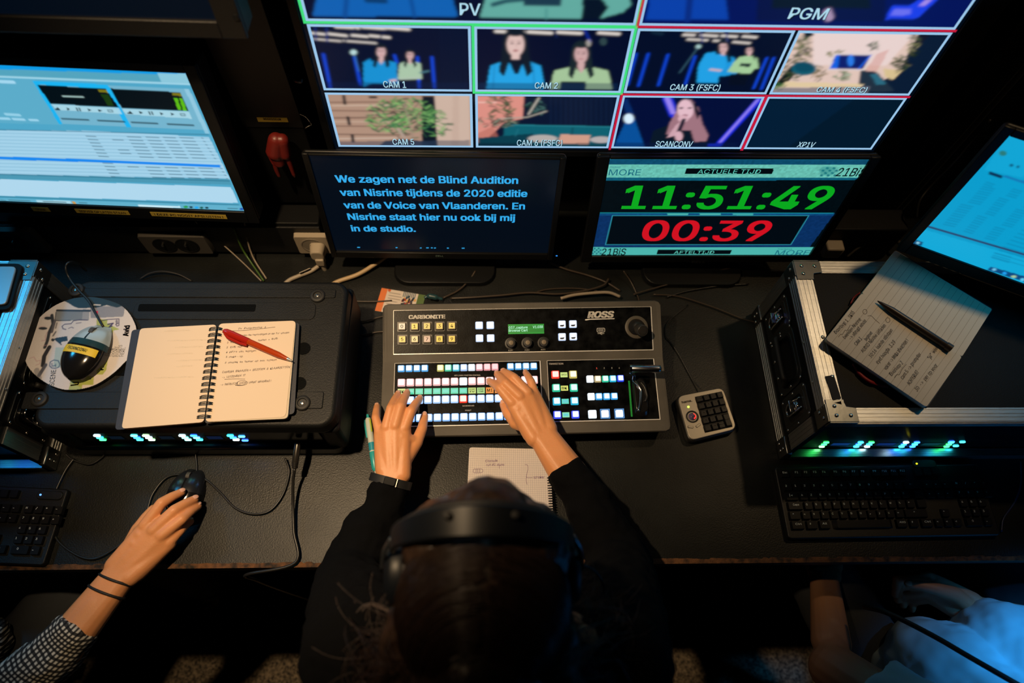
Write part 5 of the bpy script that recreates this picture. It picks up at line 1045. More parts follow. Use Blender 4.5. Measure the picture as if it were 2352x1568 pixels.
stroke(nb, PG, zn, [(590, 186), (820, 176), (1000, 155), (1205, 132)]); stroke(nb, PG, zn, [(475, 884), (620, 878), (770, 880)]); stroke(nb, PG, zn, [(632, 968), (700, 972), (770, 962)], .0005)
stroke(nb, PG, zn, [(650, 945), (680, 912), (750, 905), (800, 920), (790, 955), (720, 968), (660, 962), (650, 945)])
FAINT = mat('show_through', (.66, .58, .47), .85)
for k, (x0, x1, y) in enumerate(((1110, 1280, 535), (1130, 1390, 600), (1180, 1370, 645), (1130, 1300, 690), (1190, 1370, 735), (1190, 1300, 775), (1040, 1310, 850))):
    mb = MB(); text(mb, 'notities'*(1+(x1-x0)//160), PG, zL(x0, y), zL(x1, y-8), .0026, lift=.0002, shear=-.2); obj('handwriting', mb, FAINT, nb, smooth=0)
# red pen
REDP = mat('red_plastic_clear', (.62, .075, .012), .14, trans=.35, spec=.6); REDS = mat('red_plastic', (.38, .016, .008), .2)
def pen(name, label, a, b, z, r, mats, cat='pen', clip=None, ring=None):
    A, B2 = P(*a, z), P(*b, z); A.z = z; B2.z = z-.001; d = B2-A; L = d.length; t = thing(name, label, cat, (A+B2)/2); t['kind_note'] = ''; del t['kind_note']
    obj('barrel', MB().tube([A+d*.02, A+d*.06, A+d*.45, A+d*.80, A+d*.93], [r*.75, r, r, r*.95, r*.5], 20), mats[0], t, smooth=60)
    obj('tip', MB().tube([A+d*.93, A+d*.985, A+d], [r*.5, r*.22, r*.1], 16), mats[1], t, smooth=60)
    return t, A, d, r
rp, A, d, r = pen('red_pen', 'translucent red ballpoint pen lying across the spiral notebook page', (515, 760), (671, 828), ZN+.0062, .0052, (REDP, STEEL))
obj('cap_end', MB().tube([A-d*.005, A+d*.03, A+d*.10, A+d*.36], [r*.7, r*1.05, r*1.12, r*1.08], 20), REDS, rp, smooth=60)
side = V((d.y, -d.x, 0)).normalized()*-1
sd = V((0, 0, 1)).cross(d.normalized())*-1
obj('clip', MB().tube([A+d*.03+sd*.004+V((0, 0, .001)), A+d*.10+sd*.0078, A+d*.28+sd*.0080, A+d*.37+sd*.0062], [.002, .0026, .0024, .0022], 8), REDS, rp, smooth=60)
obj('refill', MB().tube([A+d*.30, A+d*.90], .0014, 8), mat('refill', (.35, .05, .01), .4), rp)
# teal pen beside the console
TEAL = mat('teal_plastic', (.03, .42, .45), .3); WPL = mat('white_plastic', (.62, .70, .66), .3); LIME = mat('lime_plastic', (.42, .55, .05), .3)
tp_, A, d, r = pen('teal_pen', 'white and teal ballpoint pen lying left of the hand on the console', (845, 958), (863, 1088), .0062, .0056, (WPL, WPL))
obj('grip', MB().tube([A+d*.62, A+d*.64, A+d*.90, A+d*.95], [r*1.0, r*1.1, r*1.0, r*.6], 20), TEAL, tp_, smooth=60)
obj('push_button', MB().tube([A-d*.05, A+d*.0, A+d*.03], [r*.4, r*.45, r*.6], 14), TEAL, tp_, smooth=60)
sd = V((0, 0, 1)).cross(d.normalized())
obj('clip', MB().tube([A+d*.04-sd*.0052, A+d*.10-sd*.0062, A+d*.36-sd*.0058], [.0022, .0026, .0020], 8), TEAL, tp_, smooth=60)
obj('side_stripe', MB().tube([A+d*.05+sd*.0030+V((0, 0, .003)), A+d*.28+sd*.0030+V((0, 0, .003))], .0024, 8), LIME, tp_, smooth=60)
obj('printed_band', MB().tube([A+d*.46, A+d*.60], r*1.02, 20), mat('print_teal', (.03, .35, .50), .3), tp_, smooth=60)
# ruled notebook on the right case
ZQ = HR+.0185; rn = thing('ruled_notebook', 'open ruled notebook with dark handwriting lying askew on the right flight case', 'notebook', P(2080, 790, HR+.0022))
zr2 = lambda x, y: (1700+x/2.903, 560+y/2.903)
C1, C2, C3, C4 = (570, 635), (812, 327), (1480, 750), (1242, 1088); U1, U2 = (1035, 45), (1680, 435)
zz = lambda l: [zr2(*p) for p in l]
sheet('cover', zz([(568, 640), (1035, 40), (1688, 432), (1250, 1092)]), HR+.0022, HR+.0042, COVER, rn, .005)
sheet('page_block', zz([C1, C2, C3, C4]), HR+.0042, ZQ-.0062, mat('page_edges2', (.60, .48, .28), .8), rn, .005)
sheet('page_block', zz([C1, C2, C3, C4]), ZQ-.0056, ZQ, PAPER, rn, .005)
sheet('blank_page', zz([C2, U1, U2, C3]), HR+.0042, ZQ-.0008, PAPER, rn, .003)
RQ = zplane(ZQ); lerp = lambda a, b, t: (a[0]+(b[0]-a[0])*t, a[1]+(b[1]-a[1])*t)
RUL = mat('ruled_line', (.42, .36, .28), .8); mb = MB()
for k in range(1, 17): t = k/17; mb.tube([RQ.px(*zr2(*lerp(C1, C4, t)), .00005), RQ.px(*zr2(*lerp(C2, C3, t)), .00005)], .00022, 4)
for k in range(1, 17): t = k/17; mb.tube([RQ.px(*zr2(*lerp(C2, C3, t)), -.0007), RQ.px(*zr2(*lerp(U1, U2, t)), -.0007)], .00022, 4)
tag(obj('ruled_lines', mb, RUL, rn), kind='stuff')
PEN2 = mat('pen_ink_dark', (.035, .035, .05), .8)
write(rn, RQ, zr2, [('Doorloop 1', 640, 602, 722, 515), ('SK05', 738, 498, 765, 455), ('beelden Nisrine', 700, 635, 810, 505), ('-> abrupt einde', 740, 640, 845, 515), ('CAM 3', 778, 680, 816, 635), ('beginnen', 843, 648, 885, 595), ('AUDIO Nisrine uitfaden', 820, 728, 975, 545), ('30:16  laatste stilstaan', 875, 762, 1020, 578), ('eyet hoogte  3.29', 920, 802, 1040, 655),
     ('voicer -> Mirka afwachten !', 975, 842, 1125, 645), ('Doorloop 2', 1010, 882, 1090, 795), ('cam 5 -> prompter', 1085, 905, 1210, 735), ('ACHTERUIT', 1130, 945, 1195, 855), ('"ja"  weer', 1268, 772, 1325, 690), ('30  ->  per op voor', 1180, 985, 1320, 810)], .0058, PEN2)
for c_ in ((832, 452), (985, 508)): stroke(rn, RQ, zr2, [(c_[0]+14*math.cos(a), c_[1]+16*math.sin(a)) for a in np.linspace(0, 6.28, 9)], .0003, PEN2)
stroke(rn, RQ, zr2, [(850, 480), (875, 480), (900, 505), (930, 530)], .0003, PEN2); stroke(rn, RQ, zr2, [(655, 620), (672, 600), (680, 605), (700, 575), (712, 578), (735, 540)], .0003, PEN2); stroke(rn, RQ, zr2, [(1028, 892), (1045, 870), (1060, 872), (1080, 835), (1108, 802)], .0003, PEN2)
RIB = mat('red_ribbon', (.28, .006, .010), .5)
obj('ribbon', MB().tube(smoothpts([P(*zr2(750, 800), HR+.004), P(*zr2(790, 860), HR+.003), P(*zr2(850, 910), HR+.004), P(*zr2(930, 945), HR+.003), P(*zr2(985, 950), HR+.005)], 5), [.0018]*5+[.0034]*8+[.002]*8, 6), RIB, rn, smooth=180)
obj('ribbon', MB().tube(smoothpts([P(*zr2(800, 325), HR+.012), P(*zr2(760, 355), HR+.006), P(*zr2(735, 400), HR+.003)], 5), .0012, 6), RIB, rn, smooth=180)
DBR = mat('dark_brown_plastic', (.030, .020, .014), .38)
dp, A, d, r = pen('dark_pen', 'dark brown pen lying on the fold of the ruled notebook', (2183, 800), (2016, 690), ZQ+.0060, .0056, (DBR, DBR))
obj('cap_end', MB().tube([A-d*.01, A+d*.06], .0066, 20), DBR, dp, smooth=60)
# grid notebook in front of the console
GZ = .0075; gn = thing('grid_notebook', 'white squared spiral notepad under the operator, right of the left arm', 'notebook', P(1170, 1120, 0))
gp = [(1078, 1027), (1262, 1031), (1273, 1225), (1068, 1232)]
sheet('page_block', gp, 0.0004, GZ-.0006, mat('page_edges3', (.55, .50, .48), .8), gn, .005); sheet('top_page', gp, GZ-.0006, GZ, PAPERW, gn, .005)
zg = lambda x, y: (1050+x/6.816, 1010+y/6.816); GP = zplane(GZ); mb = MB()
for k in range(1, 40): t = k/40; mb.tube([GP.px(*lerp(gp[0], gp[1], t), .00003), GP.px(*lerp(gp[3], gp[2], t), .00003)], .00013, 4)
for k in range(1, 40): t = k/40; mb.tube([GP.px(*lerp(gp[0], gp[3], t), .00003), GP.px(*lerp(gp[1], gp[2], t), .00003)], .00013, 4)
tag(obj('grid_lines', mb, mat('grid_line', (.36, .34, .42), .8), gn), kind='stuff')
PUR = mat('purple_ink', (.16, .05, .22), .8)
write(gn, GP, zg, [('Console', 445, 348, 632, 342), ('run #1 show', 458, 408, 740, 405), ('spreker', 1195, 600, 1370, 600)], .0042, PUR)
for pts in ([(260, 455), (388, 455), (388, 510), (258, 512), (260, 455)], [(295, 455), (293, 510)], [(325, 455), (323, 510)], [(352, 455), (350, 510)], [(1060, 388), (1100, 395), (1105, 470), (1085, 560), (1100, 590), (1180, 590)], [(1085, 575), (1082, 640), (1095, 700)], [(448, 315), (448, 345)], [(655, 395), (660, 450)]):
    stroke(gn, GP, zg, pts, .00028, PUR)
for k in range(22):
    p = lerp((1266, 1098), (1274, 1222), k/21); c0 = P(*p, GZ-.002)
    obj('wire_ring', MB().tube([c0+V((-.007, 0, .0025)), c0+V((-.004, 0, .0045)), c0+V((.001, 0, .0045)), c0+V((.0045, 0, .001)), c0+V((.0035, 0, -.0035))], .0009, 6), MATS['ring_black'], gn, smooth=180)
# ticket
tz = .002; tk_ = thing('ticket', 'small printed ticket with an orange stub, half under the console', 'ticket', P(915, 690, 0))
TP = zplane(tz); o4 = [P(*p, tz) for p in ((877, 661), (978, 678), (965, 735), (861, 713))]
exv = (o4[1]-o4[0]); TPL = Plane(o4[3], exv, o4[0]-o4[3]); Wt_, Ht_ = exv.length, (o4[0]-o4[3]).length
c = Canvas(TPL, 0, 0, Wt_, Ht_, 110, 60, 'd8ccc0', lambda x, y: (780+x/2.4, 560+y/2.4))
c.poly('e07a40', [-2, -2, 16, -2, 16, 62, -2, 62], raw=True)
for i in range(7): c.poly('7a7068', [22, 8+i*7, 45+rng.integers(0, 12), 8+i*7, 50, 10+i*7, 22, 10+i*7], .7, raw=True)
for i in range(60): x, y = rng.integers(56, 86), rng.integers(0, 46); c.poly(['301c20', 'a03028', 'd8a860', '203850', '181418'][i % 5], [x, y, x+5, y, x+5, y+6, x, y+6], raw=True)
for i in range(8): c.poly('2c5a70', [56+i*4, 46, 58+i*4, 46, 58+i*4, 60, 56+i*4, 60], raw=True)
c.poly('58703c', [90, 0, 110, 0, 110, 60, 92, 60], raw=True); c.ell('c8602c', 275, 255, 9, 9)
obj('card', MB().prism([(0, 0), (Wt_, 0), (Wt_, Ht_), (Wt_*.03, Ht_), (0, Ht_*.93)], TPL.frame(0, 0, 0), -.0012, -.0002), PAPER, tk_)
c.build('ticket_print', PRINT, tk_, .0001)
solo('lanyard_clip', MB().tube(smoothpts([P(975, 684, .010), P(985, 680, .012), P(1003, 683, .011), P(1016, 687, .008)], 5), [.003]*5+[.0055]*6+[.003]*5, 8), mat('dark_teal', (.02, .06, .07), .3), 'dark teal lanyard end behind the console, right of the ticket', 'lanyard', smooth=180)
# ================================================================== number pad, keyboards
zh = lambda x, y: (1500+x/8.7125, 860+y/8.7125)
KP = zplane(.020); KLO = zplane(.006)
kp = thing('number_pad', 'small silver number pad with a trackball, right of the console', 'keypad', P(1620, 950, 0))
oc = [(480, 430), (1400, 250), (1685, 1085), (735, 1325)]
out = lambda pts, pl, f=1.: [((p[0])*1., p[1]) for p in [pl.uv(*zh(*q)) for q in pts]]
q = out(oc, KP); cxk = sum(a for a, b in q)/4; cyk = sum(b for a, b in q)/4
gr_ = lambda f: [(cxk+(a-cxk)*f, cyk+(b-cyk)*f) for a, b in q]
obj('base', MB().prism(ccw(roundpoly([V(p) for p in gr_(1.045)], .014)), I4, .0006, .0165), MATS['cable_black'], kp, bevel=.003, smooth=50)
obj('top_plate', MB().prism(ccw(roundpoly([V(p) for p in gr_(.99)], .012)), I4, .0160, .0198), mat('silver_paint', (.34, .31, .26), .38, .35, bump=.05), kp, bevel=.001)
ka = [KP.uv(*zh(*p)) for p in ((835, 445), (1372, 335), (1592, 1045), (1040, 1167))]
obj('key_well', MB().prism(ccw(ka), I4, .0190, .0200), PANELB, kp)
kex = V((ka[1][0]-ka[0][0], ka[1][1]-ka[0][1], 0)); key_ = V((ka[3][0]-ka[0][0], ka[3][1]-ka[0][1], 0)); KPL = Plane((ka[0][0], ka[0][1], .0202), kex, -key_)
cw, ch = kex.length/4, key_.length/5; KEYM = mat('key_black', (.008, .008, .009), .38, spec=.18)
leg = [['Num', '/', '*', '<-'], ['7', '8', '9', '-'], ['4', '5', '6', '+'], ['1', '2', '3', 'Enter'], ['0', '00', 'Del', None]]
for r_ in range(5):
    for c_ in range(4):
        if leg[r_][c_] is None: continue
        tall = leg[r_][c_] == 'Enter'; u = cw*(c_+.5); v = -ch*(r_+.5)-(ch/2 if tall else 0)
        # shear of the well: shift along x
        sh = (key_.dot(kex.normalized()))*(r_+.5+(.5 if tall else 0))/5; u += sh
        hh = ch*(1.84 if tall else .84); fr = KPL.frame(u, v, 0)
        k = obj('key', MB().prism(rr(cw*.88, hh, .0012, 2), fr, 0, .0048, top=.84), KEYM, kp, frame=fr, smooth=30, bevel=.0003)
        mb = MB(); n_ = len(leg[r_][c_]); wd = cw*(.10 if n_ == 1 else .42); text(mb, leg[r_][c_], KPL, (u-wd*.8, v), (u+wd*.8, v), ch*.20 if n_ < 3 else ch*.14, lift=.0050, bold=.01, px=False)
        obj('key_legend', mb, mat('legend_white', (.62, .56, .46), .6), k, smooth=0)
u, v = KP.uv(*zh(785, 842)); fr = KP.frame(u, v, 0)
obj('ball_ring', MB().lathe([(.0115, -.001), (.0112, .0010), (.0098, .0014), (.0080, -.0006)], fr, 36), RUB, kp, smooth=60)
obj('trackball', MB().ell(fr @ Matrix.Translation((0, 0, -.001)), .0072, .0072, .0062, 28), mat('ball_dark', (.05, .04, .10), .08, coat=.8, var=.9, vscale=120, color2=(.20, .16, .30)), kp, smooth=180)
obj('ball_glow', MB().add([fr @ V((.0050*math.cos(a)*k, .0050*math.sin(a)*k, .0046 if k < 1 else .0028)) for a in np.linspace(-1.3, 1.3, 9) for k in (.72, 1.22)], [(2*i, 2*i+1, 2*i+3, 2*i+2) for i in range(8)]), glow('ff3a34', 1.1), kp, smooth=180)
u, v = KP.uv(*zh(707, 646)); obj('status_light', MB().lathe([(.0022, -.0005), (.0020, .0008), (.0008, .0012)], KP.frame(u, v), 16), glow('d8ff60', 1.6), kp)
for (x, y), a in (((750, 1050), -.12), ((903, 1018), .62)):
    u, v = KP.uv(*zh(x, y)); fr = KP.frame(u, v, -.0004, a); obj('click_button', MB().prism(rr(.0100, .0042, .0012), fr, 0, .0008), MATS['cable_black'], kp); obj('click_cap', MB().prism(rr(.0086, .0030, .0010), fr, .0008, .0014), MATS['silver_paint'], kp)
mb = MB(); text(mb, 'hama.', KP, zh(582, 578), zh(785, 537), .0042, lift=.0001, bold=.03); obj('lettering', mb, INK, kp, smooth=0)
def keyboard(label, o, exd, pitch, rows, logo, led, legm, z0=.0006, legends=True):
    KB = Plane((o.x, o.y, .017), exd, V((-exd.y, exd.x, 0))); p = pitch
    t = thing('keyboard', label, 'keyboard', (o.x, o.y, 0)); W_k = p*22.6; yo = 1.75*p
    ctr_ = KB.at(W_k/2-p*.9, -p*1.55, -.017+z0)
    fr = KB.frame(W_k/2-p*.9, -p*1.55, -.017+z0)
    obj('body', MB().prism(rr(W_k, p*7.6, p*.35), fr, 0, .0115), BLK, t, bevel=.002, smooth=50)
    mbl = MB(); meshes = {}
    for r_, (y, keys) in enumerate(rows):
        for (x, w, s_) in keys:
            kk = round(w, 2)
            if kk not in meshes:
                me = bpy.data.meshes.new('key'); b_ = MB().prism(rr(p*(w-.10), p*.88, p*.08, 2), I4, 0, .0062, top=.86); me.from_pydata(b_.v, [], b_.f); me.materials.append(KEYM); finish(me, 30); meshes[kk] = me
            link('key', meshes[kk], t, KB.frame(x*p, y*p, -.0055))
            if s_ and legends: wd = p*.11*len(s_); text(mbl, s_, KB, (x*p-p*.28, y*p), (x*p-p*.28+wd*1.5, y*p), p*.20, lift=.0009, px=False)
    if mbl.v: tag(obj('key_legends', mbl, legm, t, smooth=0), kind='stuff')
    if logo: mb = MB(); text(mb, 'DELL', KB, (logo[0]*p, logo[1]*p), (logo[2]*p, logo[1]*p), p*.32, lift=-.0048, bold=.02, px=False); obj('maker_lettering', mb, mat('logo_grey', (.85, .88, .90), .4), t, smooth=0)
    if led: fr = KB.frame(led[0]*p, led[1]*p, -.0055); obj('indicator_hood', MB().prism(rr(p*2.6, p*.9, p*.4), fr @ Matrix.Translation((p*.9, 0, 0)), 0, .003), BLK, t, bevel=.001); obj('indicator_light', MB().lathe([(.0016, .003), (.0014, .0042)], fr, 12), glow(led[2], 2), t)
    return t, KB
zkb = lambda x, y: (1750+x/2.761, 1000+y/2.761)
kz = zplane(.017); a = kz.at(*kz.uv(*zkb(165, 325))); b = kz.at(*kz.uv(*zkb(785+59, 312))); 
pitch = (kz.at(*kz.uv(*zkb(785, 372)))-kz.at(*kz.uv(*zkb(257, 377)))).length/9; exd = (b-a).normalized(); exd = V((1, .01, 0)).normalized()
LEGM = mat('legend_dim', (.80, .88, .88), .6)
rows = [(1.45, [(0, 1, 'Esc')]+[(1.35+i, 1, 'F%d' % (i+1)) for i in range(4)]+[(5.6+i, 1, 'F%d' % (i+5)) for i in range(4)]+[(9.9+i, 1, 'F%d' % (i+9)) for i in range(4)]+[(14.6+i, 1, '') for i in range(3)]),
        (0, [(i, 1, s_) for i, s_ in enumerate('21234567890)-')]+[(13.5, 2, '<-')]+[(15.3+i, 1, '.') for i in range(3)]+[(18.6+i, 1, s_) for i, s_ in enumerate('N/*-')]),
        (-1, [(.25, 1.5, '|<')]+[(1.5+i, 1, s_) for i, s_ in enumerate('AZERTYUIOP^$')]+[(14.0, 1.2, '')]+[(15.3+i, 1, '.') for i in range(3)]+[(18.6+i, 1, s_) for i, s_ in enumerate('789+')]),
        (-2, [(.4, 1.8, 'Caps')]+[(1.8+i, 1, s_) for i, s_ in enumerate('QSDFGHJKLM%*')]+[(14.0, 1.2, '')]+[(18.6+i, 1, s_) for i, s_ in enumerate('456')]),
        (-3, [(.15, 1.3, '^')]+[(1.35+i, 1, s_) for i, s_ in enumerate('<WXCVBN,;:=')]+[(13.1, 2.8, '^')]+[(16.3, 1, '^')]+[(18.6+i, 1, s_) for i, s_ in enumerate('123')]),
        (-4, [(.25, 1.5, 'Ctrl'), (1.75, 1.3, '#'), (3.1, 1.3, 'Alt'), (7.2, 6.6, ''), (11.3, 1.3, 'AltG'), (12.6, 1.1, '#'), (14.0, 1.4, 'Ctrl')]+[(15.3+i, 1, '<') for i in range(3)]+[(19.1, 2, '0'), (20.6, 1, '.')])]
kb1, KB1 = keyboard('black keyboard on the desk in front of the right flight case', a, exd, pitch, rows, (15.0, 1.3, 16.9), (14.8, 2.35, 'e8e020'), LEGM)
o2 = P(-360, 1150, .017); kb2, KB2 = keyboard('black keyboard at the far left edge of the photo, mostly cut off', o2, V((1, -.05, 0)).normalized(), pitch, rows, None, (19.2, 1.5, '60a0ff'), LEGM, legends=True)
# ================================================================== cables
BRC = mat('cable_brown', (.045, .032, .022), .4); WHC = mat('cable_white', (.34, .28, .21), .45); GRC = mat('cable_green', (.06, .13, .02), .4); TNC = mat('cable_beige', (.50, .36, .20), .5); GYC = mat('cable_grey', (.055, .05, .045), .45)
def cb(name, pts, r, m, label, **k): return cable(name, px3(pts), r, m, label, **k)
cb('keypad_cable', [(1609, 893, .008), (1590, 870, .003), (1560, 815, .003), (1540, 785, .003), (1530, 770, .004), (1534, 740, .004), (1580, 700, .004)], .0011, CB, 'thin black cable running from the number pad up the right side of the console')
cb('desk_cable', [(1500, 676, .006), (1560, 681, .004), (1640, 706, .004), (1700, 730, .004), (1735, 740, .004)], .0014, BRC, 'thin brown cable from behind the console towards the right flight case')
cb('desk_cable', [(1455, 676, .010), (1480, 668, .010), (1545, 650, .008), (1620, 628, .008), (1680, 615, .01)], .0015, BRC, 'thin cable rising to the right under the clock monitor')
cb('desk_cable', [(1532, 682, .004), (1580, 668, .004), (1650, 657, .004), (1720, 652, .004)], .0015, CB, 'black cable lying flat below the clock monitor stand')
cb('desk_cable', [(1432, 622, .020), (1448, 645, .010), (1463, 676, .004), (1468, 690, .004)], .0013, BRC, 'short thin cable dropping behind the console below the clock monitor')
cb('desk_cable', [(1398, 640, .012), (1385, 655, .012), (1340, 668, .011), (1280, 675, .010), (1215, 672, .010), (1150, 678, .010), (1080, 683, .009), (1035, 685, .006)], .0020, BRC, 'brown cable lying along the back edge of the console')
cb('desk_cable', [(1228, 672, .004), (1260, 664, .004), (1320, 662, .004), (1370, 668, .004), (1420, 680, .004)], .0014, BRC, 'thin brown cable bowing behind the console, above the white cable')
cb('white_cable', [(1288, 685, .016), (1320, 677, .016), (1370, 672, .016), (1400, 672, .016), (1424, 681, .012)], [.0028]*24+[.0040, .0042, .0040, .0036, .003, .0022, .0016, .001, .001], WHC, 'white cable with a tapered end behind the console') if False else cb('white_cable', [(1288, 685, .016), (1320, 677, .016), (1370, 672, .016), (1400, 672, .016), (1424, 681, .012)], .0030, WHC, 'thick white cable lying behind the console near its maker name')
cb('desk_cable', [(1092, 622, .012), (1080, 640, .008), (1055, 665, .005), (1018, 684, .004)], .0018, BRC, 'brown cable curving down from the autocue stand to the ticket')
cb('desk_cable', [(1262, 602, .012), (1300, 618, .008), (1350, 632, .005), (1392, 648, .005), (1425, 668, .003)], .0020, BRC, 'cable slanting down to the right from the autocue monitor')
cb('desk_cable', [(794, 690, .006), (830, 692, .004), (866, 692, .004), (900, 690, .003)], .0015, BRC, 'cable between the rack case and the ticket')
cb('desk_cable', [(795, 737, .004), (835, 737, .004), (868, 729, .004), (900, 722, .003)], .0015, BRC, 'cable between the rack case and the console, second from the top')
cb('desk_cable', [(795, 768, .004), (835, 768, .004), (868, 762, .004), (900, 762, .003)], .0015, BRC, 'cable between the rack case and the console, lowest of three')
cb('power_cable', [(745, 668, .006), (772, 648, .006), (822, 630, .010), (862, 606, .014), (892, 585, .02), (915, 568, .03)], .0042, TNC, 'thick beige cable curving up behind the autocue monitor')
cb('network_cable', [(448, 508, .112), (470, 530, .06), (510, 560, .035), (560, 605, .010), (600, 645, .004)], .0012, WHC, 'thin white cable slanting down in front of the wall sockets')
cb('network_cable', [(534, 520, .10), (556, 570, .035), (575, 600, .015), (606, 645, .004)], .0018, GRC, 'green cable hanging down from the editing monitor')
cb('network_cable', [(560, 505, .11), (568, 550, .055), (582, 592, .016), (612, 640, .003)], .0015, WHC, 'thin white cable hanging beside the green one')
cb('desk_cable', [(322, 640, .004), (345, 627, .010), (375, 623, .014), (410, 630, .010), (440, 645, .003)], .0012, GYC, 'thin grey cable arching behind the rack case')
cb('loose_cable', [(655, 1052, .010), (664, 1085, .004), (650, 1135, .004), (620, 1172, .004), (580, 1180, .004), (540, 1166, .004), (505, 1130, .004), (470, 1100, .004), (430, 1090, .004), (385, 1095, .004), (352, 1132, .004), (338, 1172, .004), (322, 1210, .004), (270, 1255, .004), (215, 1283, .004), (165, 1268, .004), (125, 1228, .004), (118, 1160, .004), (145, 1090, .004), (170, 1052, .004)], .0018, CB, 'long black cable looping over the desk around the black mouse')
cb('loose_cable', [(150, 1042, .006), (168, 1056, .004), (205, 1066, .004), (232, 1052, .004), (240, 1042, .006)], .0014, CB, 'short black cable loop below the rack case')
cb('loose_cable', [(-20, 1228, .004), (30, 1236, .004), (70, 1236, .004), (108, 1222, .004), (130, 1200, .004)], .0013, CB, 'thin black cable on the desk beside the cut-off keyboard')
cb('keyboard_cable', [(2345, 1060, .012), (2345, 1110, .004), (2332, 1150, .004), (2305, 1190, .004), (2300, 1220, .004)], .0014, mat('cable_blue', (.01, .02, .07), .35), 'thin dark blue cable at the right of the keyboard')
cable('rack_cable', [PY(2275, 275, .82), PY(2235, 320, .82), PY(2192, 372, .81), PY(2140, 425, .80), PY(2112, 462, .78), PY(2105, 500, .76)], .0022, CB, 'black cable hanging in front of the equipment rack')
cable('rack_cable', [PY(2018, 495, .80), PY(2030, 525, .79), PY(2048, 545, .78), PY(2070, 560, .76)], .0042, GYC, 'thick grey cable bundle behind the right flight case')
cable('rack_cable', [PY(1945, 590, .74), PY(1975, 567, .75), PY(2010, 555, .76), PY(2050, 560, .76)], .0022, GYC, 'grey cable arching above the right flight case')
# ================================================================== people
def lerp3(a, b, t): return a+(b-a)*t
def hand_mb(mb, wrist, axis, fingers, thumb, k=1., palm_up=V((0, 0, 1)), nails=None, fa=None):
    """wrist point, forearm direction (towards the elbow), fingers: index..little [MCP, PIP, TIP], thumb [CMC, MCP, IP, TIP]"""
    side = axis.cross(palm_up).normalized()
    R = {0: (.0096, .0083, .0073, .0062), 1: (.0098, .0085, .0074, .0063), 2: (.0095, .0081, .0071, .0061), 3: (.0087, .0071, .0063, .0054)}
    ms = []
    for i, (m, p, t) in enumerate(fingers):
        r = [x*k for x in R[i]]; d = lerp3(p, t, .52)+palm_up*.0022*k
        mb.cap(m, p, r[0], r[1]); mb.cap(p, d, r[1]*1.02, r[2]); mb.cap(d, t, r[2], r[3]); ms.append(m)
        if nails is not None: nails.append((d, t, r[3]))
    n = len(ms)
    for i, m in enumerate(ms):
        w = wrist+side*(.010*k*(1.5-i))*(1 if (ms[0]-ms[-1]).dot(side) > 0 else -1)
        mb.cap(w, m-palm_up*.0035*k, .0140*k, .0105*k)
        if i:
            pw = wrist+side*(.010*k*(2.5-i))*(1 if (ms[0]-ms[-1]).dot(side) > 0 else -1)
            for f_, r_ in [(.08*j, .0143-.0044*(.08*j)**1.6) for j in range(2, 13)]: mb.cap(lerp3(w, m, f_)-palm_up*.0030*k, lerp3(pw, ms[i-1], f_)-palm_up*.0030*k, r_*k, r_*k)
    c, m, ip, t = thumb
    mb.cap(wrist, c, .014*k, .0135*k); mb.cap(c, m, .0135*k, .0105*k); mb.cap(m, ip, .0100*k, .0085*k); mb.cap(ip, t, .0085*k, .0068*k); mb.cap(c, lerp3(wrist, ms[0], .6), .012*k, .011*k); mb.cap(m, lerp3(wrist, ms[0], .8), .0085*k, .010*k)
    if nails is not None: nails.append((ip, t, .0068*k))
    e = wrist+axis*(fa or .16)
    for s_ in (-1, 0, 1): mb.cap(wrist+side*.0085*s_*k-palm_up*.001, e+side*.008*s_, .0150*k, .0235*k)
    mb.cap(wrist+axis*.05, wrist+axis*.1, .0185*k, .023*k)
def add_nails(parent, nails, up=V((0, 0, 1))):
    for d, t, r in nails:
        ax = (t-d).normalized(); u = (up-ax*up.dot(ax)).normalized(); fr = fr_of(t-ax*r*.05+u*r*.80, u.cross(ax).cross(u) if False else ax.cross(u), u)
        fr = Matrix((ax.cross(u), ax, u)).transposed().to_4x4(); fr.translation = t+u*r*.78-ax*r*.05
        obj('fingernail', MB().ell(fr, r*.66, r*.95, r*.26, 12), NAIL, parent, smooth=180)
def head_mb(mb, H, k=1.):
    def c(a, b, ra, rb): mb.cap(H @ (V(a)*k), H @ (V(b)*k), ra*k, rb*k)
    mb.ell(H @ Matrix.Translation(V((0, -.008, .032))*k), .074*k, .092*k, .080*k, 24)
    mb.ell(H @ Matrix.Translation(V((0, .026, -.028))*k), .057*k, .060*k, .080*k, 24)
    c((-.018, .045, -.092), (.018, .045, -.092), .022, .022); c((0, .05, -.085), (0, .055, -.098), .022, .016)      # jaw, chin
    c((0, .084, .002), (0, .104, -.030), .007, .0095); c((-.011, .092, -.033), (.011, .092, -.033), .0065, .0065)     # nose
    c((-.032, .077, .014), (-.010, .086, .012), .007, .007); c((.032, .077, .014), (.010, .086, .012), .007, .007)   # brow
    c((-.016, .082, -.058), (.016, .082, -.058), .0055, .0055); c((-.014, .081, -.067), (.014, .081, -.067), .006, .006)
    for s_ in (-1, 1):
        c((s_*.035, .062, -.030), (s_*.030, .066, -.050), .015, .012); c((s_*.074, -.008, .010), (s_*.074, -.004, -.022), .009, .007); c((s_*.078, -.016, .014), (s_*.079, -.018, -.004), .006, .006)
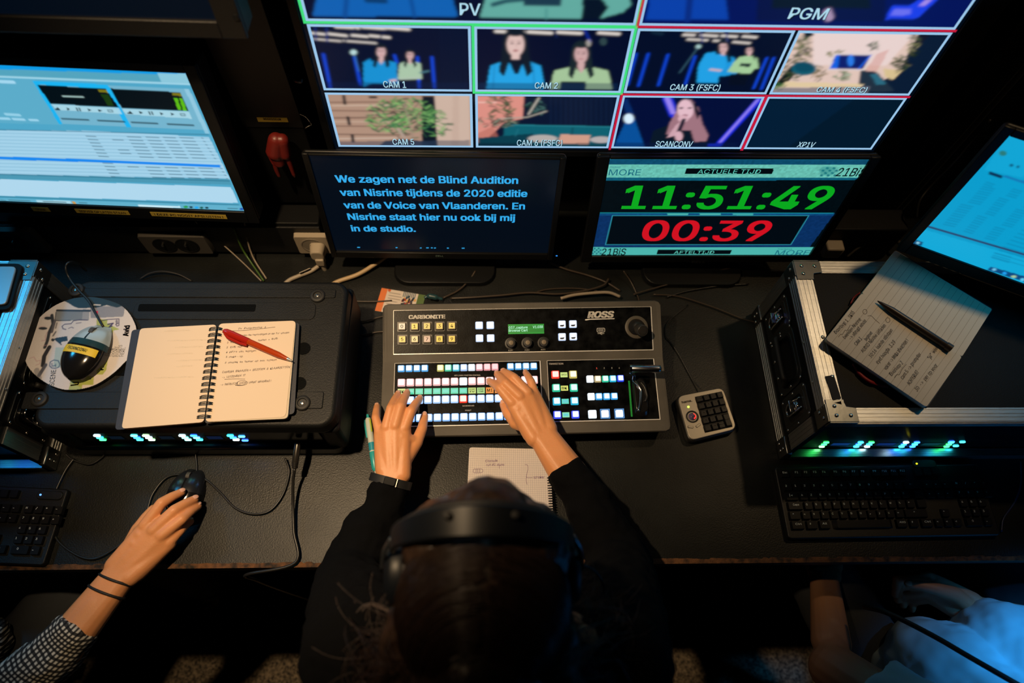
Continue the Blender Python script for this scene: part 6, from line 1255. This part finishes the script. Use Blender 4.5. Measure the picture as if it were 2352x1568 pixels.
def head_extras(person, H, k, hairm, hair_extra=None):
    for s_ in (-1, 1):
        fr = H @ Matrix.Translation(V((s_*.024, .068, -.004))*k); obj('eye', MB().ell(fr, .0125*k, .0125*k, .0105*k, 16), mat('eye_white', (.7, .68, .64), .2), person, smooth=180)
        fr = H @ Matrix.Translation(V((s_*.024, .0785, -.004))*k); obj('iris', MB().ell(fr, .0045*k, .003*k, .0045*k, 12), mat('iris', (.03, .02, .012), .1), person, smooth=180)
        obj('eyebrow', MB().tube([H @ (V((s_*x, y, z))*k) for x, y, z in ((.010, .0935, .019), (.024, .087, .023), (.037, .077, .018))], [.0022*k, .0026*k, .0012*k], 6), hairm, person, smooth=180)
    obj('lips', MB().tube([H @ (V(p)*k) for p in ((-.019, .080, -.062), (-.008, .0885, -.0605), (.008, .0885, -.0605), (.019, .080, -.062))], [.002*k, .005*k, .005*k, .002*k], 8), mat('lips', (.45, .16, .13), .4), person, smooth=180)
def head_frame(c, pitch, yaw=0., roll=0.):
    return Matrix.Translation(V(c)) @ Matrix.Rotation(yaw, 4, 'Z') @ Matrix.Rotation(-pitch, 4, 'X') @ Matrix.Rotation(roll, 4, 'Y')
def merge(*ms):
    o = MB()
    for m in ms: o.add(m.v, m.f)
    return o
SHOE = mat('shoe_black', (.01, .01, .01), .4)
def legs(person, hips, knees, feet, denim, seat_z):
    mb = MB(); c = (hips[0]+hips[1])/2
    mb.cap(hips[0], hips[1], .095, .095); mb.cap(c+V((0, -.02, .02)), c+V((0, -.03, .10)), .11, .105)
    for h, k_, f in zip(hips, knees, feet):
        mb.cap(h, k_, .082, .062); mb.cap(k_, f+V((0, 0, .07)), .060, .045)
        obj('shoe', organic_mesh(MB().cap(f+V((0, -.03, .040)), f+V((0, .12, .030)), .038, .030).cap(f+V((0, 0, .06)), f+V((0, 0, .09)), .045, .045), .006, 4), SHOE, person, smooth=180)
    obj('trousers', organic_mesh(mb, .007, 5, wrinkle=(.010, .05)), denim, person, smooth=180)
def chair(label, x, y, rz, seat=-.295):
    t = thing('office_chair', label, 'chair', (x, y, FZ), rz=rz); M = W_(t); F = mat('chair_fabric', (.012, .012, .013), .9, bump=.4, bscale=700); h = seat-FZ
    obj('seat', MB().prism(rr(.46, .44, .09), M, h-.06, h), F, t, bevel=.02, seg=3, smooth=60)
    obj('backrest', MB().prism(rr(.42, .40, .08), M @ Matrix.Translation((0, -.27, h+.30)) @ Matrix.Rotation(math.radians(98), 4, 'X'), -.03, .03), F, t, bevel=.02, seg=3, smooth=60)
    obj('back_post', MB().tube(smoothpts([M @ V((0, -.12, h-.07)), M @ V((0, -.29, h-.05)), M @ V((0, -.32, h+.15))], 5), .018, 10), BLK, t)
    obj('gas_lift', MB().tube([M @ V((0, 0, .07)), M @ V((0, 0, h-.05))], .025, 16), CHROME, t)
    for k in range(5):
        a = k*2*math.pi/5+.3; e = V((.27*math.cos(a), .27*math.sin(a), .06)); obj('base_arm', MB().tube([M @ V((0, 0, .09)), M @ e], [.028, .016], 10), BLK, t)
        obj('caster', MB().tube([M @ (e+V((0, -.015, -.032))), M @ (e+V((0, .015, -.032)))], .026, 16), BLK, t)
    return t
# ---------------- the operator in the middle
HAIR = mat('brown_hair', (.034, .020, .014), .38, var=.5, vscale=50, bump=.3, bscale=300, spec=.4)
SWEAT = mat('black_sweater', (.0035, .0038, .0045), .95, bump=.6, bscale=600, spec=.08)
op = thing('person', 'person seen from above in black sweater and headset, hands on the console', 'person', (0, -.20, -.30))
wl = P(903, 1085, .086); el = P(800, 1330, .066); wr_ = P(1244, 996, .092); er = P(1424, 1290, .066)
al = (el-wl).normalized(); ar = (er-wr_).normalized()
al = ((P(893, 1140, .075)-wl).normalized()*.55+al*.45).normalized(); ar = ((P(1300, 1075, .085)-wr_).normalized()*.6+ar*.4).normalized()
nails = []
hl = MB()
hand_mb(hl, wl, al, [[P(929, 983, .100), P(944, 944, .104), P(964, 915, .071)], [P(908, 978, .104), P(920, 934, .108), P(935, 902, .071)], [P(888, 981, .102), P(898, 938, .106), P(914, 905, .071)], [P(872, 993, .092), P(863, 960, .092), P(866, 932, .064)]],
        [P(930, 1052, .084), P(957, 1015, .082), P(970, 983, .080), P(975, 955, .068)], 1.0, nails=nails, fa=.085)
nr = []
hr = MB()
hand_mb(hr, wr_, ar, [[P(1176, 925, .104), P(1148, 892, .108), P(1125, 876, .073)], [P(1194, 911, .108), P(1162, 881, .112), P(1142, 859, .074)], [P(1212, 902, .106), P(1181, 868, .110), P(1157, 853, .076)], [P(1228, 905, .096), P(1220, 877, .098), P(1207, 855, .072)]],
        [P(1218, 978, .090), P(1184, 972, .084), P(1165, 948, .080), P(1156, 928, .070)], 1.0, nails=nr, fa=.085)
SHL, SHR = V((-.145, .02, .305)), V((.145, .01, .305)); NK = V((0, .035, .345))
HC = (-.006, .060, .410); KH = .95
Hf = head_frame(HC, math.radians(36), math.radians(-2), math.radians(2))
core = MB(); head_mb(core, Hf, KH)
core.cap(NK, Hf @ V((0, -.02, -.06)), .050, .048); core.cap(SHL, NK, .045, .05); core.cap(SHR, NK, .045, .05)
for w, a_, e, s_ in ((wl, al, el, SHL), (wr_, ar, er, SHR)): core.cap(w+a_*.075, e, .017, .032); core.cap(e, s_, .036, .042)
core.cap(NK, V((0, -.20, -.10)), .07, .09)
body = organic_mesh(merge(hl, hr, core), .0013, 18)
obj('body', body, SKIN, op, smooth=180)
add_nails(op, nails); add_nails(op, nr)
head_extras(op, Hf, KH, HAIR)
sl = MB()
def coner(mb, a, b, ra, rb, n=24): mb.tube([a, a+(b-a)*.5, b], [ra, (ra+rb)/2, rb], n)
cufl = wl+al*.019; cufr = wr_+ar*.062
for cf, a_, e, s_, r0 in ((cufl, al, el, SHL, .030), (cufr, ar, er, SHR, .0315)):
    coner(sl, cf, cf+a_*.045, r0, r0+.002); sl.cap(cf+a_*.045, (wl if cf is cufl else wr_)+a_*.125, .0325, .039); sl.cap(cf+a_*.09, lerp3(cf, e, .75), .036, .043); sl.cap(lerp3(cf, e, .5), e, .040, .050); sl.cap(e, lerp3(e, s_, .6), .050, .060); sl.cap(lerp3(e, s_, .5), s_, .058, .064)
sl.cap(SHL, SHR, .060, .060); sl.cap(SHL+V((.05, -.03, -.05)), V((-.06, -.22, -.16)), .10, .115); sl.cap(SHR+V((-.05, -.03, -.05)), V((.06, -.22, -.16)), .10, .115); sl.cap(V((0, .0, .28)), V((0, -.22, -.14)), .11, .12)
sl.cap(NK+V((0, -.01, -.02)), NK+V((0, .002, .002)), .062, .058)
obj('sweater', organic_mesh(sl, .0042, 5, wrinkle=(.012, .03)), SWEAT, op, smooth=180)
DEN = mat('dark_denim', (.018, .020, .024), .85, bump=.5, bscale=900)
hips = [V((-.09, -.22, -.185)), V((.09, -.22, -.185))]
legs(op, hips, [V((-.12, .20, -.185)), V((.12, .20, -.185))], [V((-.12, .16, FZ)), V((.12, .16, FZ))], DEN, 0)
# smart watch at the left wrist
wc = wl+al*.014; wfr = Matrix((al.cross(V((0, 0, 1))).normalized(), al, al.cross(V((0, 0, 1))).normalized().cross(al))).transposed().to_4x4(); wfr.translation = wc
wt = thing('smart_watch', 'black wristband watch at the left cuff of the operator', 'watch', wc)
ringp = [wfr @ V((.0320*math.cos(a_), 0, .0245*math.sin(a_))) for a_ in np.linspace(0, 2*math.pi, 33)]
mb = MB(); side_ = [wfr.to_3x3() @ V((0, d_*.006, 0)) for d_ in (-1, 1)]
vs = [p+s2*1. for p in ringp for s2 in side_]; mb.add(vs+[wfr @ ((wfr.inverted() @ V(v))*1.06) for v in vs], [])
nn = len(vs); mb.f = []
for i in range(32):
    a0, b0, a1, b1 = 2*i, 2*i+1, 2*i+2, 2*i+3
    mb.f += [(a0, a1, b1, b0), (nn+a0, nn+b0, nn+b1, nn+a1), (a0, nn+a0, nn+a1, a1), (b0, b1, nn+b1, nn+b0)]
mb.m = [0]*len(mb.f); obj('band', mb, RUB, wt, smooth=60)
obj('display', MB().prism(rr(.020, .013, .003), wfr @ Matrix.Translation((-.004, 0, .0235)), 0, .004, top=.92), GLOSS, wt, bevel=.0008)
obj('metal_edge', MB().box(wfr @ Matrix.Translation((-.0150, 0, .0255)), .0012, .0125, .0022), STEEL, wt)
# hair
hc = MB(); hc.ell(Hf @ Matrix.Translation((0, -.014, .038)), .080, .097, .080, 28)
hc.cap(Hf @ V((0, .074, .058)), Hf @ V((0, .03, .09)), .034, .045); hc.cap(Hf @ V((-.044, .056, .046)), Hf @ V((.044, .056, .046)), .040, .040); hc.cap(Hf @ V((-.022, .078, .050)), Hf @ V((.022, .078, .050)), .034, .034); hc.cap(Hf @ V((-.03, .01, .07)), Hf @ V((.03, .01, .07)), .052, .052); hc.cap(Hf @ V((0, -.085, .01)), Hf @ V((0, -.11, -.10)), .062, .060)
for s_ in (-1, 1): hc.cap(Hf @ V((s_*.060, -.03, .0)), Hf @ V((s_*.075, -.08, -.13)), .036, .040); hc.cap(Hf @ V((s_*.070, -.07, -.10)), V((s_*.115, -.02, .27)), .042, .040)
obj('hair', organic_mesh(hc, .003, 5, wrinkle=(.006, .02)), HAIR, op, smooth=180)
st = MB(); r7 = random.Random(11)
def surf(u, th):   # th 0 at crown .. down the side; u = front/back position -1..1
    y = -.014+.098*u; s = math.sqrt(max(0, 1-u*u*.97)); return y, s
for i in range(1000):
    u = r7.uniform(-.95, .95); s_ = r7.choice((-1, 1)); y0, s0 = surf(u, 0); th0 = r7.uniform(.0, .18); pts = []
    lift = r7.uniform(.0, .0035); drift = r7.uniform(-.3, .1)
    for k in range(9):
        th = th0+k/8*1.75; yy = y0-(.035*(k/8))*(1+drift)*(1 if u > 0 else .4); rr_ = 1+lift*10*(k/8 if k < 5 else .6)
        pts.append(Hf @ V((s_*.0805*s0*math.sin(th)*rr_*(1.02), yy+r7.uniform(-.0006, .0006), .038+.0815*s0*math.cos(th)*rr_+.0008)))
    st.tube(pts, [.00045]*8+[.0001], 3, cap=False)
for i in range(420):   # long ends falling over the shoulders and back
    s_ = r7.choice((-1, 1)); a0 = Hf @ V((s_*r7.uniform(.055, .088), r7.uniform(-.09, -.02), r7.uniform(-.04, .03)))
    b0 = V((s_*r7.uniform(.075, .165), r7.uniform(-.09, .06), r7.uniform(.29, .35))); m0 = lerp3(a0, b0, .5)+V((s_*r7.uniform(0, .02), r7.uniform(-.02, .02), .015)); c0 = b0+V((s_*r7.uniform(-.02, .03), r7.uniform(-.06, .02), -r7.uniform(.0, .08)))
    pts = smoothpts([a0, m0, b0, c0], 4); st.tube(pts, [.0004]*(len(pts)-1)+[.0001], 3, cap=False)
tag(obj('hair_strands', st, mat('hair_strand', (.030, .017, .012), .36), op, smooth=180), kind='stuff')
st = MB()
for i in range(150):   # loose flyaway curls
    s_ = r7.choice((-1, 1)); a0 = V((s_*r7.uniform(.075, .11), r7.uniform(-.03, .06), r7.uniform(.33, .40))); q_ = []
    R_ = r7.uniform(.012, .05); ph = r7.uniform(0, 6); n_ = 9; dr_ = V((s_*r7.uniform(.0, .010), r7.uniform(-.016, .004), -r7.uniform(.002, .010)))
    p_ = a0.copy(); ang_ = r7.uniform(-.8, .8)+(0 if s_ > 0 else math.pi); turn = r7.uniform(-.55, .55)
    for k in range(n_): q_.append(p_.copy()); p_ = p_+V((math.cos(ang_), math.sin(ang_), 0))*.010*r7.uniform(.6, 1.3)+V((0, 0, -.002)); ang_ += turn
    st.tube(smoothpts(q_, 3), .00018, 3, cap=False)
for sx, pts in ((1, [(1290, 1400, .37), (1320, 1425, .36), (1350, 1470, .35), (1385, 1515, .35), (1420, 1525, .35), (1440, 1490, .35), (1440, 1450, .35), (1425, 1420, .35)]), (1, [(1300, 1440, .36), (1340, 1430, .36), (1355, 1400, .36), (1340, 1380, .36)]), (-1, [(925, 1425, .36), (890, 1400, .36), (850, 1385, .35), (825, 1400, .35), (812, 1440, .35), (808, 1465, .35)]), (-1, [(945, 1440, .36), (900, 1470, .35), (875, 1510, .35), (870, 1550, .35)])):
    base = px3(pts)
    for j in range(9): off = V((r7.uniform(-.006, .006), r7.uniform(-.006, .006), r7.uniform(-.004, .004))); st.tube(smoothpts([p+off*(.4+.15*i) for i, p in enumerate(base)], 5), .00022, 3, cap=False)
tag(obj('loose_hair', st, mat('hair_loose_lit', (.12, .085, .070), .4), op, smooth=180), kind='stuff')  # lighter copy of the hair colour, paints the wisps as catching light
# headset worn on the head
HF0 = Hf; Hf = Matrix.Translation((HC[0], .128+.036, .398))
hs = thing('headset', 'black headset with padded band on the operator', 'headset', Hf @ V((0, -.03, .13)))
HSM = mat('headset_plastic', (.006, .008, .012), .42, spec=.35); HP = mat('headset_pad', (.012, .012, .013), .6)
def arc(rx, rz, w, th, a0, a1, n=28, yo=-.036):
    mb = MB(); vs = []
    for i in range(n+1):
        a_ = a0+(a1-a0)*i/n; ww = w*(.72+.28*math.sin(math.pi*i/n))
        for (dy, dr_) in ((-ww/2, 0), (ww/2, 0), (ww/2, th), (-ww/2, th)): vs.append(Hf @ V(((rx+dr_)*math.cos(a_), yo+dy, .020+(rz+dr_)*math.sin(a_))))
    mb.add(vs, [(4*i+j, 4*i+(j+1) % 4, 4*i+4+(j+1) % 4, 4*i+4+j) for i in range(n) for j in range(4)]+[(3, 2, 1, 0), (4*n, 4*n+1, 4*n+2, 4*n+3)]); return mb
obj('headband', arc(.0890, .1165, .029, .006, math.radians(4), math.radians(176), yo=-.041), HSM, hs, smooth=50, bevel=.002)
obj('head_pad', arc(.0845, .1125, .030, .005, math.radians(35), math.radians(145)), HP, hs, smooth=60, bevel=.002)
for k in (-1, 1): fr = Hf @ Matrix.Translation((k*.030, -.036, .020+.1215*.965)); obj('band_stud', MB().lathe([(.004, 0), (.0035, .0045), (.002, .005)], fr, 14), HP, hs)
for s_ in (-1, 1):
    e = Hf @ Matrix.Translation((s_*.082, -.062, -.030)) @ Matrix.Rotation(s_*math.pi/2, 4, 'Y')
    obj('ear_cushion', MB().lathe([(.020, -.012), (.036, -.010), (.038, .000), (.034, .006)], e, 28), HP, hs, smooth=60)
    obj('ear_cup', MB().lathe([(.036, .004), (.037, .014), (.030, .022), (.012, .024)], e, 28), HSM, hs, smooth=60)
    obj('yoke', MB().tube(smoothpts([Hf @ V((s_*.093, -.036, .030)), Hf @ V((s_*.102, -.046, .012)), Hf @ V((s_*.108, -.060, -.020))], 5), .0032, 8), mat('yoke_metal', (.25, .28, .32), .25, .9), hs, smooth=180)
obj('microphone_boom', MB().tube(smoothpts([Hf @ V((-.104, -.060, -.03)), Hf @ V((-.098, -.035, -.055)), Hf @ V((-.080, .00, -.085)), Hf @ V((-.050, .015, -.100))], 6), .0020, 8), HSM, hs, smooth=180)
obj('microphone', MB().ell(Hf @ Matrix.Translation((-.045, .017, -.102)), .010, .007, .007, 14), HP, hs, smooth=180)
cable('headset_cable', [Hf @ V((.100, -.06, -.055)), P(1345, 1300, .33), P(1380, 1330, .30), P(1392, 1400, .27), V((.17, -.10, .16)), V((.19, -.22, -.05))], .0018, HSM, '', parent=hs)
Hf = HF0
chair('black office chair behind the operator, under the black sweater', 0, -.26, 0)
# ---------------- person at the left
GING = bpy.data.materials.new('gingham'); GING.use_nodes = True; nt = GING.node_tree; b = nt.nodes['Principled BSDF']; b.inputs['Roughness'].default_value = .9
tc = nt.nodes.new('ShaderNodeTexCoord'); mp_ = nt.nodes.new('ShaderNodeMapping'); mp_.inputs['Rotation'].default_value = (0, 0, math.radians(-46)); mp_.inputs['Scale'].default_value = (150, 150, 150)
sep = nt.nodes.new('ShaderNodeSeparateXYZ'); nt.links.new(tc.outputs['Object'], mp_.inputs['Vector']); nt.links.new(mp_.outputs['Vector'], sep.inputs['Vector'])
def mnode(op_, a_, b_=None):
    m = nt.nodes.new('ShaderNodeMath'); m.operation = op_
    for i, x in enumerate((a_, b_)):
        if x is None: continue
        if isinstance(x, (int, float)): m.inputs[i].default_value = x
        else: nt.links.new(x, m.inputs[i])
    return m.outputs[0]
sxy = []
for k in ('X', 'Y'): w_2 = mnode('FRACT', mnode('ADD', sep.outputs[k], mnode('MULTIPLY', sep.outputs['Z'], .5))); sxy.append(mnode('GREATER_THAN', w_2, .48))
tot = mnode('ADD', mnode('MULTIPLY', sxy[0], sxy[1]), mnode('MULTIPLY', mnode('ADD', sxy[0], sxy[1]), .06))
mx = nt.nodes.new('ShaderNodeMix'); mx.data_type = 'RGBA'; mx.inputs['A'].default_value = (.006, .007, .010, 1); mx.inputs['B'].default_value = (.72, .70, .62, 1); nt.links.new(tot, mx.inputs['Factor']); nt.links.new(mx.outputs['Result'], b.inputs['Base Color'])
lp_ = thing('person', 'person at the left in black and white checked shirt, hand on the black mouse', 'person', (-1.0, -.22, -.30))
w2 = P(281, 1312, .036); e2 = V((-.775, -.075, .020)); a2 = ((P(215, 1410, .030)-w2).normalized()*.7+(e2-w2).normalized()*.3).normalized()
nl = []; h2 = MB()
hand_mb(h2, w2, a2, [[P(333, 1207, .050), P(371, 1155, .056), P(417, 1130, .037)], [P(352, 1218, .052), P(400, 1172, .056), P(447, 1146, .034)], [P(370, 1230, .050), P(418, 1192, .052), P(455, 1162, .024)], [P(386, 1247, .040), P(414, 1218, .038), P(438, 1197, .014)]],
        [P(300, 1258, .034), P(318, 1215, .026), P(336, 1188, .020), P(352, 1168, .016)], 1.06, nails=nl, fa=.13)
sh2 = V((-.90, -.24, .25)); nk2 = V((-1.05, -.22, .30)); H2 = head_frame((-1.05, -.16, .42), .2, .1)
cr = MB(); head_mb(cr, H2); cr.cap(nk2, H2 @ V((0, -.02, -.06)), .05, .05); cr.cap(sh2, nk2, .045, .05); cr.cap(w2+a2*.115, e2, .018, .036); cr.cap(e2, sh2, .038, .045)
shb = V((-1.20, -.20, .25)); eb = V((-1.28, -.02, -.02)); wb = V((-1.10, .12, -.085)); cr.cap(shb, nk2, .045, .05); cr.cap(shb, eb, .045, .038); cr.cap(eb, wb, .036, .022); cr.cap(nk2, V((-1.03, -.22, -.10)), .07, .09)
hb2 = MB(); X_ = lambda *a_: V(a_)
hand_mb(hb2, wb, (eb-wb).normalized(), [[X_(-1.045, .175, -.095), X_(-1.02, .205, -.10), X_(-1.01, .225, -.12)], [X_(-1.06, .185, -.093), X_(-1.04, .215, -.10), X_(-1.03, .235, -.12)], [X_(-1.075, .19, -.095), X_(-1.06, .22, -.10), X_(-1.05, .24, -.12)], [X_(-1.09, .19, -.10), X_(-1.08, .215, -.105), X_(-1.075, .232, -.12)]], [X_(-1.07, .13, -.10), X_(-1.045, .145, -.11), X_(-1.025, .165, -.115), X_(-1.01, .185, -.12)], 1., fa=.10)
obj('body', organic_mesh(merge(h2, hb2, cr), .0015, 16), SKIN, lp_, smooth=180)
add_nails(lp_, nl[:4]); head_extras(lp_, H2, 1, HAIR)
hh = MB().ell(H2 @ Matrix.Translation((0, -.018, .042)), .084, .098, .082, 24).cap(H2 @ V((0, -.08, .0)), H2 @ V((0, -.09, -.12)), .06, .05); obj('hair', organic_mesh(hh, .004, 4, wrinkle=(.006, .02)), HAIR, lp_, smooth=180)
s2 = MB(); cf = w2+a2*.088
coner(s2, cf, cf+a2*.05, .0325, .036); s2.cap(cf+a2*.045, e2, .036, .052); s2.cap(e2, sh2, .052, .062); s2.cap(shb, eb, .06, .05); s2.cap(eb, lerp3(eb, wb, .8), .048, .036); s2.cap(sh2, shb, .06, .06)
s2.cap(V((-.98, -.22, .17)), V((-.98, -.22, -.14)), .11, .12); s2.cap(V((-1.12, -.22, .17)), V((-1.10, -.22, -.14)), .11, .12); s2.cap(V((-.99, -.10, -.08)), V((-.835, .055, -.105)), .085, .045)
obj('checked_shirt', organic_mesh(s2, .0042, 4, wrinkle=(.016, .03)), GING, lp_, smooth=180)
DEN2 = mat('grey_denim', (.045, .050, .056), .9, bump=.6, bscale=800)
legs(lp_, [V((-.95, -.22, -.185)), V((-1.13, -.22, -.185))], [V((-.70, .24, -.20)), V((-1.05, .24, -.20))], [V((-.70, .22, FZ)), V((-1.05, .22, FZ))], DEN2, 0)
for k, off in enumerate((0, .085)):
    c0 = w2+a2*(.014+off*.24)-V((0, 0, .001)); s_ = a2.cross(V((0, 0, 1))).normalized(); u_ = s_.cross(a2)
    solo('hair_tie', MB().tube([c0+s_*(.0262+.002*k)*math.cos(t_)+u_*(.0185+.0015*k)*math.sin(t_)+a2*.006*math.cos(t_) for t_ in np.linspace(0, 2*math.pi, 30)], .0021, 8), RUB, ('thin black hair tie on the left wrist, nearer the hand' if k == 0 else 'thin black hair tie on the left wrist, nearer the checked sleeve'), 'hair tie', 'hair ties on the wrist', smooth=180)
chair('black office chair under the person at the left', -1.04, -.24, -.1)
# ---------------- person at the right
SKIN2 = mat('skin_fair', (.42, .22, .13), .5, sss=.2, bump=.2, bscale=420)
rp_ = thing('person', 'person at the right in pale T-shirt, leaning back with one hand in the lap', 'person', (.86, -.22, -.30))
TS = mat('pale_tshirt', (.42, .58, .64), .9, bump=.3, bscale=900)
w3 = P(1893, 1318, -.125); e3 = P(1915, 1535, -.060); a3 = (e3-w3).normalized(); sh3 = V((.745, -.20, .17)); nk3 = V((.88, -.24, .25)); shr = V((1.03, -.20, .17)); er3 = V((1.06, .02, -.06)); w4 = P(2235, 1400, -.085); a4 = (er3-w4).normalized()
h3 = MB(); u3 = -a3; sd3 = V((u3.y, -u3.x, 0)).normalized()
fg = [[w3+u3*.060+sd3*o_-V((0, 0, .004)), w3+u3*.085+sd3*o_*1.1-V((0, 0, .010)), w3+u3*.100+sd3*o_*1.1-V((0, 0, .030))] for o_ in (.024, .008, -.008, -.022)]
hand_mb(h3, w3, a3, fg, [w3+u3*.02+sd3*.02, w3+u3*.04+sd3*.035-V((0, 0, .01)), w3+u3*.055+sd3*.04-V((0, 0, .015)), w3+u3*.07+sd3*.04-V((0, 0, .02))], 1.05, fa=.13)
h4 = MB()
hand_mb(h4, w4, a4, [[P(2130, 1322, -.075), P(2062, 1330, -.090), P(2056, 1365, -.105)], [P(2120, 1340, -.085), P(2060, 1345, -.105), P(2062, 1378, -.118)], [P(2125, 1358, -.095), P(2075, 1365, -.118), P(2075, 1390, -.125)], [P(2140, 1372, -.105), P(2095, 1382, -.122), P(2095, 1400, -.130)]],
        [P(2190, 1365, -.070), P(2150, 1352, -.062), P(2118, 1345, -.064), P(2086, 1340, -.070)], 1.05, nails=(n4 := []), fa=.10)
H3 = head_frame((.88, -.20, .385), .1, 0)
cr = MB(); head_mb(cr, H3); cr.cap(nk3, H3 @ V((0, -.02, -.06)), .05, .05); cr.cap(sh3, nk3, .045, .05); cr.cap(shr, nk3, .045, .05); cr.cap(w3+a3*.10, e3, .018, .036); cr.cap(e3, sh3, .039, .046); cr.cap(er3, shr, .038, .046); cr.cap(w4+a4*.085, er3, .018, .036); cr.cap(nk3, V((.88, -.20, -.10)), .07, .09)
obj('body', organic_mesh(merge(h3, h4, cr), .0018, 12), SKIN2, rp_, smooth=180)
add_nails(rp_, n4[-1:]); head_extras(rp_, H3, 1, HAIR)
hh = MB().ell(H3 @ Matrix.Translation((0, -.018, .042)), .082, .096, .080, 24); obj('hair', organic_mesh(hh, .004, 4, wrinkle=(.004, .02)), HAIR, rp_, smooth=180)
s3 = MB()
q3 = lerp3(sh3, e3, .80); coner(s3, q3, lerp3(sh3, e3, .3), .064, .064); s3.cap(sh3, lerp3(sh3, e3, .35), .062, .056); q4 = lerp3(shr, er3, .62); coner(s3, q4, lerp3(shr, er3, .3), .062, .062); s3.cap(shr, lerp3(shr, er3, .35), .062, .056)
s3.cap(sh3, shr, .06, .06); s3.cap(V((.80, -.20, .12)), V((.745, -.005, -.085)), .11, .088); s3.cap(V((.96, -.20, .12)), V((.95, .0, -.085)), .11, .10); s3.cap(V((.88, -.20, .12)), V((.86, .005, -.075)), .12, .10)
s3.cap(V((.70, .0, -.12)), V((.86, .03, -.10)), .045, .06)
obj('t_shirt', organic_mesh(s3, .0042, 5, wrinkle=(.022, .07)), TS, rp_, smooth=180)
legs(rp_, [V((.78, -.20, -.185)), V((.97, -.20, -.185))], [V((.60, .24, -.195)), V((.99, .24, -.195))], [V((.60, .22, FZ)), V((.99, .22, FZ))], DEN2, 0)
cable('shoulder_strap', [P(1985, 1393, -.02), P(2040, 1408, .035), P(2140, 1458, .055), P(2230, 1510, .09), P(2352, 1580, .13), V((.93, -.20, .25))], .0042, mat('strap_black', (.006, .006, .007), .6), 'thick black cable hanging across the pale T-shirt of the person at the right', sub=8)
chair('black office chair under the person at the right', .88, -.24, .1)
